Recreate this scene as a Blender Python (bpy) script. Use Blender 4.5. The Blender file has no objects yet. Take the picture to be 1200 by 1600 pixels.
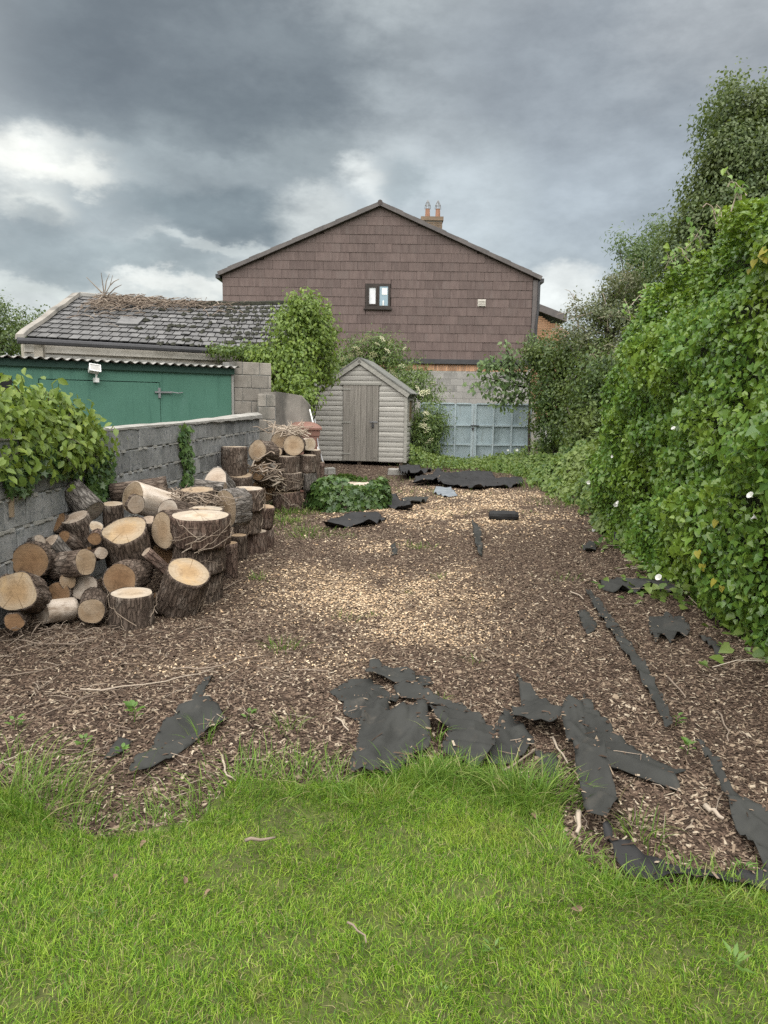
import bpy, bmesh, math, random
import numpy as np
from mathutils import Vector, Matrix, Euler
from mathutils.geometry import delaunay_2d_cdt

rng = np.random.default_rng(7)
random.seed(7)
scene = bpy.context.scene
COL = scene.collection

# ------------------------------------------------------------------ camera
CAM_H, PITCH, ROLL, FPX = 1.6, math.radians(8.4), math.radians(0.8), 1155.0
cam_data = bpy.data.cameras.new("camera")
cam = bpy.data.objects.new("camera", cam_data)
COL.objects.link(cam)
CAMROT = Euler((math.pi / 2 - PITCH, 0, 0)).to_matrix() @ Matrix.Rotation(ROLL, 3, 'Z')
cam.matrix_world = Matrix.Translation((0, 0, CAM_H)) @ CAMROT.to_4x4()
cam_data.sensor_fit = 'AUTO'
cam_data.sensor_width = 36.0
cam_data.lens = 36.0 * FPX / 1600.0
cam_data.clip_start = 0.05
cam_data.clip_end = 2000
scene.camera = cam

# ------------------------------------------------------------------ exposure
scene.view_settings.view_transform = 'Standard'
scene.view_settings.look = 'None'
scene.view_settings.gamma = 1
scene.view_settings.use_curve_mapping = False
scene.view_settings.exposure = 2.4
try:
    scene.cycles.max_bounces = 8
    scene.cycles.transparent_max_bounces = 8
    scene.cycles.use_denoising = False
except Exception:
    pass

# ------------------------------------------------------------------ sun (heavy overcast: very soft)
SUN_EL, SUN_AZ = math.radians(66), math.radians(196)     # azimuth clockwise from +Y
sd = bpy.data.lights.new("sun", 'SUN')
sd.energy = 1.5
sd.angle = math.radians(105)
sd.color = (1.0, 0.965, 0.91)
sun = bpy.data.objects.new("sun", sd)
COL.objects.link(sun)
sdir = Vector((math.sin(SUN_AZ) * math.cos(SUN_EL), math.cos(SUN_AZ) * math.cos(SUN_EL), math.sin(SUN_EL)))
sun.rotation_euler = (-sdir).to_track_quat('-Z', 'Y').to_euler()
sun.location = (0, 0, 30)


class NB:
    """small node-tree builder"""
    def __init__(self, nt):
        self.nt = nt
        nt.nodes.clear()

    def n(self, typ, ins=None, **attrs):
        nd = self.nt.nodes.new(typ)
        for k, v in attrs.items():
            setattr(nd, k, v)
        for k, v in (ins or {}).items():
            s = nd.inputs[k]
            if isinstance(v, bpy.types.NodeSocket):
                self.nt.links.new(v, s)
            else:
                s.default_value = v
        return nd

    def math(self, op, a, b=0.0, clamp=False):
        return self.n('ShaderNodeMath', {0: a, 1: b}, operation=op, use_clamp=clamp).outputs[0]

    def vmath(self, op, a, b=(0, 0, 0)):
        nd = self.n('ShaderNodeVectorMath', {0: a, 1: b}, operation=op)
        return nd.outputs['Value'] if op in ('LENGTH', 'DOT_PRODUCT') else nd.outputs[0]

    def mix(self, f, a, b, blend='MIX'):
        nd = self.n('ShaderNodeMix', {}, data_type='RGBA', blend_type=blend)
        for s, v in ((nd.inputs[0], f), (nd.inputs[6], a), (nd.inputs[7], b)):
            if isinstance(v, bpy.types.NodeSocket):
                self.nt.links.new(v, s)
            else:
                s.default_value = v if not (isinstance(v, tuple) and len(v) == 3) else (*v, 1)
        return nd.outputs[2]

    def ramp(self, f, stops):
        nd = self.n('ShaderNodeValToRGB', {0: f})
        cr = nd.color_ramp
        while len(cr.elements) < len(stops):
            cr.elements.new(0.5)
        for e, (p, c) in zip(cr.elements, stops):
            e.position = p
            e.color = (*c, 1) if len(c) == 3 else c
        return nd.outputs[0]

    def smooth(self, v, a, b, lo=0.0, hi=1.0):
        nd = self.n('ShaderNodeMapRange', {0: v, 1: a, 2: b, 3: lo, 4: hi}, interpolation_type='SMOOTHSTEP')
        return nd.outputs[0]

    def noise(self, vec, scale, detail=4, rough=0.55, dist=0.0):
        return self.n('ShaderNodeTexNoise', {'Vector': vec, 'Scale': scale, 'Detail': detail, 'Roughness': rough, 'Distortion': dist})


def pixdir(px, py):
    v = CAMROT @ Vector(((px - 600) / FPX, -(py - 800) / FPX, -1.0))
    return v / v.y


def at(px, py, Y):
    d = pixdir(px, py)
    return Vector((d.x * Y, Y, CAM_H + d.z * Y))


def gnd(px, py, z=0.0):
    d = pixdir(px, py)
    t = (z - CAM_H) / d.z
    return Vector((d.x * t, t, z))


# ------------------------------------------------------------------ world: sky texture under heavy cloud
world = bpy.data.worlds.new("World")
scene.world = world
world.use_nodes = True
w = NB(world.node_tree)
tc = w.n('ShaderNodeTexCoord')
d0 = w.vmath('NORMALIZE', tc.outputs['Generated'])
# cloud layer coordinates: flatten the direction on a plane above
sep = w.n('ShaderNodeSeparateXYZ', {0: d0})
zz = w.math('ADD', w.math('MAXIMUM', sep.outputs[2], 0.0), 0.22)
flat = w.n('ShaderNodeCombineXYZ', {0: w.math('DIVIDE', sep.outputs[0], zz), 1: w.math('DIVIDE', sep.outputs[1], zz), 2: 0.3}).outputs[0]
n1 = w.noise(flat, 1.1, 7, 0.55)
dst = w.vmath('MULTIPLY', d0, (1.0, 1.0, 2.0))
n2 = w.noise(dst, 4.6, 7, 0.62)
n3 = w.noise(dst, 12.0, 6, 0.62)
warp = w.vmath('SCALE', w.vmath('SUBTRACT', n2.outputs[1], (0.5, 0.5, 0.5)))
warp.node.inputs[3].default_value = 0.105
warp2 = w.vmath('SCALE', w.vmath('SUBTRACT', n3.outputs[1], (0.5, 0.5, 0.5)))
warp2.node.inputs[3].default_value = 0.06
dw = w.vmath('ADD', w.vmath('ADD', d0, warp), warp2)
SKYK = 1.0
base = w.ramp(n1.outputs[0], [(0.25, (0.49, 0.53, 0.55)), (0.5, (0.67, 0.715, 0.735)), (0.75, (0.92, 0.965, 0.98))])


def srgb(r, g, b):
    f = lambda c: ((c / 255 + 0.055) / 1.055) ** 2.4 if c > 10 else c / 255 / 12.92
    k = 11.0 / 2 ** scene.view_settings.exposure
    return (f(r) * k * 1.02, f(g) * k * 0.98, f(b) * k * 0.905)


def blob(col, px, py, rx, ry, c, strength, inner=0.35, outer=1.15):
    d = pixdir(px, py).normalized()
    v = w.vmath('SUBTRACT', dw, tuple(d))
    v = w.vmath('MULTIPLY', v, (FPX / rx, 1.0, FPX / ry))
    f = w.smooth(w.vmath('LENGTH', v), outer, inner, 0.0, strength)
    return w.mix(f, col, srgb(*c))


col = base
for a in (
    (500, 480, 900, 90, (206, 214, 218), 0.85),
    (640, 210, 190, 300, (184, 194, 200), 0.85),
    (870, 380, 330, 160, (168, 180, 190), 0.85),
    (1040, 250, 300, 160, (158, 169, 180), 0.85),
    (940, 90, 330, 140, (141, 150, 159), 0.9),
    (1170, 20, 160, 90, (166, 173, 180), 0.7),
    (20, 100, 150, 150, (178, 186, 192), 0.85),
    (310, 110, 320, 175, (114, 123, 129), 0.97, 0.5, 1.12),
    (370, 190, 170, 70, (106, 115, 120), 0.85),
    (490, 260, 110, 60, (136, 146, 151), 0.85),
    (180, 330, 330, 130, (158, 170, 176), 0.75),
    (45, 250, 130, 50, (240, 244, 243), 0.9, 0.15, 1.2),
    (120, 275, 50, 30, (236, 241, 240), 0.85, 0.2, 1.2),
    (50, 330, 60, 26, (228, 234, 234), 0.8, 0.2, 1.2),
    (48, 345, 36, 18, (168, 178, 183), 0.8, 0.2, 1.2),
    (290, 265, 160, 22, (150, 161, 167), 0.7),
    (340, 335, 150, 40, (122, 134, 140), 0.95, 0.4, 1.1),
    (180, 405, 240, 24, (150, 162, 168), 0.85),
    (60, 405, 120, 40, (152, 164, 171), 0.8),
    (340, 385, 110, 12, (200, 209, 212), 0.7),
    (490, 350, 75, 45, (212, 220, 223), 0.8, 0.2, 1.2),
    (585, 290, 50, 34, (222, 229, 232), 0.75, 0.1, 1.2),
    (650, 285, 55, 38, (150, 162, 169), 0.8),
    (290, 452, 130, 20, (228, 233, 234), 0.85),
    (60, 452, 130, 18, (205, 214, 217), 0.8),
    (420, 430, 90, 36, (216, 223, 226), 0.7),
    (880, 462, 80, 36, (228, 234, 237), 0.8),
    (760, 330, 90, 120, (178, 189, 197), 0.6),
):
    col = blob(col, *a)
# fine cloud texture
tex = w.smooth(n3.outputs[0], 0.3, 0.7, 0.89, 1.10)
tex2 = w.smooth(n2.outputs[0], 0.28, 0.72, 0.82, 1.16)
col = w.mix(1.0, col, w.n('ShaderNodeCombineColor', {0: tex, 1: tex, 2: tex}).outputs[0], 'MULTIPLY')
col = w.mix(1.0, col, w.n('ShaderNodeCombineColor', {0: tex2, 1: tex2, 2: tex2}).outputs[0], 'MULTIPLY')
sky = w.n('ShaderNodeTexSky', sky_type='NISHITA', sun_disc=False, sun_elevation=SUN_EL, sun_rotation=SUN_AZ)
col = w.mix(0.96, sky.outputs[0], col)
bg = w.n('ShaderNodeBackground', {'Color': col, 'Strength': 0.1})
w.n('ShaderNodeOutputWorld', {'Surface': bg.outputs[0]})


# ================================================================== helpers
def vnoise(P, seed=0):
    """value noise in 0..1, P (N,3)"""
    P = np.asarray(P, float)
    i = np.floor(P).astype(np.int64)
    f = P - i
    f = f * f * (3 - 2 * f)

    def h(a):
        n = (a[:, 0] * 374761393 + a[:, 1] * 668265263 + a[:, 2] * 2147483647 + seed * 1274126177) & 0xffffffff
        n = ((n ^ (n >> 13)) * 1274126177) & 0xffffffff
        n = (n ^ (n >> 16)) & 0xffffffff
        return n / 4294967295.0
    out = 0
    for dx in (0, 1):
        for dy in (0, 1):
            for dz in (0, 1):
                wgt = (f[:, 0] if dx else 1 - f[:, 0]) * (f[:, 1] if dy else 1 - f[:, 1]) * (f[:, 2] if dz else 1 - f[:, 2])
                out = out + wgt * h(i + np.array([dx, dy, dz]))
    return out


def fbm(P, seed=0, octs=3):
    P = np.asarray(P, float)
    s, a, t = 0, 1.0, 0
    for k in range(octs):
        s = s + a * vnoise(P * 2 ** k, seed + k)
        t += a
        a *= 0.5
    return s / t


def ground_h(x, y):
    x = np.asarray(x, float)
    y = np.asarray(y, float)
    P = np.stack([x.ravel() * 1.1, y.ravel() * 1.1, np.zeros(x.size)], 1)
    return ((fbm(P, 3, 3) - 0.5) * 0.07).reshape(x.shape)


def gz(x, y):
    return float(ground_h(np.array([x]), np.array([y]))[0])


def gp(px, py):
    """point on the (slightly uneven) ground"""
    p = gnd(px, py, 0.0)
    p = gnd(px, py, gz(p.x, p.y))
    return p


def rootloc(o):
    v = Vector((0, 0, 0))
    while o is not None:
        v = v + o.location
        o = o.parent
    return v


def setmesh(me, V, F):
    """V (N,3); F either (M,k) array or list of lists/arrays of arrays"""
    V = np.asarray(V, np.float32)
    me.vertices.add(len(V))
    me.vertices.foreach_set("co", V.ravel())
    if isinstance(F, np.ndarray):
        loops = F.astype(np.int32).ravel()
        tot = np.full(len(F), F.shape[1], np.int32)
    else:
        loops = np.concatenate([np.asarray(f, np.int32).ravel() for f in F]) if len(F) else np.zeros(0, np.int32)
        tot = np.array([len(f) for f in F], np.int32)
    start = np.concatenate([[0], np.cumsum(tot)[:-1]]).astype(np.int32)
    me.loops.add(len(loops))
    me.loops.foreach_set("vertex_index", loops)
    me.polygons.add(len(tot))
    me.polygons.foreach_set("loop_start", start)
    me.polygons.foreach_set("loop_total", tot)
    me.polygons.foreach_set("use_smooth", np.zeros(len(tot), bool))
    me.update(calc_edges=True)
    me.validate(verbose=False)


def meshobj(name, V, F, mat, parent=None, smooth=False, local=False):
    """one mesh object; V in world coordinates unless local"""
    V = np.asarray(V, float)
    if parent is not None and not local:
        V = V - np.array(rootloc(parent))
    me = bpy.data.meshes.new(name)
    setmesh(me, V, F)
    if mat is not None:
        me.materials.append(mat)
    if smooth:
        me.polygons.foreach_set("use_smooth", np.ones(len(me.polygons), bool))
    o = bpy.data.objects.new(name, me)
    COL.objects.link(o)
    o.parent = parent
    return o


def tag(o, label=None, cat=None, group=None, kind=None):
    if label:
        o['label'] = label
    if cat:
        o['category'] = cat
    if group:
        o['group'] = group
    if kind:
        o['kind'] = kind
    return o


def thing(name, label, cat, loc=(0, 0, 0), group=None, mat3=None):
    o = bpy.data.objects.new(name, None)
    o.empty_display_size = 0.1
    COL.objects.link(o)
    o.location = loc
    if mat3 is not None:
        o.rotation_euler = mat3.to_euler()
    return tag(o, label, cat, group)


class MB:
    """collects boxes, bars and tubes into one mesh"""
    def __init__(self):
        self.V, self.F, self.n = [], [], 0

    def add(self, V, F):
        V = np.asarray(V, float)
        self.V.append(V)
        for f in F:
            self.F.append([int(i) + self.n for i in f])
        self.n += len(V)
        return self

    def box(self, lo, hi, R=None, o=(0, 0, 0)):
        x0, y0, z0 = lo
        x1, y1, z1 = hi
        V = np.array([(x0, y0, z0), (x1, y0, z0), (x1, y1, z0), (x0, y1, z0), (x0, y0, z1), (x1, y0, z1), (x1, y1, z1), (x0, y1, z1)], float)
        if R is not None:
            V = V @ np.array(R).T
        V = V + np.array(o)
        return self.add(V, [(0, 3, 2, 1), (4, 5, 6, 7), (0, 1, 5, 4), (1, 2, 6, 5), (2, 3, 7, 6), (3, 0, 4, 7)])

    def tube(self, pts, rad, sides=5):
        V, F = tube(pts, rad, sides)
        return self.add(V, F)

    def build(self, name, mat, parent=None, smooth=False, local=False):
        return meshobj(name, np.concatenate(self.V), self.F, mat, parent, smooth, local)


def tube(pts, rad, sides=5):
    pts = np.asarray(pts, float)
    n = len(pts)
    rad = np.full(n, rad) if np.isscalar(rad) else np.asarray(rad, float)
    T = np.gradient(pts, axis=0)
    T /= np.linalg.norm(T, axis=1)[:, None] + 1e-9
    up = np.array([0, 0, 1.0])
    A = np.cross(T, up)
    bad = np.linalg.norm(A, axis=1) < 0.1
    A[bad] = np.cross(T[bad], np.array([1.0, 0, 0]))
    A /= np.linalg.norm(A, axis=1)[:, None]
    B = np.cross(T, A)
    th = np.arange(sides) * 2 * math.pi / sides
    V = pts[:, None, :] + rad[:, None, None] * (np.cos(th)[None, :, None] * A[:, None, :] + np.sin(th)[None, :, None] * B[:, None, :])
    V = V.reshape(-1, 3)
    F = []
    for i in range(n - 1):
        for j in range(sides):
            k = (j + 1) % sides
            F.append((i * sides + j, i * sides + k, (i + 1) * sides + k, (i + 1) * sides + j))
    F.append(tuple(range(sides - 1, -1, -1)))
    F.append(tuple((n - 1) * sides + j for j in range(sides)))
    return V, F


_boxes = {}


def block_mesh(sx, sy, sz, bev, mat, var=0, jit=0.0):
    """bevelled block centred at its origin; cached, a few uneven variants"""
    key = (round(sx, 3), round(sy, 3), round(sz, 3), bev, mat.name, var)
    if key in _boxes:
        return _boxes[key]
    bm = bmesh.new()
    bmesh.ops.create_cube(bm, size=1.0)
    r = random.Random(hash(key[:4]) % 1000 + var * 77)
    for v in bm.verts:
        v.co.x = v.co.x * sx + r.uniform(-jit, jit)
        v.co.y = v.co.y * sy + r.uniform(-jit, jit)
        v.co.z = v.co.z * sz + r.uniform(-jit, jit)
    if bev > 0:
        bmesh.ops.bevel(bm, geom=bm.edges[:], offset=bev, segments=1, affect='EDGES', profile=0.5)
    me = bpy.data.meshes.new("block")
    bm.to_mesh(me)
    bm.free()
    me.materials.append(mat)
    _boxes[key] = me
    return me


def piece(name, me, parent, loc, rot=None, scale=None):
    """a part that shares mesh data; loc in world, rot a 3x3 matrix"""
    o = bpy.data.objects.new(name, me)
    COL.objects.link(o)
    o.parent = parent
    o.location = Vector(loc) - rootloc(parent)
    if rot is not None:
        o.rotation_euler = rot.to_euler()
    if scale is not None:
        o.scale = scale
    return o


# ================================================================== materials
def newmat(name):
    m = bpy.data.materials.new(name)
    m.use_nodes = True
    return m, NB(m.node_tree)


def finish(b, bsdf):
    b.n('ShaderNodeOutputMaterial', {'Surface': bsdf})


def surf(name, c1, c2, scale=4.0, rough=0.85, bump=0.3, bscale=40.0, obj=False, rnd=0.0, stain=None, stretch=(1, 1, 1), spec=0.3, bdist=0.01, c3=None, streak=None):
    m, b = newmat(name)
    if obj:
        vec = b.n('ShaderNodeTexCoord').outputs['Object']
    else:
        vec = b.n('ShaderNodeNewGeometry').outputs['Position']
    oi = b.n('ShaderNodeObjectInfo')
    off = b.vmath('SCALE', (13.1, 7.7, 3.3))
    b.nt.links.new(oi.outputs['Random'], off.node.inputs[3])
    if rnd > 0:
        vec = b.vmath('ADD', vec, off)
    sv = b.vmath('MULTIPLY', vec, stretch)
    n = b.noise(sv, scale, 6, 0.62)
    f = b.smooth(n.outputs[0], 0.3, 0.7)
    c = b.mix(f, c1, c2)
    if c3 is not None:
        nn = b.noise(sv, scale * 4.3, 4, 0.6)
        c = b.mix(b.smooth(nn.outputs[0], 0.52, 0.68), c, c3)
    if stain is not None:
        sc, ss, t0, t1 = stain
        ns = b.noise(b.vmath('MULTIPLY', vec, (1, 1, 0.45)), ss, 6, 0.65)
        c = b.mix(b.smooth(ns.outputs[0], t0, t1), c, sc)
    if rnd > 0:
        r = b.n('ShaderNodeMapRange', {0: oi.outputs['Random'], 3: 1 - rnd, 4: 1 + rnd}).outputs[0]
        c = b.mix(1.0, c, b.n('ShaderNodeCombineColor', {0: r, 1: r, 2: r}).outputs[0], 'MULTIPLY')
    if streak is not None:
        st = b.noise(b.vmath('MULTIPLY', vec, (11, 11, 0.9)), 1.0, 5, 0.65)
        c = b.mix(b.smooth(st.outputs[0], 0.52, 0.74, 0.0, streak[1]), c, streak[0])
        sp_ = b.noise(vec, 9.0, 4, 0.65)
        c = b.mix(b.smooth(sp_.outputs[0], 0.72, 0.78, 0.0, streak[1]), c, streak[2])
    fine = b.noise(sv, bscale, 6, 0.7)
    bp = b.n('ShaderNodeBump', {'Strength': bump, 'Distance': bdist, 'Height': fine.outputs[0]})
    p = b.n('ShaderNodeBsdfPrincipled', {'Base Color': c, 'Roughness': rough, 'Normal': bp.outputs[0]})
    p.inputs['Specular IOR Level'].default_value = spec
    finish(b, p.outputs[0])
    return m


def leafmat(name, cols, trans=0.3, rough=0.42, patch=None, pscale=1.2, spec=0.4):
    """leaves: colour differs leaf by leaf and in slow patches"""
    m, b = newmat(name)
    g = b.n('ShaderNodeNewGeometry')
    oi = b.n('ShaderNodeObjectInfo')
    r = b.math('FRACT', b.math('ADD', g.outputs['Random Per Island'], oi.outputs['Random']))
    k = len(cols)
    c = b.ramp(r, [(i / max(k - 1, 1), cc) for i, cc in enumerate(cols)])
    if patch is not None:
        n = b.noise(g.outputs['Position'], pscale, 4, 0.6)
        c = b.mix(b.smooth(n.outputs[0], 0.45, 0.68, 0.0, 0.75), c, patch)
    p = b.n('ShaderNodeBsdfPrincipled', {'Base Color': c, 'Roughness': rough})
    p.inputs['Specular IOR Level'].default_value = spec
    t = b.n('ShaderNodeBsdfTranslucent', {'Color': b.mix(0.5, c, (0.25, 0.33, 0.03))})
    mx = b.n('ShaderNodeMixShader', {0: trans, 1: p.outputs[0], 2: t.outputs[0]})
    finish(b, mx.outputs[0])
    return m


def woodmat(name, dark, light, grain_axis=2, rough=0.85, rnd=0.15, tint=None):
    """weathered timber, grain along one object axis"""
    m, b = newmat(name)
    vec = b.n('ShaderNodeTexCoord').outputs['Object']
    oi = b.n('ShaderNodeObjectInfo')
    off = b.vmath('SCALE', (5.1, 9.7, 3.3))
    b.nt.links.new(oi.outputs['Random'], off.node.inputs[3])
    s = [38.0, 38.0, 38.0]
    s[grain_axis] = 1.6
    v = b.vmath('MULTIPLY', b.vmath('ADD', vec, off), tuple(s))
    n = b.noise(v, 1.0, 6, 0.6, 0.6)
    big = b.noise(b.vmath('ADD', vec, off), 2.2, 4, 0.6)
    c = b.mix(b.smooth(n.outputs[0], 0.3, 0.72), dark, light)
    c = b.mix(b.smooth(big.outputs[0], 0.45, 0.75, 0.0, 0.5), c, tint or dark)
    kn = b.n('ShaderNodeTexVoronoi', {'Vector': b.vmath('ADD', vec, off), 'Scale': 3.1})
    c = b.mix(b.smooth(kn.outputs[0], 0.11, 0.04, 0.0, 0.55), c, tuple(x * 0.4 for x in dark))
    r = b.n('ShaderNodeMapRange', {0: oi.outputs['Random'], 3: 1 - rnd, 4: 1 + rnd}).outputs[0]
    c = b.mix(1.0, c, b.n('ShaderNodeCombineColor', {0: r, 1: r, 2: r}).outputs[0], 'MULTIPLY')
    bp = b.n('ShaderNodeBump', {'Strength': 0.35, 'Distance': 0.004, 'Height': n.outputs[0]})
    p = b.n('ShaderNodeBsdfPrincipled', {'Base Color': c, 'Roughness': rough, 'Normal': bp.outputs[0]})
    p.inputs['Specular IOR Level'].default_value = 0.2
    finish(b, p.outputs[0])
    return m


def islandmat(name, stops, rough=0.8, trans=0.0, spec=0.3, patch=None, pscale=2.0, worn=None):
    """small pieces (chips, blades): colour picked per piece"""
    m, b = newmat(name)
    g = b.n('ShaderNodeNewGeometry')
    c = b.ramp(g.outputs['Random Per Island'], stops)
    if patch is not None:
        n = b.noise(g.outputs['Position'], pscale, 4, 0.6)
        c = b.mix(b.smooth(n.outputs[0], 0.5, 0.72, 0.0, 0.55), c, patch)
    if worn is not None:
        n = b.noise(g.outputs['Position'], 5.5, 5, 0.65)
        c = b.mix(b.smooth(n.outputs[0], 0.60, 0.74, 0.0, 0.7), c, worn)
    p = b.n('ShaderNodeBsdfPrincipled', {'Base Color': c, 'Roughness': rough})
    p.inputs['Specular IOR Level'].default_value = spec
    out = p.outputs[0]
    if trans > 0:
        t = b.n('ShaderNodeBsdfTranslucent', {'Color': c})
        out = b.n('ShaderNodeMixShader', {0: trans, 1: out, 2: t.outputs[0]}).outputs[0]
    finish(b, out)
    return m


def barkmat(name, dark, mid, light, rnd=0.2):
    m, b = newmat(name)
    vec = b.n('ShaderNodeTexCoord').outputs['Object']
    oi = b.n('ShaderNodeObjectInfo')
    off = b.vmath('SCALE', (3.1, 5.7, 7.3))
    b.nt.links.new(oi.outputs['Random'], off.node.inputs[3])
    v = b.vmath('ADD', vec, off)
    vs = b.vmath('MULTIPLY', v, (26, 26, 7.0))
    n = b.noise(vs, 1.0, 7, 0.68, 0.8)
    vo = b.n('ShaderNodeTexVoronoi', {'Vector': b.vmath('ADD', b.vmath('MULTIPLY', v, (34, 34, 9)), b.vmath('SCALE', n.outputs[1])), 'Scale': 1.0}, feature='DISTANCE_TO_EDGE')
    crack = b.smooth(vo.outputs[0], 0.0, 0.16)
    c = b.mix(b.smooth(n.outputs[0], 0.35, 0.66), dark, mid)
    big = b.noise(v, 7.0, 5, 0.6)
    c = b.mix(b.smooth(big.outputs[0], 0.5, 0.72, 0.0, 0.7), c, light)
    c = b.mix(b.math('MULTIPLY', b.math('SUBTRACT', 1.0, crack), 0.55), c, tuple(x * 0.5 for x in dark))
    r = b.n('ShaderNodeMapRange', {0: oi.outputs['Random'], 3: 1 - rnd, 4: 1 + rnd}).outputs[0]
    c = b.mix(1.0, c, b.n('ShaderNodeCombineColor', {0: r, 1: r, 2: r}).outputs[0], 'MULTIPLY')
    h = b.math('ADD', b.math('MULTIPLY', crack, 0.7), n.outputs[0])
    bp = b.n('ShaderNodeBump', {'Strength': 0.9, 'Distance': 0.014, 'Height': h})
    p = b.n('ShaderNodeBsdfPrincipled', {'Base Color': c, 'Roughness': 0.92, 'Normal': bp.outputs[0]})
    p.inputs['Specular IOR Level'].default_value = 0.15
    finish(b, p.outputs[0])
    return m


def facemat(name, pale, tan, core, ringf=260.0, saw=0.5, stain=0.45):
    """sawn end grain: growth rings, saw marks, drying checks; object space, pith at the origin"""
    m, b = newmat(name)
    vec = b.n('ShaderNodeTexCoord').outputs['Object']
    oi = b.n('ShaderNodeObjectInfo')
    off = b.vmath('SCALE', (3.1, 5.7, 7.3))
    b.nt.links.new(oi.outputs['Random'], off.node.inputs[3])
    v = b.vmath('ADD', vec, off)
    flat = b.vmath('MULTIPLY', vec, (1, 1, 0))
    nz = b.noise(v, 9.0, 4, 0.6)
    wob = b.math('MULTIPLY', b.math('SUBTRACT', nz.outputs[0], 0.5), 0.075)
    rr = b.math('ADD', b.vmath('LENGTH', flat), wob)
    ring = b.math('SINE', b.math('MULTIPLY', rr, ringf))
    c = b.mix(b.smooth(rr, 0.03, 0.13), tan, pale)
    c = b.mix(b.smooth(ring, -0.2, 1.0, 0.0, 0.22), c, tuple(x * 0.72 for x in tan))
    big = b.noise(v, 6.0, 5, 0.65, 0.5)
    c = b.mix(b.smooth(big.outputs[0], 0.45, 0.70, 0.0, stain * 1.6), c, core)
    big2 = b.noise(b.vmath('ADD', v, (4, 4, 4)), 14.0, 5, 0.65)
    c = b.mix(b.smooth(big2.outputs[0], 0.50, 0.70, 0.0, 0.65), c, tuple(x * 0.55 for x in tan))
    sm = b.noise(b.vmath('MULTIPLY', v, (5, 170, 1)), 1.0, 3, 0.6)
    c = b.mix(b.smooth(sm.outputs[0], 0.4, 0.7, 0.0, saw * 0.6), c, tuple(x * 0.6 for x in tan))
    edge_ = b.noise(b.vmath('ADD', v, (9, 2, 4)), 11.0, 4, 0.7)
    c = b.mix(b.smooth(b.math('ADD', rr, b.math('MULTIPLY', edge_.outputs[0], 0.08)), 0.12, 0.20, 0.0, 0.5), c, tuple(x * 0.62 for x in pale))
    # radial checks
    sx = b.n('ShaderNodeSeparateXYZ', {0: vec})
    ang = b.math('ARCTAN2', sx.outputs[1], sx.outputs[0])
    ck = b.noise(b.n('ShaderNodeCombineXYZ', {0: b.math('SINE', ang), 1: b.math('COSINE', ang), 2: b.math('MULTIPLY', oi.outputs['Random'], 50)}).outputs[0], 7.0, 3, 0.7)
    c = b.mix(b.smooth(ck.outputs[0], 0.615, 0.66, 0.0, 0.8), c, tuple(x * 0.4 for x in tan))
    r = b.n('ShaderNodeMapRange', {0: oi.outputs['Random'], 3: 0.86, 4: 1.1}).outputs[0]
    c = b.mix(1.0, c, b.n('ShaderNodeCombineColor', {0: r, 1: r, 2: r}).outputs[0], 'MULTIPLY')
    bp = b.n('ShaderNodeBump', {'Strength': 0.5, 'Distance': 0.003, 'Height': b.math('ADD', sm.outputs[0], b.math('MULTIPLY', ring, 0.12))})
    p = b.n('ShaderNodeBsdfPrincipled', {'Base Color': c, 'Roughness': 0.8, 'Normal': bp.outputs[0]})
    p.inputs['Specular IOR Level'].default_value = 0.2
    finish(b, p.outputs[0])
    return m


MT = {}
MT['block'] = surf("concrete_block", (0.181, 0.187, 0.183), (0.288, 0.290, 0.287), 5.0, 0.92, 0.5, 90, rnd=0.22, stain=((0.36, 0.35, 0.32), 3.0, 0.58, 0.78), c3=(0.13, 0.14, 0.145))
MT['block_warm'] = surf("concrete_block_warm", (0.21, 0.19, 0.165), (0.31, 0.285, 0.25), 4.0, 0.92, 0.5, 90, rnd=0.16, stain=((0.13, 0.125, 0.11), 2.2, 0.5, 0.7))
MT['mortar'] = surf("mortar", (0.26, 0.255, 0.235), (0.40, 0.39, 0.36), 9.0, 0.95, 0.6, 70, stain=((0.16, 0.16, 0.15), 3.0, 0.5, 0.75))
MT['mortar_dark'] = surf("mortar_dark", (0.13, 0.13, 0.125), (0.24, 0.24, 0.225), 6.0, 0.95, 0.6, 70)
MT['cap'] = surf("cement_cap", (0.240, 0.232, 0.212), (0.344, 0.332, 0.308), 6.0, 0.9, 0.4, 60, stain=((0.22, 0.21, 0.19), 4.0, 0.55, 0.72))
MT['concrete'] = surf("old_concrete", (0.20, 0.185, 0.165), (0.30, 0.28, 0.25), 2.4, 0.93, 0.5, 60, stain=((0.11, 0.105, 0.095), 1.8, 0.48, 0.68))
MT['roughcast'] = surf("roughcast_render", (0.33, 0.30, 0.25), (0.46, 0.42, 0.36), 3.0, 0.95, 0.8, 45, stain=((0.20, 0.18, 0.15), 2.5, 0.5, 0.72))
MT['render_grey'] = surf("grey_blockwork", (0.24, 0.235, 0.22), (0.34, 0.33, 0.31), 1.5, 0.93, 0.4, 40, rnd=0.10, stain=((0.15, 0.15, 0.14), 1.1, 0.5, 0.7))
MT['green'] = surf("green_paint", (0.068, 0.168, 0.123), (0.083, 0.195, 0.146), 1.6, 0.55, 0.12, 30, stain=((0.095, 0.20, 0.160), 2.2, 0.56, 0.8), spec=0.35, streak=((0.035, 0.10, 0.075), 0.45, (0.14, 0.22, 0.18)))
MT['green_dark'] = surf("dark_green_fascia", (0.022, 0.05, 0.04), (0.03, 0.065, 0.05), 3.0, 0.7, 0.1, 30)
MT['dark'] = surf("dark_recess", (0.02, 0.02, 0.02), (0.03, 0.03, 0.03), 3.0, 0.8, 0.1, 30)
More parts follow.
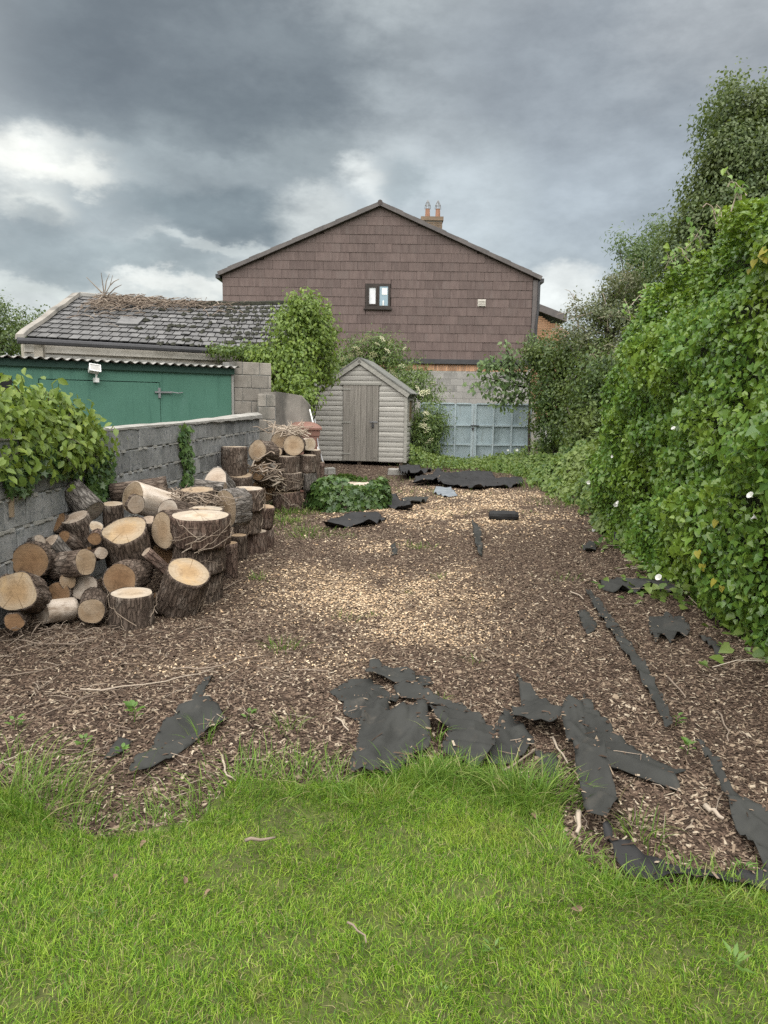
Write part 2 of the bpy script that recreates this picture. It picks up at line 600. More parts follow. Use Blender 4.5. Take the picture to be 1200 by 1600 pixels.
MT['corrugated'] = surf("corrugated_cement", (0.22, 0.215, 0.20), (0.33, 0.32, 0.30), 3.0, 0.85, 0.3, 50, stain=((0.12, 0.12, 0.1), 3.0, 0.5, 0.7))
MT['slate'] = surf("slate", (0.098, 0.097, 0.098), (0.150, 0.148, 0.146), 4.0, 0.65, 0.3, 30, rnd=0.24, stain=((0.19, 0.185, 0.175), 2.0, 0.60, 0.80))
MT['slate_under'] = surf("roof_under", (0.035, 0.035, 0.038), (0.05, 0.05, 0.052), 4.0, 0.9, 0.2, 30)
MT['moss'] = surf("roof_moss", (0.018, 0.018, 0.014), (0.04, 0.042, 0.028), 12.0, 0.98, 0.8, 60)
MT['tile'] = surf("hung_tile", (0.111, 0.081, 0.074), (0.148, 0.110, 0.100), 2.5, 0.75, 0.25, 30, rnd=0.12, stain=((0.135, 0.105, 0.096), 1.7, 0.5, 0.75), stretch=(4, 4, 0.8), streak=((0.16, 0.135, 0.125), 0.35, (0.075, 0.06, 0.055)))
MT['tile_under'] = surf("tile_batten", (0.05, 0.035, 0.03), (0.06, 0.042, 0.037), 3, 0.9, 0.1, 30)
MT['verge'] = surf("verge_trim", (0.10, 0.09, 0.088), (0.14, 0.125, 0.12), 4, 0.7, 0.1, 30)
MT['roof_tile'] = surf("roof_tile", (0.075, 0.062, 0.058), (0.10, 0.085, 0.08), 4, 0.85, 0.2, 30)
MT['trim_dark'] = surf("dark_flashing", (0.045, 0.045, 0.048), (0.06, 0.06, 0.064), 4, 0.6, 0.1, 30)
MT['brick'] = surf("orange_brick", (0.36, 0.20, 0.115), (0.50, 0.30, 0.18), 3.0, 0.9, 0.3, 60, rnd=0.25)
MT['brick_chimney'] = surf("chimney_brick", (0.17, 0.125, 0.085), (0.25, 0.185, 0.13), 3.0, 0.9, 0.3, 60, rnd=0.25)
MT['pot'] = surf("clay_pot", (0.27, 0.145, 0.095), (0.34, 0.19, 0.13), 4.0, 0.8, 0.2, 40)
MT['steel'] = surf("bare_steel", (0.16, 0.16, 0.165), (0.25, 0.25, 0.255), 8.0, 0.45, 0.1, 50, spec=0.6)
MT['upvc'] = surf("brown_window_frame", (0.03, 0.024, 0.02), (0.045, 0.035, 0.03), 4, 0.5, 0.05, 30)
MT['white'] = surf("white_plastic", (0.72, 0.72, 0.70), (0.80, 0.80, 0.78), 5, 0.45, 0.05, 40)
MT['lampglass'] = surf("lamp_glass", (0.36, 0.35, 0.33), (0.46, 0.45, 0.43), 8, 0.25, 0.05, 40, spec=0.5)
MT['curtain'] = surf("net_curtain", (0.62, 0.64, 0.66), (0.74, 0.76, 0.78), 5, 0.8, 0.1, 40)
MT['gate'] = surf("gate_paint", (0.287, 0.359, 0.390), (0.347, 0.419, 0.450), 2.2, 0.5, 0.15, 40, rnd=0.05, stain=((0.18, 0.225, 0.235), 1.6, 0.5, 0.72), spec=0.4, streak=((0.16, 0.165, 0.15), 0.5, (0.17, 0.12, 0.085)))
MT['gate_bar'] = surf("gate_bar_paint", (0.33, 0.40, 0.43), (0.40, 0.47, 0.50), 4.0, 0.5, 0.1, 40, spec=0.4)
MT['post'] = surf("pale_post", (0.46, 0.43, 0.38), (0.58, 0.55, 0.5), 5, 0.85, 0.3, 50)
MT['bin'] = surf("brown_bin", (0.17, 0.088, 0.068), (0.21, 0.11, 0.085), 4, 0.55, 0.1, 40, spec=0.35)
MT['membrane'] = surf("weed_membrane", (0.024, 0.0245, 0.0225), (0.037, 0.038, 0.035), 5.0, 0.8, 0.25, 420, stain=((0.075, 0.066, 0.054), 6.0, 0.57, 0.80), bdist=0.003, spec=0.3)
MT['membrane_black'] = surf("weed_membrane_black", (0.011, 0.011, 0.0115), (0.02, 0.02, 0.021), 5.0, 0.7, 0.25, 300, bdist=0.003, spec=0.35)
MT['membrane_blue'] = surf("slate_sheet", (0.13, 0.15, 0.17), (0.19, 0.21, 0.23), 5.0, 0.7, 0.2, 200)
MT['shed_board'] = woodmat("weathered_board", (0.30, 0.29, 0.265), (0.46, 0.445, 0.41), 0, rnd=0.13, tint=(0.36, 0.35, 0.31))
MT['shed_door'] = woodmat("weathered_door", (0.19, 0.175, 0.155), (0.30, 0.28, 0.25), 2, rnd=0.12, tint=(0.23, 0.22, 0.19))
MT['shed_trim'] = woodmat("weathered_trim", (0.24, 0.235, 0.21), (0.37, 0.36, 0.325), 0, rnd=0.1)
MT['felt'] = surf("roof_felt", (0.13, 0.135, 0.125), (0.19, 0.19, 0.175), 5, 0.95, 0.4, 80)
MT['bark'] = barkmat("bark", (0.082, 0.060, 0.047), (0.175, 0.135, 0.108), (0.30, 0.255, 0.215))
MT['bark_red'] = barkmat("bark_reddish", (0.085, 0.056, 0.045), (0.185, 0.132, 0.105), (0.27, 0.22, 0.185))
MT['bark_grey'] = barkmat("bark_grey", (0.10, 0.088, 0.078), (0.23, 0.21, 0.19), (0.40, 0.37, 0.34))
MT['bark_bare'] = surf("bare_wood", (0.38, 0.31, 0.24), (0.56, 0.49, 0.42), 8, 0.85, 0.5, 60, obj=True, rnd=0.12, stain=((0.24, 0.18, 0.13), 9.0, 0.52, 0.68), stretch=(2, 2, 0.6))
MT['face_pale'] = facemat("cut_pale", (0.447, 0.378, 0.297), (0.370, 0.288, 0.202), (0.482, 0.443, 0.387))
MT['face_tan'] = facemat("cut_tan", (0.378, 0.292, 0.202), (0.310, 0.219, 0.138), (0.430, 0.348, 0.258))
MT['face_orange'] = facemat("cut_orange", (0.43, 0.345, 0.245), (0.36, 0.24, 0.13), (0.47, 0.325, 0.17), stain=0.6)
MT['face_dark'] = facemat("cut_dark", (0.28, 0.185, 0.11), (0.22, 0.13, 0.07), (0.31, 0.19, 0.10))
MT['face_grey'] = facemat("cut_grey", (0.40, 0.34, 0.28), (0.32, 0.25, 0.19), (0.46, 0.41, 0.35))
MT['twig'] = islandmat("dry_twig", [(0, (0.11, 0.082, 0.062)), (0.5, (0.20, 0.155, 0.12)), (1, (0.32, 0.265, 0.21))], 0.85)
MT['twig_pale'] = islandmat("pale_twig", [(0, (0.26, 0.205, 0.155)), (1, (0.42, 0.36, 0.29))], 0.85)
MT['stem'] = islandmat("dead_ivy_stem", [(0, (0.22, 0.17, 0.12)), (0.6, (0.36, 0.30, 0.23)), (1, (0.5, 0.44, 0.36))], 0.85)
MT['trunk'] = barkmat("tree_bark", (0.06, 0.05, 0.042), (0.13, 0.11, 0.092), (0.2, 0.18, 0.16))
MT['leaf_hedge'] = leafmat("hedge_leaf", [(0.073, 0.152, 0.029), (0.125, 0.237, 0.036), (0.093, 0.196, 0.044), (0.178, 0.298, 0.044), (0.105, 0.218, 0.034), (0.244, 0.364, 0.063)], 0.36, 0.30, patch=(0.224, 0.314, 0.037), spec=0.5)
MT['leaf_vine'] = leafmat("vine_leaf", [(0.09, 0.15, 0.03), (0.18, 0.255, 0.042), (0.13, 0.205, 0.034), (0.24, 0.31, 0.055)], 0.34, 0.45)
MT['leaf_ivy'] = leafmat("ivy_leaf", [(0.030, 0.066, 0.020), (0.060, 0.112, 0.030), (0.090, 0.150, 0.038)], 0.15, 0.35)
MT['leaf_climb'] = leafmat("climber_leaf", [(0.085, 0.15, 0.028), (0.16, 0.235, 0.038), (0.12, 0.19, 0.032), (0.21, 0.285, 0.048)], 0.33, 0.45)
MT['leaf_elder'] = leafmat("elder_leaf", [(0.055, 0.10, 0.028), (0.10, 0.155, 0.040), (0.14, 0.20, 0.055)], 0.28, 0.5)
MT['leaf_dark'] = leafmat("dark_bush_leaf", [(0.034, 0.064, 0.022), (0.062, 0.105, 0.028), (0.105, 0.155, 0.036)], 0.26, 0.45, patch=(0.13, 0.17, 0.04), pscale=0.9)
MT['leaf_tall'] = leafmat("tall_tree_leaf", [(0.050, 0.084, 0.029), (0.088, 0.128, 0.045), (0.126, 0.166, 0.060)], 0.28, 0.5, patch=(0.126, 0.152, 0.056), pscale=0.7)
MT['leaf_mid'] = leafmat("mid_tree_leaf", [(0.075, 0.105, 0.045), (0.12, 0.145, 0.066), (0.165, 0.185, 0.095)], 0.28, 0.5, patch=(0.19, 0.175, 0.115), pscale=0.6)
MT['leaf_cherry'] = leafmat("cherry_leaf", [(0.06, 0.11, 0.036), (0.11, 0.17, 0.06), (0.15, 0.22, 0.08)], 0.3, 0.42)
MT['leaf_far'] = leafmat("far_tree_leaf", [(0.055, 0.095, 0.036), (0.10, 0.145, 0.05), (0.13, 0.17, 0.06)], 0.3, 0.5)
MT['leaf_bank'] = leafmat("bank_leaf", [(0.05, 0.10, 0.024), (0.09, 0.155, 0.03), (0.14, 0.21, 0.045), (0.17, 0.23, 0.06)], 0.3, 0.45, patch=(0.15, 0.2, 0.05), pscale=1.0)
MT['leaf_yellow'] = leafmat("yellow_leaf", [(0.32, 0.30, 0.04), (0.42, 0.36, 0.06)], 0.3, 0.45)
MT['petal'] = leafmat("white_petal", [(0.78, 0.78, 0.74), (0.84, 0.84, 0.8)], 0.25, 0.6)
MT['cream'] = leafmat("cream_flower", [(0.62, 0.60, 0.38), (0.74, 0.72, 0.52)], 0.2, 0.7)
MT['grass'] = islandmat("grass_blade", [(0, (0.040, 0.105, 0.008)), (0.3, (0.105, 0.225, 0.014)), (0.62, (0.195, 0.34, 0.024)), (0.87, (0.34, 0.47, 0.06)), (0.93, (0.30, 0.27, 0.11)), (1, (0.42, 0.36, 0.2))], 0.5, 0.3, 0.3, patch=(0.27, 0.33, 0.036), pscale=2.2, worn=(0.25, 0.20, 0.085))
MT['tuft'] = islandmat("tuft_blade", [(0, (0.065, 0.14, 0.016)), (0.6, (0.13, 0.23, 0.03)), (0.9, (0.2, 0.28, 0.055)), (1, (0.36, 0.32, 0.16))], 0.5, 0.3, 0.3)
MT['weed'] = leafmat("weed_leaf", [(0.07, 0.14, 0.025), (0.10, 0.19, 0.035), (0.13, 0.22, 0.05)], 0.3, 0.45)
MT['chip'] = islandmat("bark_chip", [(0, (0.026, 0.017, 0.011)), (0.30, (0.058, 0.037, 0.025)), (0.55, (0.105, 0.070, 0.049)), (0.76, (0.189, 0.139, 0.098)), (0.91, (0.258, 0.202, 0.143)), (1, (0.404, 0.343, 0.260))], 0.85)
MT['sawdust'] = islandmat("sawdust_flake", [(0, (0.40, 0.27, 0.16)), (0.5, (0.54, 0.40, 0.255)), (1, (0.64, 0.52, 0.37))], 0.9)
MT['soil'] = surf("lawn_soil", (0.055, 0.060, 0.020), (0.085, 0.105, 0.026), 9, 0.95, 0.5, 60)
MT['far'] = surf("far_ground", (0.05, 0.075, 0.025), (0.08, 0.11, 0.035), 1.5, 0.95, 0.3, 10)
MT['curled'] = islandmat("fallen_leaf", [(0, (0.10, 0.062, 0.038)), (1, (0.22, 0.155, 0.10))], 0.8)


def mulchmat():
    m, b = newmat("bark_mulch")
    pos = b.n('ShaderNodeNewGeometry').outputs['Position']
    at_ = b.n('ShaderNodeAttribute', attribute_name="sawdust")
    v = b.n('ShaderNodeTexVoronoi', {'Vector': b.vmath('ADD', pos, b.vmath('MULTIPLY', b.noise(pos, 20, 3).outputs[1], (0.03, 0.03, 0.03))), 'Scale': 75.0})
    rnd_ = b.n('ShaderNodeSeparateColor', {0: v.outputs['Color']}).outputs[0]
    c = b.ramp(rnd_, [(0, (0.028, 0.018, 0.013)), (0.45, (0.065, 0.043, 0.031)), (0.75, (0.125, 0.086, 0.063)), (1, (0.26, 0.195, 0.145))])
    n = b.noise(pos, 1.3, 4, 0.6)
    c = b.mix(b.smooth(n.outputs[0], 0.4, 0.7, 0.0, 0.5), c, (0.10, 0.068, 0.050))
    n2 = b.noise(pos, 24.0, 4, 0.7)
    sd_ = b.math('MULTIPLY', at_.outputs['Fac'], b.smooth(n2.outputs[0], 0.35, 0.6, 0.25, 1.0))
    c = b.mix(sd_, c, (0.46, 0.335, 0.215))
    h = b.math('ADD', v.outputs['Distance'], n2.outputs[0])
    bp = b.n('ShaderNodeBump', {'Strength': 0.9, 'Distance': 0.02, 'Height': h})
    p = b.n('ShaderNodeBsdfPrincipled', {'Base Color': c, 'Roughness': 0.9, 'Normal': bp.outputs[0]})
    p.inputs['Specular IOR Level'].default_value = 0.2
    finish(b, p.outputs[0])
    return m


MT['mulch'] = mulchmat()


def glassmat():
    m, b = newmat("window_glass")
    p = b.n('ShaderNodeBsdfPrincipled', {'Base Color': (0.30, 0.40, 0.46, 1), 'Roughness': 0.06})
    p.inputs['Specular IOR Level'].default_value = 0.7
    finish(b, p.outputs[0])
    return m


MT['glass'] = glassmat()

# ================================================================== the ground
def inpoly(x, y, poly):
    inside = np.zeros(x.shape, bool)
    n = len(poly)
    j = n - 1
    for i in range(n):
        xi, yi = poly[i]
        xj, yj = poly[j]
        c = ((yi > y) != (yj > y)) & (x < (xj - xi) * (y - yi) / (yj - yi + 1e-12) + xi)
        inside ^= c
        j = i
    return inside


SAW = []            # sawdust patches: centre x, y, radius x, y, weight
for px, py, rx, ry, wt in ((590, 930, 0.75, 0.75, 1.0), (640, 985, 0.60, 0.45, 0.9), (500, 905, 0.55, 0.5, 0.7), (540, 1030, 0.35, 0.28, 0.6),
                           (705, 800, 1.5, 1.6, 0.55), (730, 772, 1.2, 1.0, 0.5), (420, 1030, 0.35, 0.2, 0.5), (690, 905, 0.5, 0.5, 0.35), (240, 1048, 0.25, 0.1, 0.5),
                           (600, 850, 0.5, 0.5, 0.4)):
    p = gnd(px, py)
    SAW.append((p.x, p.y, rx, ry, wt))


def saw_mask(x, y):
    m = np.zeros(x.shape)
    for cx, cy, rx, ry, wt in SAW:
        m = np.maximum(m, wt * np.exp(-((x - cx) / rx) ** 2 - ((y - cy) / ry) ** 2))
    P = np.stack([x * 2.6, y * 2.0, np.zeros(x.shape)], 1)
    return np.clip(m * np.clip(0.30 + 2.6 * (fbm(P, 21, 4) - 0.36), 0, 1.5), 0, 1)


xs = np.linspace(-9, 9, 226)
ys = np.linspace(-1.5, 28, 370)
X, Y = np.meshgrid(xs, ys)
Z = ground_h(X, Y)
V = np.stack([X.ravel(), Y.ravel(), Z.ravel()], 1)
nx = len(xs)
idx = (np.arange(len(ys) - 1)[:, None] * nx + np.arange(nx - 1)[None, :]).ravel()
F = np.stack([idx, idx + 1, idx + 1 + nx, idx + nx], 1)
mulch = meshobj("mulch_ground", V, F, MT['mulch'], None, True)
tag(mulch, "brown bark mulch ground with pale sawdust patches", kind='structure')
a_ = mulch.data.attributes.new("sawdust", 'FLOAT', 'POINT')
a_.data.foreach_set("value", saw_mask(V[:, 0], V[:, 1]).astype(np.float32))
R_ = 600.0
far = meshobj("far_ground", [(-R_, -R_, -0.06), (R_, -R_, -0.06), (R_, R_, -0.06), (-R_, R_, -0.06)], np.array([[0, 1, 2, 3]]), MT['far'])
tag(far, "grassy ground beyond the yard", kind='structure')

LAWN_PX = [(-260, 1235), (-60, 1240), (20, 1236), (60, 1262), (110, 1302), (180, 1308), (250, 1286), (310, 1278), (345, 1240), (380, 1222), (450, 1226), (540, 1222),
           (580, 1206), (640, 1196), (700, 1188), (760, 1196), (800, 1212), (850, 1228), (876, 1265), (884, 1318), (925, 1362), (980, 1388), (1060, 1398),
           (1130, 1388), (1210, 1392), (1330, 1400), (1500, 1400)]
lawn_edge = [gnd(px, py) for px, py in LAWN_PX]
lawn_poly = [(p.x, p.y) for p in lawn_edge] + [(3.2, 1.2), (3.2, -0.6), (-3.2, -0.6), (-3.2, 1.2)]
pts2 = [Vector(p) for p in lawn_poly]
n0 = len(pts2)
edges = [(i, (i + 1) % n0) for i in range(n0)]
gx, gy = np.meshgrid(np.arange(-3, 3.2, 0.12), np.arange(-0.5, 3.4, 0.12))
keep = inpoly(gx.ravel(), gy.ravel(), lawn_poly)
pts2 += [Vector((float(a), float(b))) for a, b in zip(gx.ravel()[keep], gy.ravel()[keep])]
r_ = delaunay_2d_cdt(pts2, edges, [list(range(n0))], 1, 1e-5)
LV = np.array([(v.x, v.y, 0) for v in r_[0]])
LV[:, 2] = ground_h(LV[:, 0], LV[:, 1]) + 0.008
tag(meshobj("lawn", LV, [list(f) for f in r_[2]], MT['soil'], None, True), "lawn soil under the grass", kind='structure')


# ================================================================== block wall beside the yard
def frame2d(a, b):
    """unit along, unit normal (left of the way), rotation matrix with x along"""
    t = Vector((b[0] - a[0], b[1] - a[1], 0))
    L = t.length
    t /= L
    n = Vector((-t.y, t.x, 0))
    R = Matrix((t, n, Vector((0, 0, 1)))).transposed()
    return t, n, R, L


def wallx(y):
    return -2.97 + 0.065 * y


WA, WB = (wallx(3.3), 3.3), (wallx(12.7), 12.7)
t, n, R, L = frame2d(WA, WB)       # n points away from the yard (to -x)
wall = thing("block_wall", "low grey concrete block wall with cement capping behind the cut logs", "wall", (WA[0], WA[1], 0))
core = MB()
CH = 0.2165
WTOP = 0.03 + 6 * CH - 0.009
core.box((0, 0.012, -0.1), (L, 0.20, WTOP), R, (WA[0], WA[1], 0))
core.build("mortar", MT['mortar_dark'], wall)
o3 = Vector((WA[0], WA[1], 0))
for c in range(6):
    bw = 0.452 if c == 5 else 0.29
    z = 0.03 + c * CH + 0.104
    k = 0
    x = (bw / 2 if c % 2 else 0) - 0.1
    while x < L - 0.05:
        x0, x1 = max(x, 0.0), min(x + bw - 0.012, L)
        if x1 - x0 > 0.06:
            var = (k * 3 + c) % 4
            me = block_mesh(1.0 if False else round(x1 - x0, 3), 0.09, CH - 0.011, 0.007, MT['block_warm'] if (c, k) in () else MT['block'], var, 0.004)
            p = o3 + t * ((x0 + x1) / 2) + n * (0.045 + random.uniform(-0.004, 0.004)) + Vector((0, 0, z))
            piece("block", me, wall, p, R @ Matrix.Rotation(random.uniform(-0.008, 0.008), 3, 'Y'))
        x += bw
        k += 1
# smeared pale joints along the courses
sm = MB()
for c in range(1, 6):
    z = 0.03 + c * CH - 0.006
    m_ = 140
    for i in range(m_):
        if random.random() < 0.5:
            continue
        x0 = L * i / m_
        h_ = random.uniform(0.006, 0.018)
        sm.box((x0, -0.010 - random.uniform(0, 0.006), z - h_), (x0 + L / m_ * 0.98, 0.01, z + h_ * 0.7), R, o3)
tag(sm.build("mortar_smear", MT['mortar'], wall), kind='stuff')
# capping: uneven strip of cement, thicker towards the far end
m_ = 120
Vc, Fc = [], []
for i in range(m_ + 1):
    u = i / m_ * L
    th = 0.012 + 0.012 * vnoise([[u * 3, 0, 0]], 4)[0] + 0.07 * max(0, (u - 5.5) / 3.9) ** 1.3
    fo = 0.002 + 0.012 * vnoise([[u * 5, 3, 0]], 5)[0] + 0.045 * max(0, min(1, (u - 5.5) / 2))
    zb = WTOP - 0.02 * vnoise([[u * 6, 9, 0]], 6)[0]
    for (yy, z) in ((-fo, zb), (-fo * 0.9, WTOP + th * 0.6), (0.03, WTOP + th), (0.19, WTOP + th * 0.9), (0.22, WTOP - 0.012)):
        Vc.append(o3 + t * u + n * yy + Vector((0, 0, z)))
for i in range(m_):
    for j in range(4):
        a = i * 5 + j
        Fc.append((a, a + 5, a + 6, a + 1))
Fc.append(tuple(range(5)))
Fc.append(tuple(m_ * 5 + j for j in range(4, -1, -1)))
meshobj("coping", np.array(Vc), Fc, MT['cap'], wall)


# ================================================================== block pillar and old concrete wall beyond the low wall
def block_panel(name, label, cat, a, b, depth, z0, z1, bw, bh, mat, mortar, parent=None, jit=0.004):
    t, n, R, L = frame2d(a, b)
    th = thing(name, label, cat, (a[0], a[1], 0)) if parent is None else parent
    MB().box((0.0, 0.01, z0), (L, depth - 0.01, z1 - 0.01), R, (a[0], a[1], 0)).build("mortar", mortar, th)
    rows = max(1, round((z1 - z0) / bh))
    bh = (z1 - z0) / rows
    for c in range(rows):
        x = -bw / 2 if c % 2 else 0
        k = 0
        while x < L - 0.02:
            x0, x1 = max(x, 0), min(x + bw - 0.012, L)
            if x1 - x0 > 0.05:
                me = block_mesh(x1 - x0, depth + 0.004, bh - 0.012, 0.006, mat, (c + k) % 3, jit)
                piece("block", me, th, Vector((a[0], a[1], 0)) + t * ((x0 + x1) / 2) + n * (depth / 2 + random.uniform(-0.003, 0.003)) + Vector((0, 0, z0 + c * bh + bh / 2)), R)
            x += bw
            k += 1
    return th


pA, pB = at(366, 600, 13.05), at(424, 600, 13.5)
block_panel("block_pillar", "tall block pier at the end of the green lean-to", "wall", (pA.x, pA.y), (pB.x, pB.y), 0.45, 0.0, 2.28, 0.34, 0.225, MT['block_warm'], MT['mortar_dark'])

cw = thing("concrete_wall", "stained old concrete wall with sloping top under the bright green climber", "wall", (-2.1, 13.1, 0))
pts_top = [(404, 640, 13.0), (404, 614, 13.0), (432, 612, 13.15), (470, 618, 13.5), (484, 634, 13.7)]
front = [at(404, 640, 13.0)]
pr = [at(*q) for q in pts_top[1:]]
Vw, Fw = [], []
for q in pr:
    for zz_, dy in ((-0.1, 0), (q.z, 0), (q.z, 0.22), (-0.1, 0.22)):
        Vw.append((q.x, q.y + dy, zz_))
for i in range(len(pr) - 1):
    for j in range(4):
        k = (j + 1) % 4
        Fw.append((i * 4 + j, i * 4 + k, i * 4 + 4 + k, i * 4 + 4 + j))
Fw.append((3, 2, 1, 0))
e_ = (len(pr) - 1) * 4
Fw.append((e_, e_ + 1, e_ + 2, e_ + 3))
meshobj("rendered_face", np.array(Vw), Fw, MT['concrete'], cw)
# the near end shows its bare blocks
a, b = at(404, 640, 12.88), at(431, 640, 12.98)
block_panel("", "", "", (a.x, a.y), (b.x, b.y), 0.14, 0.0, at(404, 616, 12.9).z, 0.3, 0.22, MT['block_warm'], MT['mortar_dark'], parent=cw)


# ================================================================== green lean-to shed behind the wall
G0, G1 = at(-90, 556, 10.0), at(364, 575, 12.95)
GH = 2.13
t, n, R, L = frame2d((G0.x, G0.y), (G1.x, G1.y))     # n points away from the camera
go = Vector((G0.x, G0.y, 0))
green = thing("green_lean_to", "long green painted lean-to shed with corrugated roof behind the block wall", "shed", (G0.x, G0.y, 0))


def onG(px, py):
    """point of the facade plane seen at a pixel: (distance along, height)"""
    d = pixdir(px, py)
    # solve (cam + d*s - go) . n = 0
    c = Vector((0, 0, CAM_H)) - go
    s = -c.dot(n) / d.dot(n)
    P = Vector((0, 0, CAM_H)) + d * s
    return (P - go).dot(t), P.z


dx0, dz1 = onG(61, 592)
dx1, dz1b = onG(249, 599)
wx1, wz1 = onG(19, 588)
wx0 = wx1 - 1.1
wz0 = wz1 - 0.32
gap = 0.012
dtop = (dz1 + dz1b) / 2
# boarded wall: panels round the window and the door opening
for lo, hi in (((0, 0), (wx0, GH)), ((wx0, 0), (wx1, wz0)), ((wx0, wz1), (wx1, GH)), ((wx1, 0), (dx0 - gap, GH)), ((dx0 - gap, dtop + gap), (dx1 + gap, GH)), ((dx1 + gap, 0), (L, GH))):
    MB().box((lo[0], 0, lo[1]), (hi[0], 0.05, hi[1]), R, go).build("wall_panel", MT['green'], green)
MB().box((0.0, 0.06, 0), (L, 0.09, GH), R, go).build("inner_lining", MT['dark'], green)
MB().box((wx0, 0.035, wz0), (wx1, 0.055, wz1), R, go).build("window_pane", MT['dark'], green)
door = MB().box((dx0, -0.006, 0.1), (dx1, 0.045, dtop), R, go).build("door", MT['green'], green)
hb = MB()
lx, lz = onG(252, 612)
hb.box((lx - 0.06, -0.03, lz - 0.10), (lx - 0.025, -0.002, lz + 0.06), R, go)
hb.box((lx - 0.12, -0.035, lz - 0.02), (lx + 0.16, -0.018, lz + 0.005), R, go)
hb.tube([go + t * (lx + 0.15) + n * -0.03 + Vector((0, 0, lz)), go + t * (lx + 0.27) + n * -0.05 + Vector((0, 0, lz - 0.02)), go + t * (lx + 0.36) + n * -0.03 + Vector((0, 0, lz - 0.005))], 0.008)
hb.build("bolt", MT['steel'], door)
# end trim and fascia
MB().box((L - 0.04, -0.02, 0), (L, -0.002, GH - 0.05), R, go).build("corner_trim", MT['corrugated'], green)
MB().box((0, -0.05, GH - 0.085), (L, -0.004, GH + 0.015), R, go).build("fascia", MT['green_dark'], green)
# corrugated roof, rising gently to the back
nc = 420
us = np.linspace(-0.1, L + 0.06, nc)
wz_ = 0.018 * np.sin(us / 0.073 * math.pi)
Vr = []
for (yy, zz_) in ((-0.13, GH + 0.035), (2.2, GH - 0.04)):
    for th_ in (0, 0.008):
        for u, q in zip(us, wz_):
            Vr.append(go + t * u + n * yy + Vector((0, 0, zz_ + q + th_)))
Vr = np.array(Vr)
i = np.arange(nc - 1)
Fr = np.concatenate([np.stack([a + i, a + i + 1, b + i + 1, b + i], 1) for a, b in ((nc, 3 * nc), (2 * nc, 0), (0, nc), (3 * nc, 2 * nc))])
meshobj("corrugated_roof", Vr, Fr, MT['corrugated'], green)
MB().box((0.02, 0.1, 0), (L - 0.02, 2.1, GH - 0.12), R, go).build("shed_body", MT['green_dark'], green)

# floodlight on its bracket
fx, fz = onG(143, 583)
fl = thing("floodlight", "small white floodlight mounted above the green door", "light", go + t * fx + Vector((0, 0, fz)))
fo_ = go + t * fx + Vector((0, 0, fz))
Rf = R @ Matrix.Rotation(math.radians(-25), 3, 'X') @ Matrix.Rotation(math.radians(8), 3, 'Y')
b_ = MB().box((-0.0723, -0.1615, -0.0382), (0.0723, -0.0638, 0.0553), Rf, fo_)
b_.box((-0.0850, -0.1742, -0.0510), (0.0850, -0.1615, -0.0365), Rf, fo_).box((-0.0850, -0.1742, 0.0536), (0.0850, -0.1615, 0.0680), Rf, fo_)
b_.box((-0.0850, -0.1742, -0.0365), (-0.0706, -0.1615, 0.0536), Rf, fo_).box((0.0706, -0.1742, -0.0365), (0.0850, -0.1615, 0.0536), Rf, fo_)
b_.build("lamp_head", MT['white'], fl)
MB().box((-0.0706, -0.1666, -0.0365), (0.0706, -0.1623, 0.0536), Rf, fo_).build("lens", MT['lampglass'], fl)
b_ = MB().box((0.0170, -0.1020, -0.1360), (0.0723, 0.0000, -0.0723), R, fo_)
b_.tube([fo_ + t * 0.0425 + n * -0.0680 + Vector((0, 0, -0.0765)), fo_ + t * 0.0425 + n * -0.0850 + Vector((0, 0, -0.0170))], 0.0153, 6)
b_.build("bracket", MT['white'], fl)


# ================================================================== old outbuilding with slate roof
EL, ER = at(38, 527, 13.0), at(452, 550, 15.9)
RL = at(124, 463, 15.4)
nr_ = (ER - EL).cross(RL - EL).normalized()
if nr_.z < 0:
    nr_ = -nr_


def onplane(px, py, p0, nn):
    d = pixdir(px, py)
    c = Vector((0, 0, CAM_H))
    s = (p0 - c).dot(nn) / d.dot(nn)
    return c + d * s


RR = onplane(456, 475, EL, nr_)
ob = thing("slate_outbuilding", "old outbuilding with mossy slate roof behind the green lean-to", "building", (EL.x, EL.y, 0))


def roofpt(u, v, lift=0.0):
    a = EL.lerp(ER, u)
    b = RL.lerp(RR, u)
    p = a.lerp(b, v)
    sag = -0.16 * math.sin(math.pi * min(max(u, 0), 1)) * v * 0.6
    return p + nr_ * lift + Vector((0, 0, sag))


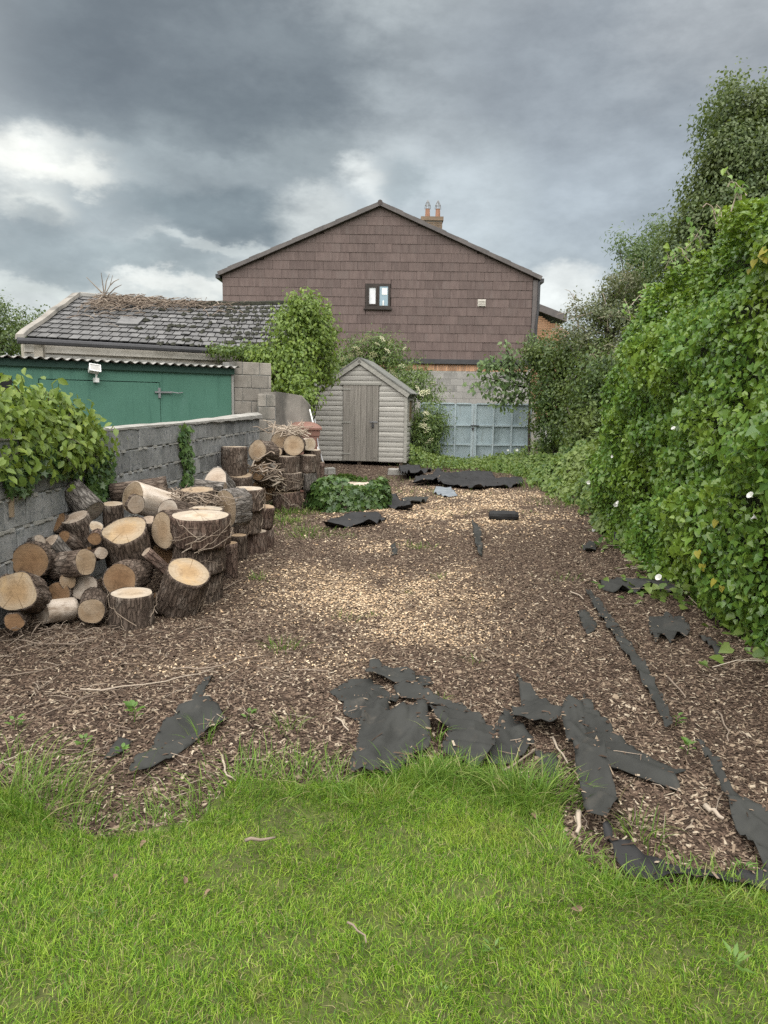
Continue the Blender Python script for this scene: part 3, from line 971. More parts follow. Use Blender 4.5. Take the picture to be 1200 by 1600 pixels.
# deck under the slates
Vd, Fd = [], []
for i in range(21):
    for j in range(7):
        Vd.append(roofpt(i / 20, j / 6, -0.03))
for i in range(20):
    for j in range(6):
        a = i * 7 + j
        Fd.append((a, a + 7, a + 8, a + 1))
meshobj("roof_deck", np.array(Vd), Fd, MT['slate_under'], ob)
rows, cols = 10, 29
moss = MB()
for r in range(rows):
    v0, v1 = r / rows, (r + 1.0) / rows
    for c in range(cols + 1):
        u0 = (c - (0.5 if r % 2 else 0)) / cols
        u1 = u0 + 1 / cols
        u0, u1 = max(u0, 0), min(u1, 1)
        if u1 - u0 < 0.008:
            continue
        rough_ = 1.0 if u0 > 0.45 else 0.35
        sl = random.gauss(0, 0.004) * rough_
        skew = random.gauss(0, 0.02) * rough_
        up = 1 / rows * 0.25
        g_ = 0.0018
        lo = 0.034 + abs(random.gauss(0, 0.010)) * rough_
        q = [roofpt(u0 + g_, v0 + sl, lo), roofpt(u1 - g_, v0 + sl + skew * 0.3, lo), roofpt(u1 - g_, min(v1 + up, 1), 0.008), roofpt(u0 + g_, min(v1 + up, 1), 0.008)]
        Vs = [*q] + [p_ - nr_ * 0.014 for p_ in q]
        cen = sum(q, Vector()) / 4
        Vs = np.array(Vs)
        o_ = meshobj("slate", Vs - np.array(cen), [(0, 1, 2, 3), (7, 6, 5, 4), (0, 4, 5, 1), (1, 5, 6, 2), (2, 6, 7, 3), (3, 7, 4, 0)], MT['slate'], None)
        o_.parent = ob
        o_.location = cen - ob.location
        # black moss lodged in the joints of the rougher right-hand half
        if u0 > 0.30 and random.random() < min(0.9, (u0 - 0.25) * 1.5):
            for _ in range(random.choice((1, 2, 2, 3))):
                uu = u0 + random.uniform(0, 1) * (u1 - u0)
                wd = random.uniform(0.006, 0.016)
                hv = random.uniform(0.018, 0.06)
                V_ = []
                for k in range(8):
                    an = k * math.pi / 4
                    V_.append(roofpt(uu + math.cos(an) * wd * random.uniform(0.6, 1.1), v0 - 0.006 + math.sin(an) * hv * random.uniform(0.6, 1.1), 0.042))
                V_.append(roofpt(uu, v0, 0.07))
                moss.add(V_, [(k, (k + 1) % 8, 8) for k in range(8)])
tag(moss.build("moss", MT['moss'], ob), kind='stuff')
# ridge capping, verge fillet, gutter, fascia, walls
for k in range(17):
    u0, u1 = k / 17 + 0.001, (k + 1) / 17 - 0.002
    q0, q1 = roofpt(u0, 1, 0), roofpt(u1, 1, 0)
    MB().tube([q0 + Vector((0, 0.03, 0.01)), q1 + Vector((0, 0.03, 0.01 + random.uniform(-.01, .01)))], 0.085, 8).build("ridge_tile", MT['moss'] if k > 6 else MT['corrugated'], ob)
e0, e1 = roofpt(-0.012, -0.02, 0.05), roofpt(-0.012, 1.0, 0.05)
Vv = []
for k in range(11):
    p_ = e0.lerp(e1, k / 10) + Vector((random.uniform(-.01, .01), 0, random.uniform(-.01, .01)))
    for (dx_, dz_) in ((-0.08, -0.06), (-0.07, 0.02), (0.07, 0.03), (0.09, -0.03)):
        Vv.append(p_ + Vector((dx_, 0, dz_)))
Fv = [(k * 4 + j, k * 4 + (j + 1) % 4, k * 4 + 4 + (j + 1) % 4, k * 4 + 4 + j) for k in range(10) for j in range(4)] + [(3, 2, 1, 0), (40, 41, 42, 43)]
meshobj("verge_fillet", np.array(Vv), Fv, MT['concrete'], ob)
MB().tube([roofpt(u, -0.035, -0.035) + Vector((0, -0.05, 0)) for u in np.linspace(-0.01, 1, 12)], 0.055, 8).build("gutter", MT['trim_dark'], ob)
tt, nn_, Rw, Lw = frame2d((EL.x, EL.y), (ER.x, ER.y))
zt = min(EL.z, ER.z) - 0.10
slope = (ER.z - EL.z) / Lw


def quadwall(name, p0, p1, zb0, zt0, zb1, zt1, off, thick, mat, parent):
    V_ = [p0 + nn_ * off, p1 + nn_ * off, p1 + nn_ * (off + thick), p0 + nn_ * (off + thick)]
    Vq = [(V_[0].x, V_[0].y, zb0), (V_[1].x, V_[1].y, zb1), (V_[2].x, V_[2].y, zb1), (V_[3].x, V_[3].y, zb0), (V_[0].x, V_[0].y, zt0), (V_[1].x, V_[1].y, zt1), (V_[2].x, V_[2].y, zt1), (V_[3].x, V_[3].y, zt0)]
    return meshobj(name, np.array(Vq), [(0, 3, 2, 1), (4, 5, 6, 7), (0, 1, 5, 4), (1, 2, 6, 5), (2, 3, 7, 6), (3, 0, 4, 7)], mat, parent)


quadwall("fascia", EL, ER, EL.z - 0.24, EL.z - 0.07, ER.z - 0.24, ER.z - 0.07, 0.03, 0.05, MT['post'], ob)
quadwall("wall", EL, ER, 0, EL.z - 0.10, 0, ER.z - 0.10, 0.09, 0.3, MT['roughcast'], ob)
quadwall("wall_ledge", EL, ER, 2.18, 2.36, 2.12, 2.30, 0.03, 0.06, MT['mortar'], ob)
# left gable
gl = [Vector((EL.x, EL.y + 0.1, 0)), Vector((RL.x, RL.y, 0)), Vector((RL.x, RL.y, RL.z - 0.08)), Vector((EL.x, EL.y + 0.1, EL.z - 0.1))]
Vg = [*gl] + [p_ + Vector((0.25, 0.02, 0)) for p_ in gl]
meshobj("gable_wall", np.array(Vg), [(3, 2, 1, 0), (4, 5, 6, 7), (0, 1, 5, 4), (1, 2, 6, 5), (2, 3, 7, 6), (3, 0, 4, 7)], MT['roughcast'], ob)
# rear slope so the building is closed from the side
bk = Vector((-0.25, 2.6, -1.2))
Vb = [roofpt(0, 1), roofpt(1, 1), roofpt(1, 1) + bk, roofpt(0, 1) + bk]
meshobj("rear_slope", np.array(Vb), [(0, 1, 2, 3)], MT['slate_under'], ob)
# small roof hatch
sk = MB()
q = [onplane(px, py, EL, nr_) + nr_ * 0.10 + Vector((0, 0, -0.07)) for px, py in ((180, 507), (214, 508), (224, 498), (190, 496))]
Vh = [*q] + [p_ - nr_ * 0.06 for p_ in q]
meshobj("roof_hatch", np.array(Vh), [(0, 1, 2, 3), (7, 6, 5, 4), (0, 4, 5, 1), (1, 5, 6, 2), (2, 6, 7, 3), (3, 7, 4, 0)], MT['slate'], ob)

# dead creeper on the roof
dv = thing("dead_creeper", "mat of dry brown creeper stems lying along the slate roof ridge", "creeper", roofpt(0.2, 0.9))
mb = MB()
mpatch = MB()
for k in range(520):
    u = 0.06 + abs(random.gauss(0, 0.26))
    v = 1.0 - abs(random.gauss(0, 0.17)) * (1.25 if 0.05 < u < 0.3 else 0.7)
    if u > 0.75 or v < 0.25:
        continue
    ln = random.uniform(0.1, 0.45)
    an = random.gauss(0, 0.8)
    p0 = roofpt(u, v, 0.06 + random.uniform(0, 0.06))
    dirv = (ER - EL).normalized() * math.cos(an) + (RL - EL).normalized() * math.sin(an)
    mb.tube([p0, p0 + dirv * ln * 0.5 + nr_ * random.uniform(0, 0.07), p0 + dirv * ln + nr_ * random.uniform(-0.03, 0.05)], random.uniform(0.004, 0.009), 3)
tag(mb.build("dry_stems", MT['twig'], dv), kind='stuff')
mb = MB()
for (a, b_, c) in (((163, 462), (160, 440), (158, 426)), ((163, 462), (172, 446), (176, 430)), ((160, 458), (150, 448), (135, 433)), ((168, 462), (180, 450), (190, 445)), ((164, 455), (166, 440), (171, 428)), ((172, 446), (178, 440), (186, 436))):
    mb.tube([at(*a, 15.4), at(*b_, 15.35), at(*c, 15.3)], [0.014, 0.010, 0.005], 4)
mb.build("bare_stalk", MT['twig'], dv)


# ================================================================== brown tile-hung house
HY = 26.0
hl, hr, hap = at(347, 428, HY), at(840, 436, HY), at(594, 322, HY)
zc = at(600, 560, HY).z           # foot of the cladding
x0, x1, xa = hl.x, hr.x, hap.x
ze = (at(350, 428, HY).z + at(838, 437, HY).z) / 2
za = hap.z
house = thing("tile_hung_house", "tall house gable hung with brown tiles rising behind the shed and gate", "house", ((x0 + x1) / 2, HY, 0))
HD = 9.0


def gable(y0, y1, inset=0.0, zb=None):
    zb = zc if zb is None else zb
    P = [(x0 + inset, zb), (x1 - inset, zb), (x1 - inset, ze - inset * 0.5), (xa, za - inset), (x0 + inset, ze - inset * 0.5)]
    V_ = [(x, y0, z) for x, z in P] + [(x, y1, z) for x, z in P]
    k = len(P)
    F_ = [tuple(range(k)), tuple(range(2 * k - 1, k - 1, -1))] + [(i, i + k, (i + 1) % k + k, (i + 1) % k) for i in range(k)]
    return np.array(V_), F_


V_, F_ = gable(HY + 0.02, HY + HD, 0.02)
meshobj("house_body", V_, F_, MT['tile_under'], house)
# window position on the gable
w0, w1 = at(571, 481, HY), at(610, 444, HY)
WX0, WX1, WZ0, WZ1 = w0.x, w1.x, w0.z, w1.z


def roofline(x):
    return ze + (za - ze) * ((x - x0) / (xa - x0) if x < xa else (x1 - x) / (x1 - xa))


def clip_poly(poly, f):
    out = []
    for i in range(len(poly)):
        a, b = poly[i], poly[(i + 1) % len(poly)]
        fa, fb = f(a), f(b)
        if fa >= 0:
            out.append(a)
        if (fa >= 0) != (fb >= 0):
            s = fa / (fa - fb)
            out.append((a[0] + (b[0] - a[0]) * s, a[1] + (b[1] - a[1]) * s))
    return out


_tiles = {}


def add_tile(poly):
    zb_ = min(p[1] for p in poly)
    cx, cz = sum(p[0] for p in poly) / len(poly), zb_
    key = tuple((round(p[0] - cx, 3), round(p[1] - cz, 3)) for p in poly)
    if key not in _tiles:
        k = len(poly)
        V_ = [(p[0] - cx, -0.017 + 0.012 * min(1, (p[1] - zb_) / 0.3), p[1] - cz) for p in poly] + [(p[0] - cx, 0.004, p[1] - cz) for p in poly]
        me = bpy.data.meshes.new("tile")
        setmesh(me, V_, [tuple(range(k)), tuple(range(2 * k - 1, k - 1, -1))] + [((i + 1) % k, i, i + k, (i + 1) % k + k) for i in range(k)])
        me.materials.append(MT['tile'])
        _tiles[key] = me
    o = bpy.data.objects.new("tile", _tiles[key])
    COL.objects.link(o)
    o.parent = house
    o.location = Vector((cx, HY + random.uniform(-0.003, 0.003), cz)) - house.location
    o.rotation_euler = (random.gauss(0, 0.004), random.gauss(0, 0.0025), 0)


TW, THT = 0.575, 0.292
row = 0
z = zc
while z < za - 0.05:
    k = 0
    x = x0 - (TW / 2 if row % 2 else 0)
    while x < x1 - 0.02:
        a0, a1 = max(x, x0 + 0.005), min(x + TW, x1 - 0.16)
        g_ = 0.003
        rects = [(a0 + g_, a1 - g_, z, z + THT)]
        if a1 > WX0 - 0.03 and a0 < WX1 + 0.03 and z + THT > WZ0 - 0.03 and z < WZ1 + 0.03:
            rects = []
            if a0 < WX0 - 0.05:
                rects.append((a0 + g_, WX0 - 0.01, z, z + THT))
            if a1 > WX1 + 0.05:
                rects.append((WX1 + 0.01, a1 - g_, z, z + THT))
            m0, m1 = max(a0 + g_, WX0 - 0.01), min(a1 - g_, WX1 + 0.01)
            if z < WZ0 - 0.02:
                rects.append((m0, m1, z, WZ0 - 0.01))
            if z + THT > WZ1 + 0.02:
                rects.append((m0, m1, WZ1 + 0.01, z + THT))
        for r0, r1, q0, q1 in rects:
            if r1 - r0 < 0.03 or q1 - q0 < 0.02:
                continue
            poly = [(r0, q0), (r1, q0), (r1, q1), (r0, q1)]
            if max(q1 - roofline(r0), q1 - roofline(r1), q1 - roofline((r0 + r1) / 2)) > -0.02:
                poly = clip_poly(poly, lambda p: (ze + (za - ze) * (p[0] - x0) / (xa - x0)) - 0.03 - p[1])
                if len(poly) >= 3:
                    poly = clip_poly(poly, lambda p: (ze + (za - ze) * (x1 - p[0]) / (x1 - xa)) - 0.03 - p[1])
            if len(poly) >= 3 and abs(sum(poly[i][0] * poly[(i + 1) % len(poly)][1] - poly[(i + 1) % len(poly)][0] * poly[i][1] for i in range(len(poly)))) > 0.02:
                add_tile(poly)
        x += TW
        k += 1
    z += THT
    row += 1
# corner board, roof slopes with verge
MB().box((x1 - 0.15, HY - 0.045, zc), (x1 + 0.01, HY + 0.02, ze - 0.05)).build("corner_board", MT['verge'], house)
MB().tube([(x1 + 0.05, HY - 0.07, ze - 0.1), (x1 + 0.05, HY - 0.07, ze - 1.0), (x1 + 0.01, HY - 0.07, ze - 1.5), (x1 + 0.01, HY - 0.07, zc)], 0.045, 8).build("downpipe", MT['trim_dark'], house)
for s, (ex, name) in ((-1, (x0 - 0.10, "roof")), (1, (x1 + 0.10, "roof"))):
    sl = (za - ze) / (xa - x0) if s < 0 else (za - ze) / (x1 - xa)
    e = Vector((ex, 0, ze - 0.10 * sl + 0.02))
    r_ = Vector((xa, 0, za + 0.02))
    P = [(e.x, HY - 0.10, e.z), (r_.x, HY - 0.10, r_.z), (r_.x, HY + HD, r_.z), (e.x, HY + HD, e.z)]
    V_ = [(x, y, z + 0.085) for x, y, z in P] + [(x, y, z) for x, y, z in P]
    rf = meshobj("roof", np.array(V_), [(0, 1, 2, 3), (7, 6, 5, 4), (0, 4, 5, 1), (1, 5, 6, 2), (2, 6, 7, 3), (3, 7, 4, 0)], MT['roof_tile'], house)
    # verge units stepping up the gable
    nv = 15
    for i in range(nv):
        a = e.lerp(r_, i / nv)
        b_ = e.lerp(r_, (i + 1.0) / nv)
        dr = (b_ - a).normalized()
        up = Vector((-dr.z, 0, dr.x)) if dr.x > 0 else Vector((dr.z, 0, -dr.x))
        li = 0.012 if i % 2 else 0.0
        V2 = []
        for yy in (HY - 0.16, HY + 0.16):
            for q_, hh in ((a, -0.03), (b_, -0.03), (b_, 0.095 + li), (a, 0.102 + li)):
                v_ = q_ + up * hh
                V2.append((v_.x, yy, v_.z))
        meshobj("verge_tile", np.array(V2), [(0, 1, 2, 3), (7, 6, 5, 4), (0, 4, 5, 1), (1, 5, 6, 2), (2, 6, 7, 3), (3, 7, 4, 0)], MT['verge'], rf)
MB().tube([(xa, HY - 0.17, za + 0.085), (xa, HY + HD, za + 0.085)], 0.085, 8).build("ridge", MT['roof_tile'], house)
for ex in (x0 - 0.13, x1 + 0.13):
    MB().box((ex - 0.07, HY - 0.12, ze - 0.13), (ex + 0.07, HY + HD, ze + 0.0)).build("gutter", MT['trim_dark'], house)
# window
fr = MB()
d_ = 0.075
fr.box((WX0, HY - 0.06, WZ0), (WX0 + d_, HY + 0.012, WZ1)).box((WX1 - d_, HY - 0.06, WZ0), (WX1, HY + 0.012, WZ1))
fr.box((WX0 + d_, HY - 0.06, WZ0), (WX1 - d_, HY + 0.012, WZ0 + d_)).box((WX0 + d_, HY - 0.06, WZ1 - d_), (WX1 - d_, HY + 0.012, WZ1))
xm = WX0 + (WX1 - WX0) * 0.52
fr.box((xm - 0.04, HY - 0.058, WZ0 + d_), (xm + 0.04, HY + 0.012, WZ1 - d_))
win = fr.build("window", MT['upvc'], house)
sa = MB()
s0, s1, s2, s3 = WX0 + d_ + 0.002, xm - 0.042, WZ0 + d_ + 0.002, WZ1 - d_ - 0.002
e_ = 0.05
sa.box((s0, HY - 0.075, s2), (s0 + e_, HY - 0.02, s3)).box((s1 - e_, HY - 0.075, s2), (s1, HY - 0.02, s3)).box((s0 + e_, HY - 0.075, s2), (s1 - e_, HY - 0.02, s2 + e_)).box((s0 + e_, HY - 0.075, s3 - e_), (s1 - e_, HY - 0.02, s3))
sa.build("sash", MT['upvc'], win)
MB().box((s0 + e_, HY - 0.05, s2 + e_), (s1 - e_, HY - 0.04, s3 - e_)).build("pane", MT['curtain'], win)
MB().box((xm + 0.04, HY - 0.045, WZ0 + d_), (WX1 - d_, HY - 0.035, WZ1 - d_)).build("pane", MT['glass'], win)
MB().box((xm + 0.12, HY - 0.052, WZ1 - 0.36), (xm + 0.30, HY - 0.047, WZ1 - 0.14)).build("paper", MT['white'], win)
MB().tube([(xm + 0.17, HY - 0.05, WZ0 + d_), (xm + 0.17, HY - 0.05, WZ0 + 0.2), (xm + 0.17, HY - 0.05, WZ0 + 0.25)], [0.028, 0.028, 0.012], 8).build("bottle", MT['white'], win)
MB().box((WX0 - 0.06, HY - 0.10, WZ0 - 0.06), (WX1 + 0.06, HY + 0.0, WZ0 - 0.002)).build("sill", MT['upvc'], win)
# vent
v0, v1 = at(747, 478, HY), at(758, 469, HY)
vb = MB()
for i in range(4):
    zz_ = v0.z + (v1.z - v0.z) * i / 4
    vb.box((v0.x, HY - 0.07, zz_), (v1.x, HY - 0.035, zz_ + 0.034))
vb.box((v0.x - 0.02, HY - 0.045, v0.z - 0.02), (v1.x + 0.02, HY - 0.03, v1.z + 0.02))
vb.build("vent", MT['post'], house)
# foot of the cladding: dark flashing, soldier course, grey blockwork
MB().box((x0 + 0.1, HY - 0.10, zc - 0.16), (x1, HY + 0.1, zc - 0.004)).build("flashing", MT['trim_dark'], house)
sb = MB()
MB().box((x0 + 0.2, HY + 0.012, zc - 0.46), (x1 - 0.1, HY + 0.2, zc - 0.165)).build("soldier_mortar", MT['mortar'], house)
k = 0
bx = x0 + 0.2
me = block_mesh(0.068, 0.1, 0.225, 0.004, MT['brick'], 0, 0.001)
while bx < x1 - 0.2:
    o = piece("brick", me, house, (bx + 0.034, HY + 0.055, zc - 0.285), None) if at(640, 560, HY).x < bx < at(790, 560, HY).x else None
    if o is None:
        sb.box((bx, HY + 0.006, zc - 0.397), (bx + 0.068, HY + 0.1, zc - 0.172))
    bx += 0.077
tag(sb.build("brickwork", MT['brick'], house), kind='stuff')
MB().box((x0 + 0.2, HY + 0.02, 0), (x1 - 0.1, HY + 0.3, zc - 0.402)).build("mortar", MT['mortar_dark'], house)
zz_ = 0.0
c = 0
while zz_ < zc - 0.45:
    bx = x0 + 0.2 - (0.225 if c % 2 else 0)
    h_ = min(0.215, zc - 0.405 - zz_)
    while bx < x1 - 0.15:
        a0, a1 = max(bx, x0 + 0.2), min(bx + 0.442, x1 - 0.1)
        if a1 - a0 > 0.08 and at(600, 600, HY).x < (a0 + a1) / 2 < at(850, 600, HY).x:
            piece("block", block_mesh(a1 - a0, 0.1, h_, 0.004, MT['render_grey'], c % 3, 0.002), house, ((a0 + a1) / 2, HY + 0.062, zz_ + h_ / 2))
        bx += 0.45
    zz_ += 0.223
    c += 1
# chimney with two pots and wire cowls
CY = HY + 3.2
c0, c1 = at(657, 372, CY), at(693, 338, CY)
ch = MB().box((c0.x + 0.05, CY, za - 2.0), (c1.x - 0.05, CY + 0.9, c1.z - 0.16)).build("chimney", MT['mortar'], house)
bs = MB()
zz_ = za - 1.6
c = 0
while zz_ < c1.z - 0.2:
    bx = c0.x + 0.04 - (0.11 if c % 2 else 0)
    while bx < c1.x - 0.05:
        a0, a1 = max(bx, c0.x + 0.04), min(bx + 0.215, c1.x - 0.04)
        if a1 - a0 > 0.03:
            bs.box((a0, CY - 0.012, zz_), (a1, CY + 0.05, zz_ + 0.065))
        bx += 0.225
    zz_ += 0.075
    c += 1
tag(bs.build("brickwork", MT['brick_chimney'], ch), kind='stuff')
MB().box((c0.x, CY - 0.06, c1.z - 0.16), (c1.x, CY + 0.95, c1.z - 0.02)).build("chimney_cap", MT['brick_chimney'], ch)
for px in (668, 684):
    pb = at(px, 337, CY + 0.3)
    MB().tube([(pb.x, CY + 0.3, c1.z - 0.02), (pb.x, CY + 0.3, c1.z + 0.06), (pb.x, CY + 0.3, c1.z + 0.30), (pb.x, CY + 0.3, c1.z + 0.33)], [0.10, 0.095, 0.085, 0.092], 10).build("chimney_pot", MT['pot'], ch)
    wb = MB()
    for q in range(6):
        an = q * math.pi / 3
        wb.tube([(pb.x + 0.11 * math.cos(an), CY + 0.3 + 0.11 * math.sin(an), c1.z + 0.32), (pb.x + 0.095 * math.cos(an), CY + 0.3 + 0.095 * math.sin(an), c1.z + 0.46), (pb.x, CY + 0.3, c1.z + 0.66)], 0.011, 4)
    for hh, rr in ((0.46, 0.095), (0.56, 0.05)):
        wb.tube([(pb.x + rr * math.cos(a_), CY + 0.3 + rr * math.sin(a_), c1.z + hh) for a_ in np.linspace(0, 2 * math.pi, 9)], 0.01, 4)
    wb.build("wire_cowl", MT['steel'], ch)

# neighbouring brick house, mostly hidden
BY = 33.0
bl, br = at(836, 520, BY), at(862, 520, BY)
nb = thing("brick_house", "sliver of an orange brick house beside the brown tiled gable", "house", (bl.x, BY, 0))
zr0, zr1 = at(840, 484, BY).z, at(900, 508, BY).z
P = [(bl.x - 1, 0), (br.x + 0.4, 0), (br.x + 0.4, zr1 - 0.5), (bl.x - 1, zr0 + 0.3)]
V_ = [(x, BY, z) for x, z in P] + [(x, BY + 6, z) for x, z in P]
wl = meshobj("wall", np.array(V_), [(0, 1, 2, 3), (7, 6, 5, 4), (0, 4, 5, 1), (1, 5, 6, 2), (2, 6, 7, 3), (3, 7, 4, 0)], MT['mortar'], nb)
bs = MB()
zz_ = 1.0
c = 0
while zz_ < zr0 + 0.3:
    bx = bl.x - 0.6 - (0.11 if c % 2 else 0)
    while bx < br.x + 0.6:
        top = zr0 + 0.3 + (zr1 - 0.5 - zr0 - 0.3) * (bx + 0.2 - bl.x + 1) / (br.x - bl.x + 2.5)
        if zz_ + 0.065 < top:
            bs.box((bx, BY - 0.012, zz_), (bx + 0.215, BY + 0.02, zz_ + 0.065))
        bx += 0.225
    zz_ += 0.075
    c += 1
tag(bs.build("brickwork", MT['brick'], wl), kind='stuff')
a, b_ = at(830, 468, BY - 0.2), at(868, 484, BY - 0.2)
V_ = [(a.x - 1, BY - 0.25, a.z + 0.3), (b_.x + 0.5, BY - 0.25, b_.z - 0.2), (b_.x + 0.5, BY + 6.2, b_.z - 0.2), (a.x - 1, BY + 6.2, a.z + 0.3)]
V_ = V_ + [(x, y, z - 0.30) for x, y, z in V_]
meshobj("roof", np.array(V_), [(0, 1, 2, 3), (7, 6, 5, 4), (0, 4, 5, 1), (1, 5, 6, 2), (2, 6, 7, 3), (3, 7, 4, 0)], MT['verge'], nb)


# ================================================================== wooden shed
SY = 19.15
sl_, sr_ = at(490.5, 729, SY), at(632.5, 733, SY - 0.3)
S0 = Vector((sl_.x, SY, 0))
S1 = Vector((sr_.x, SY - 0.34, 0))
t, n, R, L = frame2d((S0.x, S0.y), (S1.x, S1.y))
shed = thing("wooden_shed", "weathered grey timber shed with pitched roof and closed plank door", "shed", tuple(S0))
EZ, RZ, SD = 1.84, 2.62, 1.9
F0 = 0.10       # floor level


def S(u, d, z):
    return S0 + t * u + n * d + Vector((0, 0, z))


def box_s(name, lo, hi, mat, parent=shed):
    """a board in shed coordinates, its own object frame (grain along x)"""
    cx = [(lo[i] + hi[i]) / 2 for i in range(3)]
    me = bpy.data.meshes.new(name)
    h = [(hi[i] - lo[i]) / 2 for i in range(3)]
    V_ = [(sx * h[0], sy * h[1], sz * h[2]) for sx in (-1, 1) for sy in (-1, 1) for sz in (-1, 1)]
    setmesh(me, V_, [(0, 1, 3, 2), (4, 6, 7, 5), (0, 4, 5, 1), (2, 3, 7, 6), (0, 2, 6, 4), (1, 5, 7, 3)])
    me.materials.append(mat)
    o = bpy.data.objects.new(name, me)
    COL.objects.link(o)
    o.parent = parent
    o.location = S(*cx) - rootloc(parent)
    o.rotation_euler = R.to_euler()
    return o


def loglap(parent, p0, along, out, length, hgt, clipf=None):
    """one rounded cladding board: profile bulging outwards; p0 lower start"""
    prof = [(0.0, 0.0), (0.016, 0.008), (0.022, 0.035), (0.022, 0.080), (0.014, 0.112), (0.003, hgt)]
    me = bpy.data.meshes.new("cladding_board")
    V_ = []
    ends = [(0, 0), (length, length)] if clipf is None else clipf
    for (y_, z_) in prof:
        f_ = z_ / hgt
        a = ends[0][0] + (ends[0][1] - ends[0][0]) * f_ if clipf else 0
        b_ = ends[1][0] + (ends[1][1] - ends[1][0]) * f_ if clipf else length
        V_.append((a, -y_, z_))
        V_.append((b_, -y_, z_))
    k = len(prof)
    F_ = [(2 * i, 2 * i + 1, 2 * i + 3, 2 * i + 2) for i in range(k - 1)] + [tuple(2 * i for i in range(k - 1, -1, -1)), tuple(2 * i + 1 for i in range(k))]
    F_.append((0, 2 * k - 2, 2 * k - 1, 1))
    setmesh(me, V_, F_)
    me.materials.append(MT['shed_board'])
    o = bpy.data.objects.new("cladding_board", me)
    COL.objects.link(o)
    o.parent = parent
    Rm = Matrix((along, -out, Vector((0, 0, 1)))).transposed()
    o.location = p0 - rootloc(parent)
    o.rotation_euler = Rm.to_euler()
    return o


BH = 0.1275
du0, du1 = L * 0.325, L * 0.708
dz0, dz1 = F0 + 0.02, F0 + 1.93
nb_ = 0
z = F0
while z < RZ - 0.08:
    z2 = min(z + BH, RZ)
    def half(zq):
        return L / 2 if zq <= EZ else L / 2 * max(0.0, (RZ - zq) / (RZ - EZ))
    ha, hb_ = half(z), half(z2)
    lo_a, lo_b = L / 2 - ha, L / 2 - hb_
    hi_a, hi_b = L / 2 + ha, L / 2 + hb_
    if z < dz1 - 0.03:
        loglap(shed, S(0, 0, z), t, -n, L, BH, [(lo_a, lo_b), (du0 - 0.015, du0 - 0.015)])
        loglap(shed, S(0, 0, z), t, -n, L, BH, [(du1 + 0.015, du1 + 0.015), (hi_a, hi_b)])
    else:
        loglap(shed, S(0, 0, z), t, -n, L, BH, [(lo_a, lo_b), (hi_a, hi_b)])
    if z2 <= EZ + 0.02:
        # right side, behind the corner trim; the window interrupts the upper boards
        if F0 + 0.95 < z < F0 + 1.62:
            loglap(shed, S(L, 0.02, z), n, t, SD, BH, [(0, 0), (0.35, 0.35)])
            loglap(shed, S(L, 0.02, z), n, t, SD, BH, [(1.25, 1.25), (SD, SD)])
        else:
            loglap(shed, S(L, 0.02, z), n, t, SD, BH)
    z = z2
# carcass behind the boards
P = [(0.01, F0), (L - 0.01, F0), (L - 0.01, EZ), (L / 2, RZ - 0.02), (0.01, EZ)]
V_ = [S(u, 0.015, z) for u, z in P] + [S(u, SD, z) for u, z in P]
meshobj("shed_carcass", np.array(V_), [(0, 1, 2, 3, 4), (9, 8, 7, 6, 5)] + [(i, i + 5, (i + 1) % 5 + 5, (i + 1) % 5) for i in range(5)], MT['shed_trim'], shed)
# corner posts
box_s("corner_trim", (-0.012, -0.045, F0), (0.035, -0.002, EZ - 0.02), MT['shed_trim'])
box_s("corner_trim", (L - 0.035, -0.045, F0), (L + 0.04, -0.002, EZ - 0.02), MT['shed_trim'])
# door of planks with ledge hinges, hasp and padlock
dr = thing("door", None, None, tuple(S(du0, 0, dz0) - S0))
dr.parent = shed
np_ = 6
pw = (du1 - du0) / np_
for i in range(np_):
    me = bpy.data.meshes.new("plank")
    h = (pw / 2 - 0.003, 0.012, (dz1 - dz0) / 2)
    V_ = [(sx * h[0], sy * h[1], sz * h[2]) for sx in (-1, 1) for sy in (-1, 1) for sz in (-1, 1)]
    setmesh(me, V_, [(0, 1, 3, 2), (4, 6, 7, 5), (0, 4, 5, 1), (2, 3, 7, 6), (0, 2, 6, 4), (1, 5, 7, 3)])
    me.materials.append(MT['shed_door'])
    o = bpy.data.objects.new("plank", me)
    COL.objects.link(o)
    o.parent = dr
    o.location = S(du0 + pw * (i + 0.5), -0.028 - (0.004 if i % 2 else 0), (dz0 + dz1) / 2) - rootloc(dr)
    o.rotation_euler = R.to_euler()
for zz_ in (dz0 + 0.18, dz0 + 0.98, dz1 - 0.10):
    hb = MB().box((du0 - 0.03, -0.052, zz_ - 0.018), (du0 + 0.20, -0.044, zz_ + 0.018), R, S0)
    hb.build("hinge", MT['shed_trim'], dr)
hb = MB().box((du1 - 0.22, -0.058, dz0 + 0.98), (du1 - 0.02, -0.045, dz0 + 1.015), R, S0)
hb.build("hasp", MT['steel'], dr)
hb = MB().box((du1 - 0.165, -0.085, dz0 + 0.86), (du1 - 0.105, -0.055, dz0 + 0.93), R, S0)
q = S(du1 - 0.135, -0.07, dz0 + 0.93)
hb.tube([q + t * 0.02 * math.cos(a_) + Vector((0, 0, 0.06 * math.sin(a_))) for a_ in np.linspace(0, math.pi, 7)], 0.006, 5)
hb.build("padlock", MT['trim_dark'], dr)
box_s("lintel", (du0 - 0.06, -0.055, dz1 + 0.01), (du1 + 0.06, -0.032, dz1 + 0.055), MT['shed_trim'])
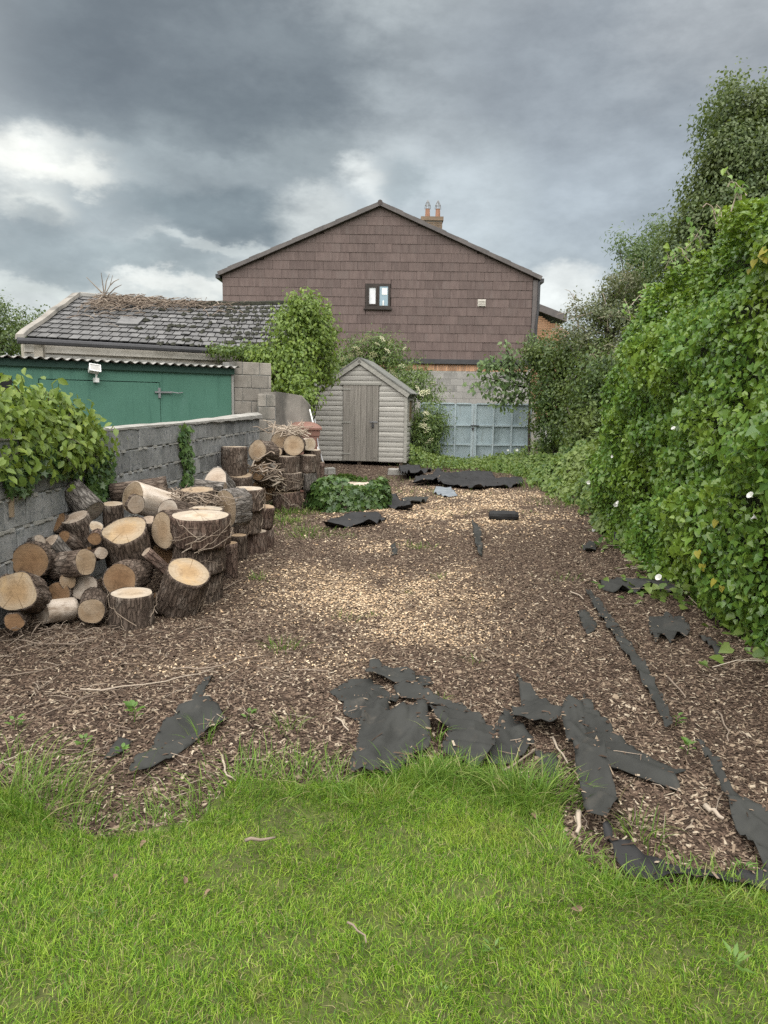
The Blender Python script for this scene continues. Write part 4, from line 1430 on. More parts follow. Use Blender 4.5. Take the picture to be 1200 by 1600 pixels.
# barge boards, roof
for s in (0, 1):
    e = Vector((-0.10 if s == 0 else L + 0.10, 0, EZ - 0.02))
    r_ = Vector((L / 2, 0, RZ + 0.06))
    dr_ = (r_ - e).normalized()
    up = Vector((-dr_.z, 0, dr_.x)) if dr_.x > 0 else Vector((dr_.z, 0, -dr_.x))
    V_ = []
    for dd in (-0.085, -0.060):
        for q_, hh in ((e, -0.10), (r_, -0.10), (r_, 0.015), (e, 0.015)):
            v_ = q_ + up * hh
            V_.append(S(v_.x, dd, v_.z))
    meshobj("barge_board", np.array(V_), [(0, 1, 2, 3), (7, 6, 5, 4), (0, 4, 5, 1), (1, 5, 6, 2), (2, 6, 7, 3), (3, 7, 4, 0)], MT['shed_trim'], shed)
    V_ = []
    for dd in (-0.10, SD + 0.08):
        for q_, hh in ((e - dr_ * 0.03, 0.018), (r_, 0.018), (r_, 0.05), (e - dr_ * 0.03, 0.045)):
            v_ = q_ + up * hh
            V_.append(S(v_.x, dd, v_.z))
    meshobj("roof", np.array(V_), [(0, 1, 2, 3), (7, 6, 5, 4), (0, 4, 5, 1), (1, 5, 6, 2), (2, 6, 7, 3), (3, 7, 4, 0)], MT['felt'], shed)
# side window with dark board
wf = MB()
for lo, hi in (((0.33, 1.02), (0.38, 1.72)), ((1.22, 1.02), (1.27, 1.72)), ((0.38, 1.02), (1.22, 1.07)), ((0.38, 1.67), (1.22, 1.72))):
    V_ = [S(L + a_, b_, z_) for a_ in (0.0, 0.045) for b_ in (lo[0], hi[0]) for z_ in (lo[1], hi[1])]
    wf.add(V_, [(0, 1, 3, 2), (4, 6, 7, 5), (0, 4, 5, 1), (2, 3, 7, 6), (0, 2, 6, 4), (1, 5, 7, 3)])
wf_ = wf.build("window", MT['shed_trim'], shed)
V_ = [S(L + a_, b_, z_) for a_ in (0.0, 0.012) for b_ in (0.38, 1.22) for z_ in (1.07, 1.67)]
meshobj("pane", np.array(V_), [(0, 1, 3, 2), (4, 6, 7, 5), (0, 4, 5, 1), (2, 3, 7, 6), (0, 2, 6, 4), (1, 5, 7, 3)], surf("window_board", (0.14, 0.105, 0.06), (0.2, 0.15, 0.09), 4, 0.8), wf_)
for u in (0.08, L / 2, L - 0.10):
    MB().box((u - 0.05, 0.02, -0.02), (u + 0.05, SD, F0), R, S0).build("bearer", MT['bark'], shed)

# small items at the foot of the shed
for (px, py, sz, lab) in ((507, 741, (0.20, 0.18, 0.15), "small grey concrete cube at the foot of the shed, beside the logs"), (517, 741, (0.18, 0.18, 0.16), "small pale concrete cube beside another, nearer the shed door")):
    p = gp(px, py)
    o = thing("concrete_cube", lab, "concrete block", tuple(p), group="concrete cubes by the shed")
    piece("cube_body", block_mesh(*sz, 0.012, MT['cap'], 1, 0.006), o, p + Vector((0, 0, sz[2] / 2 - 0.01)), Matrix.Rotation(0.3, 3, 'Z'))
    o.name = "concrete_cube"
p = gp(621, 742)
o = piece("support_block", block_mesh(0.42, 0.2, 0.14, 0.01, MT['cap'], 2, 0.008), None, p + Vector((0, 0.05, 0.06)), Matrix.Rotation(-0.15, 3, 'Z'))
tag(o, "pale concrete block propping the right front corner of the shed", "concrete block")


# ================================================================== steel gate
GY = 20.4
gzb, gzt = 0.06, at(750, 631, GY).z


def leaf(label, px0, px1, cols_, latch):
    a, b_ = at(px0, 680, GY).x, at(px1, 680, GY).x
    g = thing("gate_leaf", label, "gate", (a, GY, 0), group="leaves of the steel gate")
    xs_ = np.linspace(a, b_, cols_ + 1)
    zs_ = [gzb, at(750, 695, GY).z, at(750, 665, GY).z, gzt]
    for x in xs_:
        wd = 0.034 if x in (a, b_) else 0.022
        MB().box((x - wd, GY - 0.03, gzb), (x + wd, GY + 0.03, gzt)).build("upright_bar", MT['gate_bar'], g)
    for z_ in zs_:
        for i in range(cols_):
            MB().box((xs_[i] + 0.036, GY - 0.026, z_ - 0.02), (xs_[i + 1] - 0.036, GY + 0.026, z_ + 0.02)).build("cross_bar", MT['gate_bar'], g)
    for i in range(cols_):
        for j in range(3):
            # thin sheet with a slight belly
            V_, F_ = [], []
            q0, q1, r0, r1 = xs_[i] + 0.02, xs_[i + 1] - 0.02, zs_[j] + 0.015, zs_[j + 1] - 0.015
            for k in range(5):
                for m_ in range(5):
                    fx_, fz_ = k / 4, m_ / 4
                    V_.append((q0 + (q1 - q0) * fx_, GY + 0.012 + 0.014 * math.sin(math.pi * fx_) * math.sin(math.pi * fz_) * random.uniform(0.5, 1), r0 + (r1 - r0) * fz_))
            for k in range(4):
                for m_ in range(4):
                    c = k * 5 + m_
                    F_.append((c, c + 5, c + 6, c + 1))
            meshobj("panel", np.array(V_), F_, MT['gate'], g, True)
    if latch:
        lb = MB().box((a - 0.12, GY - 0.065, zs_[2] - 0.015), (a + 0.10, GY - 0.035, zs_[2] + 0.012)).box((a - 0.09, GY - 0.07, zs_[2] - 0.12), (a - 0.03, GY - 0.04, zs_[2] - 0.06))
        lb.build("padlock", MT['trim_dark'], g)
        MB().box((a + 0.015, GY - 0.06, gzb + 0.02), (a + 0.045, GY - 0.035, zs_[2] - 0.2)).build("drop_bolt", MT['gate_bar'], g)
    return g


leaf("blue grey sheet steel gate leaf beside the flowering elder", 657, 737, 3, False)
leaf("blue grey sheet steel gate leaf with padlock, beside the dark bush", 741.5, 827, 3, True)
p0, p1 = at(831, 680, GY + 0.05), at(831, 600, GY + 0.05)
o = piece("gate_post", block_mesh(0.13, 0.13, gzt + 0.05, 0.012, MT['post'], 0, 0.004), None, (p0.x, GY + 0.05, (gzt + 0.05) / 2))
tag(o, "pale concrete post beside the steel gate and dark bush", "gate post")
p0 = at(651, 680, GY + 0.05)
o = piece("gate_post", block_mesh(0.14, 0.14, gzt + 0.02, 0.012, MT['post'], 1, 0.004), None, (p0.x, GY + 0.05, (gzt + 0.02) / 2))
tag(o, "concrete gate post hidden in the flowering elder", "gate post")

# ================================================================== cut logs
MT['stem_dark'] = islandmat("root_stem", [(0, (0.14, 0.105, 0.08)), (0.6, (0.24, 0.19, 0.145)), (1, (0.38, 0.32, 0.26))], 0.85)
UP = Vector((0, 0, 1))


def log(label, px, py, Y, axis, r, L=None, face='face_tan', bark='bark', wob=0.06, flare=0.0, ground=False, both=True, group="cut logs heaped along the block wall", ivy=0, squash=1.0, ridges=1.0, base_in=0.0):
    """one sawn log: bark with furrows, two end-grain faces; (px,py,Y) is the middle of the face we see"""
    ax = Vector(axis).normalized()
    fc = at(px, py, Y)
    if ground:
        L = max(0.12, (fc.z - gz(fc.x, fc.y)) / ax.z + 0.02)
    basep = fc - ax * L
    xa = ax.cross(UP)
    xa = xa.normalized() if xa.length > 0.15 else Vector((1, 0, 0)) - ax * ax.x
    xa.normalize()
    ya = ax.cross(xa)
    R3 = Matrix((xa, ya, ax)).transposed()
    o = thing("log", label, "log", tuple(basep), group, R3)
    sd_ = random.randrange(10 ** 6)
    rr = random.Random(sd_)
    ns, nr = (72, 14) if r > 0.1 else (48, 10)
    th = np.arange(ns) * 2 * math.pi / ns
    coef = [(k, rr.uniform(-1, 1) * wob / (k ** 0.6), rr.uniform(0, 6.28)) for k in (2, 3, 4, 5)]
    prof = np.ones(ns)
    for k, a_, p_ in coef:
        prof = prof + a_ * np.cos(k * th + p_)
    prof[:] = prof
    sq = np.where(True, 1, 1)
    V_ = []
    bare = bark == 'bark_bare'
    hs = np.linspace(0, L, nr)
    bt = 0.07 if not bare else 0.0
    for h_ in hs:
        P = np.stack([np.cos(th) * 5.0 * (r / 0.15), np.sin(th) * 5.0 * (r / 0.15), np.full(ns, h_ * 5.5)], 1)
        ridge = vnoise(P * np.array([1, 1, 0.7]), sd_) - 0.5
        fine = vnoise(P * np.array([3.2, 3.2, 1.5]), sd_ + 1) - 0.5
        am = 0.0 if bare else ridges
        rad = r * prof * (1 + flare * (1 - h_ / L) ** 2) * (1 + (0.10 * ridge + 0.11 * fine) * am + 0.02 * (bare))
        V_.append(np.stack([rad * np.cos(th), rad * np.sin(th) * squash, np.full(ns, h_)], 1))
    V_ = np.concatenate(V_)
    # ragged bark edge just short of the cut
    inner = lambda h_, s_: np.stack([r * prof * s_ * np.cos(th), r * prof * s_ * np.sin(th) * squash, np.full(ns, h_)], 1)
    rim1 = inner(L - 0.002, 0.93 if not bare else 0.97)
    rim0 = inner(0.002, 0.93 if not bare else 0.97) * np.array([1 + flare, 1 + flare, 1])
    V_ = np.concatenate([V_, rim1, rim0])
    F_ = []
    i = np.arange(ns)
    k = (i + 1) % ns
    for q in range(nr - 1):
        F_.append(np.stack([q * ns + i, q * ns + k, (q + 1) * ns + k, (q + 1) * ns + i], 1))
    F_.append(np.stack([(nr - 1) * ns + i, (nr - 1) * ns + k, nr * ns + k, nr * ns + i], 1))
    F_.append(np.stack([k, i, (nr + 1) * ns + i, (nr + 1) * ns + k], 1))
    meshobj("bark", V_, np.concatenate(F_), MT[bark], o, True, local=True)
    # end grain
    for top in ((1, 0) if both else (1,)):
        z0 = L if top else 0.0
        rings = [0.0, 0.3, 0.6, 0.82, 0.945 if not bare else 0.985]
        Vf = [np.array([[0, 0, z0]])]
        for s_ in rings[1:]:
            q = inner(z0, s_)
            if not top:
                q = q * np.array([1 + flare, 1 + flare, 1])
            q[:, 2] += (vnoise(q * 18 + 5, sd_ + 2) - 0.5) * 0.008 * (1 if s_ < 0.9 else 0.3)
            Vf.append(q)
        Ff = [(0, 1 + a, 1 + (a + 1) % ns) if top else (0, 1 + (a + 1) % ns, 1 + a) for a in range(ns)]
        for q in range(len(rings) - 2):
            b0, b1 = 1 + q * ns, 1 + (q + 1) * ns
            for a in range(ns):
                c = (a + 1) % ns
                Ff.append((b0 + a, b1 + a, b1 + c, b0 + c) if top else (b0 + c, b1 + c, b1 + a, b0 + a))
        meshobj("cut_face", np.concatenate(Vf), Ff, MT[face], o, True, local=True)
    if ivy:
        mb = MB()
        for _ in range(ivy):
            a0 = rr.uniform(0, 6.28)
            h0 = rr.uniform(-0.02, 0.5 * L)
            pts = []
            da = rr.gauss(0, 0.16)
            m_ = rr.randint(6, 12)
            for q in range(m_):
                h1 = h0 + q * L * rr.uniform(0.07, 0.13)
                a0 += da + rr.gauss(0, 0.09)
                if h1 > L + 0.01:
                    break
                ra = r * 1.055 * (1 + flare * (1 - min(h1 / L, 1)) ** 2) + 0.006 + rr.uniform(0, 0.008)
                pts.append((ra * math.cos(a0), ra * math.sin(a0) * squash, h1))
            if len(pts) > 2:
                mb.tube(pts, np.linspace(rr.uniform(0.002, 0.005), 0.0015, len(pts)), 4)
        if mb.n:
            tag(mb.build("dead_ivy_stem", MT['stem_dark'], o, local=True), kind='stuff')
    return o


V3 = Vector
# --- front of the heap
log("squat dark-barked round standing upright at the very front of the log heap", 206, 926, 5.12, (0.03, -0.02, 1), 0.150, face='face_pale', ground=True, flare=0.10, ivy=9)
log("short round log with tan face and thick split bark, left of the front upright round", 143, 955, 4.98, (0.30, -0.92, 0.0), 0.092, 0.34, 'face_tan', 'bark')
log("small debarked pale log lying on the mulch at the front of the heap", 66, 957, 5.0, (-0.55, -0.80, 0.10), 0.078, 0.24, 'face_grey', 'bark_bare', wob=0.08)
log("dark weathered log end tucked behind the small debarked log", 90, 930, 5.25, (0.05, -0.9, 0.25), 0.095, 0.3, 'face_dark', 'bark')
log("dull tan log end peeping between the dark end and the crotch log", 131, 918, 5.35, (0.1, -0.8, 0.5), 0.10, 0.34, 'face_grey', 'bark')
log("large split log with cracked orange and cream face at the edge of the heap", 24, 924, 4.78, (0.10, -0.90, 0.34), 0.138, 0.30, 'face_orange', 'bark', wob=0.22)
log("round log with dark orange face and loose bark on top, against the wall", 47, 877, 5.16, (0.14, -0.98, 0.10), 0.132, 0.5, 'face_dark', 'bark', wob=0.05)
log("bark-covered log lying sideways with a thin slice of its cut face showing", 134, 878, 5.28, (0.86, -0.40, 0.22), 0.098, 0.33, 'face_tan', 'bark')
log("tall brown log leaning on the wall with small domed top", 117, 808, 5.75, (-0.22, -0.35, 0.9), 0.105, 0.36, 'face_grey', 'bark')
log("silvery grey log leaning against the wall above the others", 146, 800, 5.95, (0.72, -0.35, -0.55), 0.105, 0.33, 'face_grey', 'bark_grey')
log("pale splintered log end below the silvery grey leaning log", 150, 822, 5.75, (0.35, -0.5, 0.75), 0.055, 0.2, 'face_pale', 'bark_grey', wob=0.12)
log("small brown log end with oval face beside the big crotch log", 148, 842, 5.55, (0.25, -0.92, 0.0), 0.050, 0.22, 'face_dark', 'bark_red')
log("stubby log with frayed pale top lying behind the dark orange face", 77, 846, 5.4, (-0.35, -0.45, 0.75), 0.075, 0.22, 'face_grey', 'bark_grey', wob=0.14)
log("big crotch log with broad cream and orange top cut, tilted forward", 195, 828, 5.62, (0.03, -0.46, 0.86), 0.168, 0.42, 'face_orange', 'bark', wob=0.09, flare=0.05)
log("lower stem of the crotch log with dark orange round face pointing out", 187, 906, 5.27, (0.02, -0.97, 0.10), 0.122, 0.42, 'face_dark', 'bark')
log("small upright round with whitish top behind the big crotch log", 176, 787, 6.1, (0.05, -0.12, 1), 0.082, 0.20, 'face_pale', 'bark')
log("smooth debarked log with large pale oval cut facing out near the wall", 207, 776, 6.35, (-0.52, -0.78, 0.34), 0.132, 0.55, 'face_tan', 'bark_bare')
log("dark thin-barked log lying along the wall beside the hanging ivy", 172, 771, 6.6, (-0.92, -0.30, -0.12), 0.085, 0.5, 'face_dark', 'bark')
log("thin slab of wood standing on edge on top of the crotch log", 213, 788, 5.78, (0.80, -0.60, 0.05), 0.078, 0.035, 'face_grey', 'bark', wob=0.1)
log("log with large clean oval cut face leaning beside the big flat disc", 254, 829, 5.78, (-0.55, -0.83, 0.05), 0.140, 0.34, 'face_tan', 'bark', squash=1.05)
log("greyish oval cut face half hidden above the clean oval one", 262, 799, 6.15, (-0.35, -0.90, 0.28), 0.105, 0.3, 'face_grey', 'bark')
log("largest flat round lying on its stack, wide dark bark with dry ivy", 313, 805, 5.78, (0.02, -0.05, 1), 0.228, 0.235, 'face_pale', 'bark_red', wob=0.05, ivy=16, flare=-0.06)
log("dark middle round of the stack directly under the largest flat round", 311, 851, 5.82, (0.0, 0.0, 1), 0.195, 0.215, 'face_tan', 'bark', ivy=6, flare=0.0)
log("bottom round of the stack below the largest flat round, resting on mulch", 312, 893, 5.86, (0.0, 0.0, 1), 0.178, face='face_tan', bark='bark', ground=True, ivy=5)
log("pale-topped flat round rising just behind the largest flat round", 312, 796, 6.25, (0.0, -0.03, 1), 0.198, 0.52, 'face_pale', 'bark')
log("short log tilted on its end with bright orange-stained oval top", 295, 893, 5.36, (0.34, -0.36, 0.80), 0.158, 0.36, 'face_orange', 'bark', wob=0.05, ivy=4, flare=0.12)
log("knobbly branch stub wedged between crotch log and orange-topped log", 228, 862, 5.55, (-0.55, -0.35, 0.70), 0.045, 0.34, 'face_grey', 'bark_red', wob=0.15)
log("round covered in thick dry ivy roots behind the flat rounds", 308, 765, 6.75, (0.0, -0.08, 1), 0.150, 0.5, 'face_tan', 'bark', ivy=45)
log("broken pale lump of log on top near the wall", 337, 750, 7.3, (-0.25, -0.75, 0.55), 0.135, 0.22, 'face_grey', 'bark_grey', wob=0.18)
log("gnarled grey branch piece lying across the pale lump", 352, 762, 6.95, (0.95, -0.2, -0.05), 0.05, 0.30, 'face_grey', 'bark_grey', wob=0.15)
log("tall slab with wide tan sawn face standing on edge", 350, 795, 6.85, (-0.62, -0.78, 0.0), 0.185, 0.20, 'face_tan', 'bark_grey', wob=0.10)
log("top round of the tall stack, pale cut and ivy-streaked bark", 387, 763, 7.65, (0.02, -0.03, 1), 0.160, 0.225, 'face_pale', 'bark', ivy=16)
log("middle round of the tall stack beside the grass", 387, 796, 7.68, (0.0, 0.0, 1), 0.135, 0.25, 'face_tan', 'bark', ivy=9)
log("bottom round of the tall stack, reddish bark, beside the grass", 397, 830, 7.75, (0.0, 0.0, 1), 0.135, face='face_pale', bark='bark_red', ground=True)
log("thin upright log with tan top in front of the tall stack", 373, 836, 7.3, (-0.02, -0.04, 1), 0.078, face='face_tan', bark='bark', ground=True)
log("narrow upright log squeezed between the two stacks", 360, 848, 6.6, (0.0, -0.02, 1), 0.065, face='face_tan', bark='bark_red', ground=True)
log("upper round with slanted pale top behind the tall stack", 415, 791, 8.1, (0.12, -0.08, 1), 0.100, 0.24, 'face_tan', 'bark_red')
log("lower round under the slanted pale top behind the tall stack", 414, 824, 8.15, (0.0, 0.0, 1), 0.098, face='face_tan', bark='bark_red', ground=True)
# --- the farther heap by the concrete wall
G2 = "cut logs in the farther heap by the concrete wall"
log("tall upright log against the wall at the farther heap", 366, 698, 10.15, (0.0, 0.02, 1), 0.182, 0.44, 'face_pale', 'bark', group=G2)
log("crescent-topped round beneath the tall upright log by the wall", 376, 742, 10.05, (0.06, -0.16, 1), 0.160, face='face_tan', bark='bark', ground=True, group=G2)
log("round-shouldered log with pale face leaning beside the tall upright log", 402, 704, 10.5, (-0.38, -0.90, 0.15), 0.150, 0.36, 'face_tan', 'bark', wob=0.10, group=G2)
log("tangle-rooted log hung with thick dead ivy stems", 404, 735, 10.6, (-0.2, -0.85, 0.35), 0.150, 0.4, 'face_dark', 'bark', ivy=40, group=G2)
log("clean round log face on the very top of the farther heap", 459, 696, 11.0, (0.06, -0.99, 0.03), 0.158, 0.38, 'face_tan', 'bark', wob=0.04, group=G2)
log("second round log face on top, half behind the clean one", 438, 690, 11.3, (-0.1, -0.98, 0.08), 0.150, 0.36, 'face_tan', 'bark', group=G2)
log("small pale face low between the two top logs", 434, 706, 11.05, (-0.2, -0.95, 0.1), 0.070, 0.25, 'face_pale', 'bark', group=G2)
log("wide flat round carrying the clean round log", 449, 712, 11.05, (0.0, -0.02, 1), 0.185, 0.255, 'face_pale', 'bark', group=G2)
log("flat round beside the wide one, nearer the bin", 481, 711, 11.2, (0.02, -0.02, 1), 0.130, 0.26, 'face_pale', 'bark', group=G2)
log("ivy-wrapped middle round below the wide flat round", 452, 738, 11.02, (0.0, -0.02, 1), 0.190, 0.25, 'face_pale', 'bark', ivy=22, flare=-0.05, group=G2)
log("split yellowish round below the flat round nearer the bin", 481, 738, 11.2, (0.0, -0.05, 1), 0.125, 0.26, 'face_tan', 'bark_grey', wob=0.12, group=G2)
log("bottom round with bright crescent of sawn wood, beside the grass", 447, 767, 11.0, (-0.05, -0.08, 1), 0.205, face='face_tan', bark='bark_red', ground=True, ivy=3, group=G2)
log("upright round with whitish top in front of the brown bin", 488, 703, 12.0, (0.0, -0.03, 1), 0.140, face='face_pale', bark='bark', ground=True, group=G2)
log("pale split log lying under the brown bin", 484, 694, 11.75, (0.55, -0.82, 0.1), 0.105, 0.3, 'face_pale', 'bark_bare', wob=0.15, group=G2)
log("small post-like log standing nearest the shed", 502, 722, 12.0, (0.0, -0.02, 1), 0.052, face='face_pale', bark='bark_red', ground=True, group=G2)

log("small stubby bark-covered log behind the sideways log", 98, 840, 5.62, (-0.3, -0.7, 0.5), 0.062, 0.25, 'face_dark', 'bark', wob=0.14)
log("short branch piece poking out beside the lower crotch stem", 158, 864, 5.5, (0.55, -0.65, 0.25), 0.050, 0.28, 'face_grey', 'bark_red', wob=0.14)
log("slim branch end standing between crotch log and clean oval face", 233, 812, 5.9, (0.2, -0.45, 0.85), 0.055, 0.35, 'face_grey', 'bark', wob=0.12)
log("small tan-faced log beneath the sideways log", 106, 907, 5.28, (0.35, -0.9, 0.1), 0.062, 0.3, 'face_tan', 'bark_red', wob=0.1)
log("small dark log end low between the front round and the orange-topped log", 243, 938, 5.5, (-0.55, -0.82, 0.0), 0.060, 0.3, 'face_dark', 'bark', wob=0.12)
log("split grey wedge of wood lying on top of the dark orange-faced log", 62, 846, 5.3, (0.75, -0.5, 0.3), 0.048, 0.26, 'face_grey', 'bark_grey', wob=0.25)
log("short bark-covered chunk against the wall above the split wedge", 92, 815, 5.75, (-0.5, -0.6, 0.5), 0.072, 0.22, 'face_dark', 'bark', wob=0.18)
log("dark bark-covered log on the ground under the large split log", 22, 972, 4.72, (0.25, -0.95, 0.05), 0.062, 0.32, 'face_dark', 'bark', wob=0.12)
# rounds inside the heap that the others lean on (dark gaps between the logs)
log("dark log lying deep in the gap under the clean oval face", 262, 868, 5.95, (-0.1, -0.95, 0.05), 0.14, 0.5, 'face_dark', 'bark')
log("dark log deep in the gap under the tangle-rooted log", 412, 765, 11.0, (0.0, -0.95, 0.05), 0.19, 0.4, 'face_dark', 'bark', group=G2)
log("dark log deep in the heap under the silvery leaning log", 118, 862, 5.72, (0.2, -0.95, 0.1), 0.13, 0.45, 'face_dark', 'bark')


def heap(name, label, spots, n_, spread, ln, mat, rad=(0.003, 0.007), seed=1, kind='stuff'):
    rr = random.Random(seed)
    mb = MB()
    for _ in range(n_):
        c = rr.choice(spots)
        p = at(*c) + Vector((rr.gauss(0, spread[0]), rr.gauss(0, spread[1]), rr.gauss(0, spread[2])))
        a = rr.uniform(0, 6.28)
        d = Vector((math.cos(a), 0.6 * math.sin(a), rr.gauss(0, 0.35))).normalized()
        l_ = rr.uniform(*ln)
        bend = Vector((rr.gauss(0, 0.12), rr.gauss(0, 0.12), rr.gauss(0, 0.12))) * l_
        b2 = Vector((rr.gauss(0, 0.10), rr.gauss(0, 0.10), rr.gauss(0, 0.10))) * l_
        mb.tube([p - d * l_ / 2, p - d * l_ * 0.2 + bend, p + d * l_ * 0.15 + b2, p + d * l_ / 2 + bend * 0.3], [rr.uniform(*rad), rr.uniform(*rad), rr.uniform(*rad) * 0.8, 0.0015], 4)
    return tag(mb.build(name, mat), label, kind=kind)


heap("ivy_root_litter", "tangle of dry ivy roots draped behind the flat rounds", [(250, 776, 6.9), (265, 780, 6.8), (280, 775, 6.85), (295, 780, 6.6), (320, 780, 6.6)], 190, (0.09, 0.12, 0.03), (0.10, 0.30), MT['stem_dark'], (0.003, 0.007), 3)
heap("twig_litter", "heap of pale dry twigs on top of the farther log heap", [(450, 672, 11.3), (440, 669, 11.4), (460, 674, 11.2)], 80, (0.10, 0.10, 0.03), (0.12, 0.42), MT['twig_pale'], (0.004, 0.009), 4)
heap("ivy_root_litter", "thick dead ivy stems looped over the farther logs", [(402, 727, 10.4), (412, 732, 10.4), (420, 735, 10.4)], 26, (0.09, 0.06, 0.06), (0.2, 0.45), MT['stem_dark'], (0.006, 0.015), 5)
heap("ivy_root_litter", "hanging dead ivy stems on the round below the wide flat round", [(430, 745, 10.85), (432, 752, 10.85)], 26, (0.05, 0.03, 0.06), (0.2, 0.4), MT['stem'], (0.006, 0.013), 6)
heap("twig_litter", "dry twigs and bark scraps under the front of the log heap", [(20, 985, 4.75), (60, 985, 4.8), (100, 985, 4.85), (30, 1010, 4.55), (90, 1015, 4.5), (160, 990, 4.9)], 90, (0.20, 0.12, 0.006), (0.05, 0.18), MT['twig'], (0.0015, 0.004), 7)

# leaning wood splinter against the wall and a fragment
p = at(12, 776, 5.18)
sp = MB()
sp.box((-0.035, -0.012, -0.14), (0.035, 0.012, 0.10), Matrix.Rotation(0.05, 3, 'Y'), p + Vector((0.02, -0.03, 0)))
o = sp.build("wood_splinter", MT['face_tan'])
tag(o, "short orange wood splinter stuck upright against the block wall under the vine", "wood piece")


# ================================================================== wheelie bin and metal poles by the shed
BYY = 13.2
bc = at(478, 690, BYY)
bn = thing("wheelie_bin", "reddish brown wheelie bin standing behind the farther log heap", "bin", (bc.x, BYY, 0))
zt_, rl = at(478, 668, BYY).z, 0.0
Rb = Matrix.Rotation(math.radians(12), 3, 'Z')


def ring(hw, hd, z):
    return [Vector(bn.location) + Rb @ Vector((sx * hw, sy * hd, 0)) + Vector((0, 0, z)) for sx, sy in ((-1, -1), (1, -1), (1, 1), (-1, 1))]


V_, F_ = [], []
prof = [(0.16, 0.20, 0.02), (0.20, 0.25, zt_ - 0.14), (0.215, 0.265, zt_ - 0.135), (0.22, 0.27, zt_ - 0.04)]
for hw, hd, z in prof:
    V_ += ring(hw, hd, z)
for q in range(len(prof) - 1):
    for j in range(4):
        k = (j + 1) % 4
        F_.append((q * 4 + j, q * 4 + k, q * 4 + 4 + k, q * 4 + 4 + j))
F_ += [(3, 2, 1, 0), tuple(range(12, 16))]
meshobj("bin_body", np.array([tuple(v) for v in V_]), F_, MT['bin'], bn)
V_, F_ = [], []
for i, (hw, hd, z) in enumerate(((0.245, 0.295, zt_ - 0.035), (0.25, 0.30, zt_ + 0.0), (0.235, 0.28, zt_ + 0.03), (0.17, 0.2, zt_ + 0.06), (0.08, 0.1, zt_ + 0.07))):
    V_ += [v + Vector((0, 0, 0.03 * (j in (2, 3)))) for j, v in enumerate(ring(hw, hd, z))]
for q in range(4):
    for j in range(4):
        k = (j + 1) % 4
        F_.append((q * 4 + j, q * 4 + k, q * 4 + 4 + k, q * 4 + 4 + j))
F_ += [(3, 2, 1, 0), tuple(range(16, 20))]
meshobj("lid", np.array([tuple(v) for v in V_]), F_, MT['bin'], bn)
MB().tube([Vector(bn.location) + Rb @ Vector((-0.15, 0.31, zt_ - 0.08)), Vector(bn.location) + Rb @ Vector((0.15, 0.31, zt_ - 0.08))], 0.015, 6).build("handle", MT['bin'], bn)
for s in (-1, 1):
    c = Vector(bn.location) + Rb @ Vector((s * 0.19, 0.24, 0.1))
    MB().tube([c - Rb @ Vector((0.025, 0, 0)), c + Rb @ Vector((0.025, 0, 0))], 0.1, 14).build("wheel", MT['dark'], bn)
pA, pB = at(484, 640, 13.6), gp(504, 728)
pB = at(506, 727, 12.6)
po = thing("metal_pole", "thin white metal frame leaning beside the bin and shed corner", "pole", (pB.x, pB.y, 0))
MB().tube([pA, pA.lerp(pB, 0.5), Vector((pB.x, pB.y, gz(pB.x, pB.y)))], 0.013, 6).build("tube", MT['white'], po)
MB().tube([at(492, 655, 13.4), at(498, 700, 12.8), at(505, 722, 12.6)], 0.011, 6).build("tube", MT['steel'], po)
for q in (0.25, 0.5, 0.75):
    a = pA.lerp(pB, q)
    b_ = at(492, 655, 13.4).lerp(at(505, 722, 12.6), q)
    MB().tube([a, b_], 0.008, 5).build("rung", MT['steel'], po)


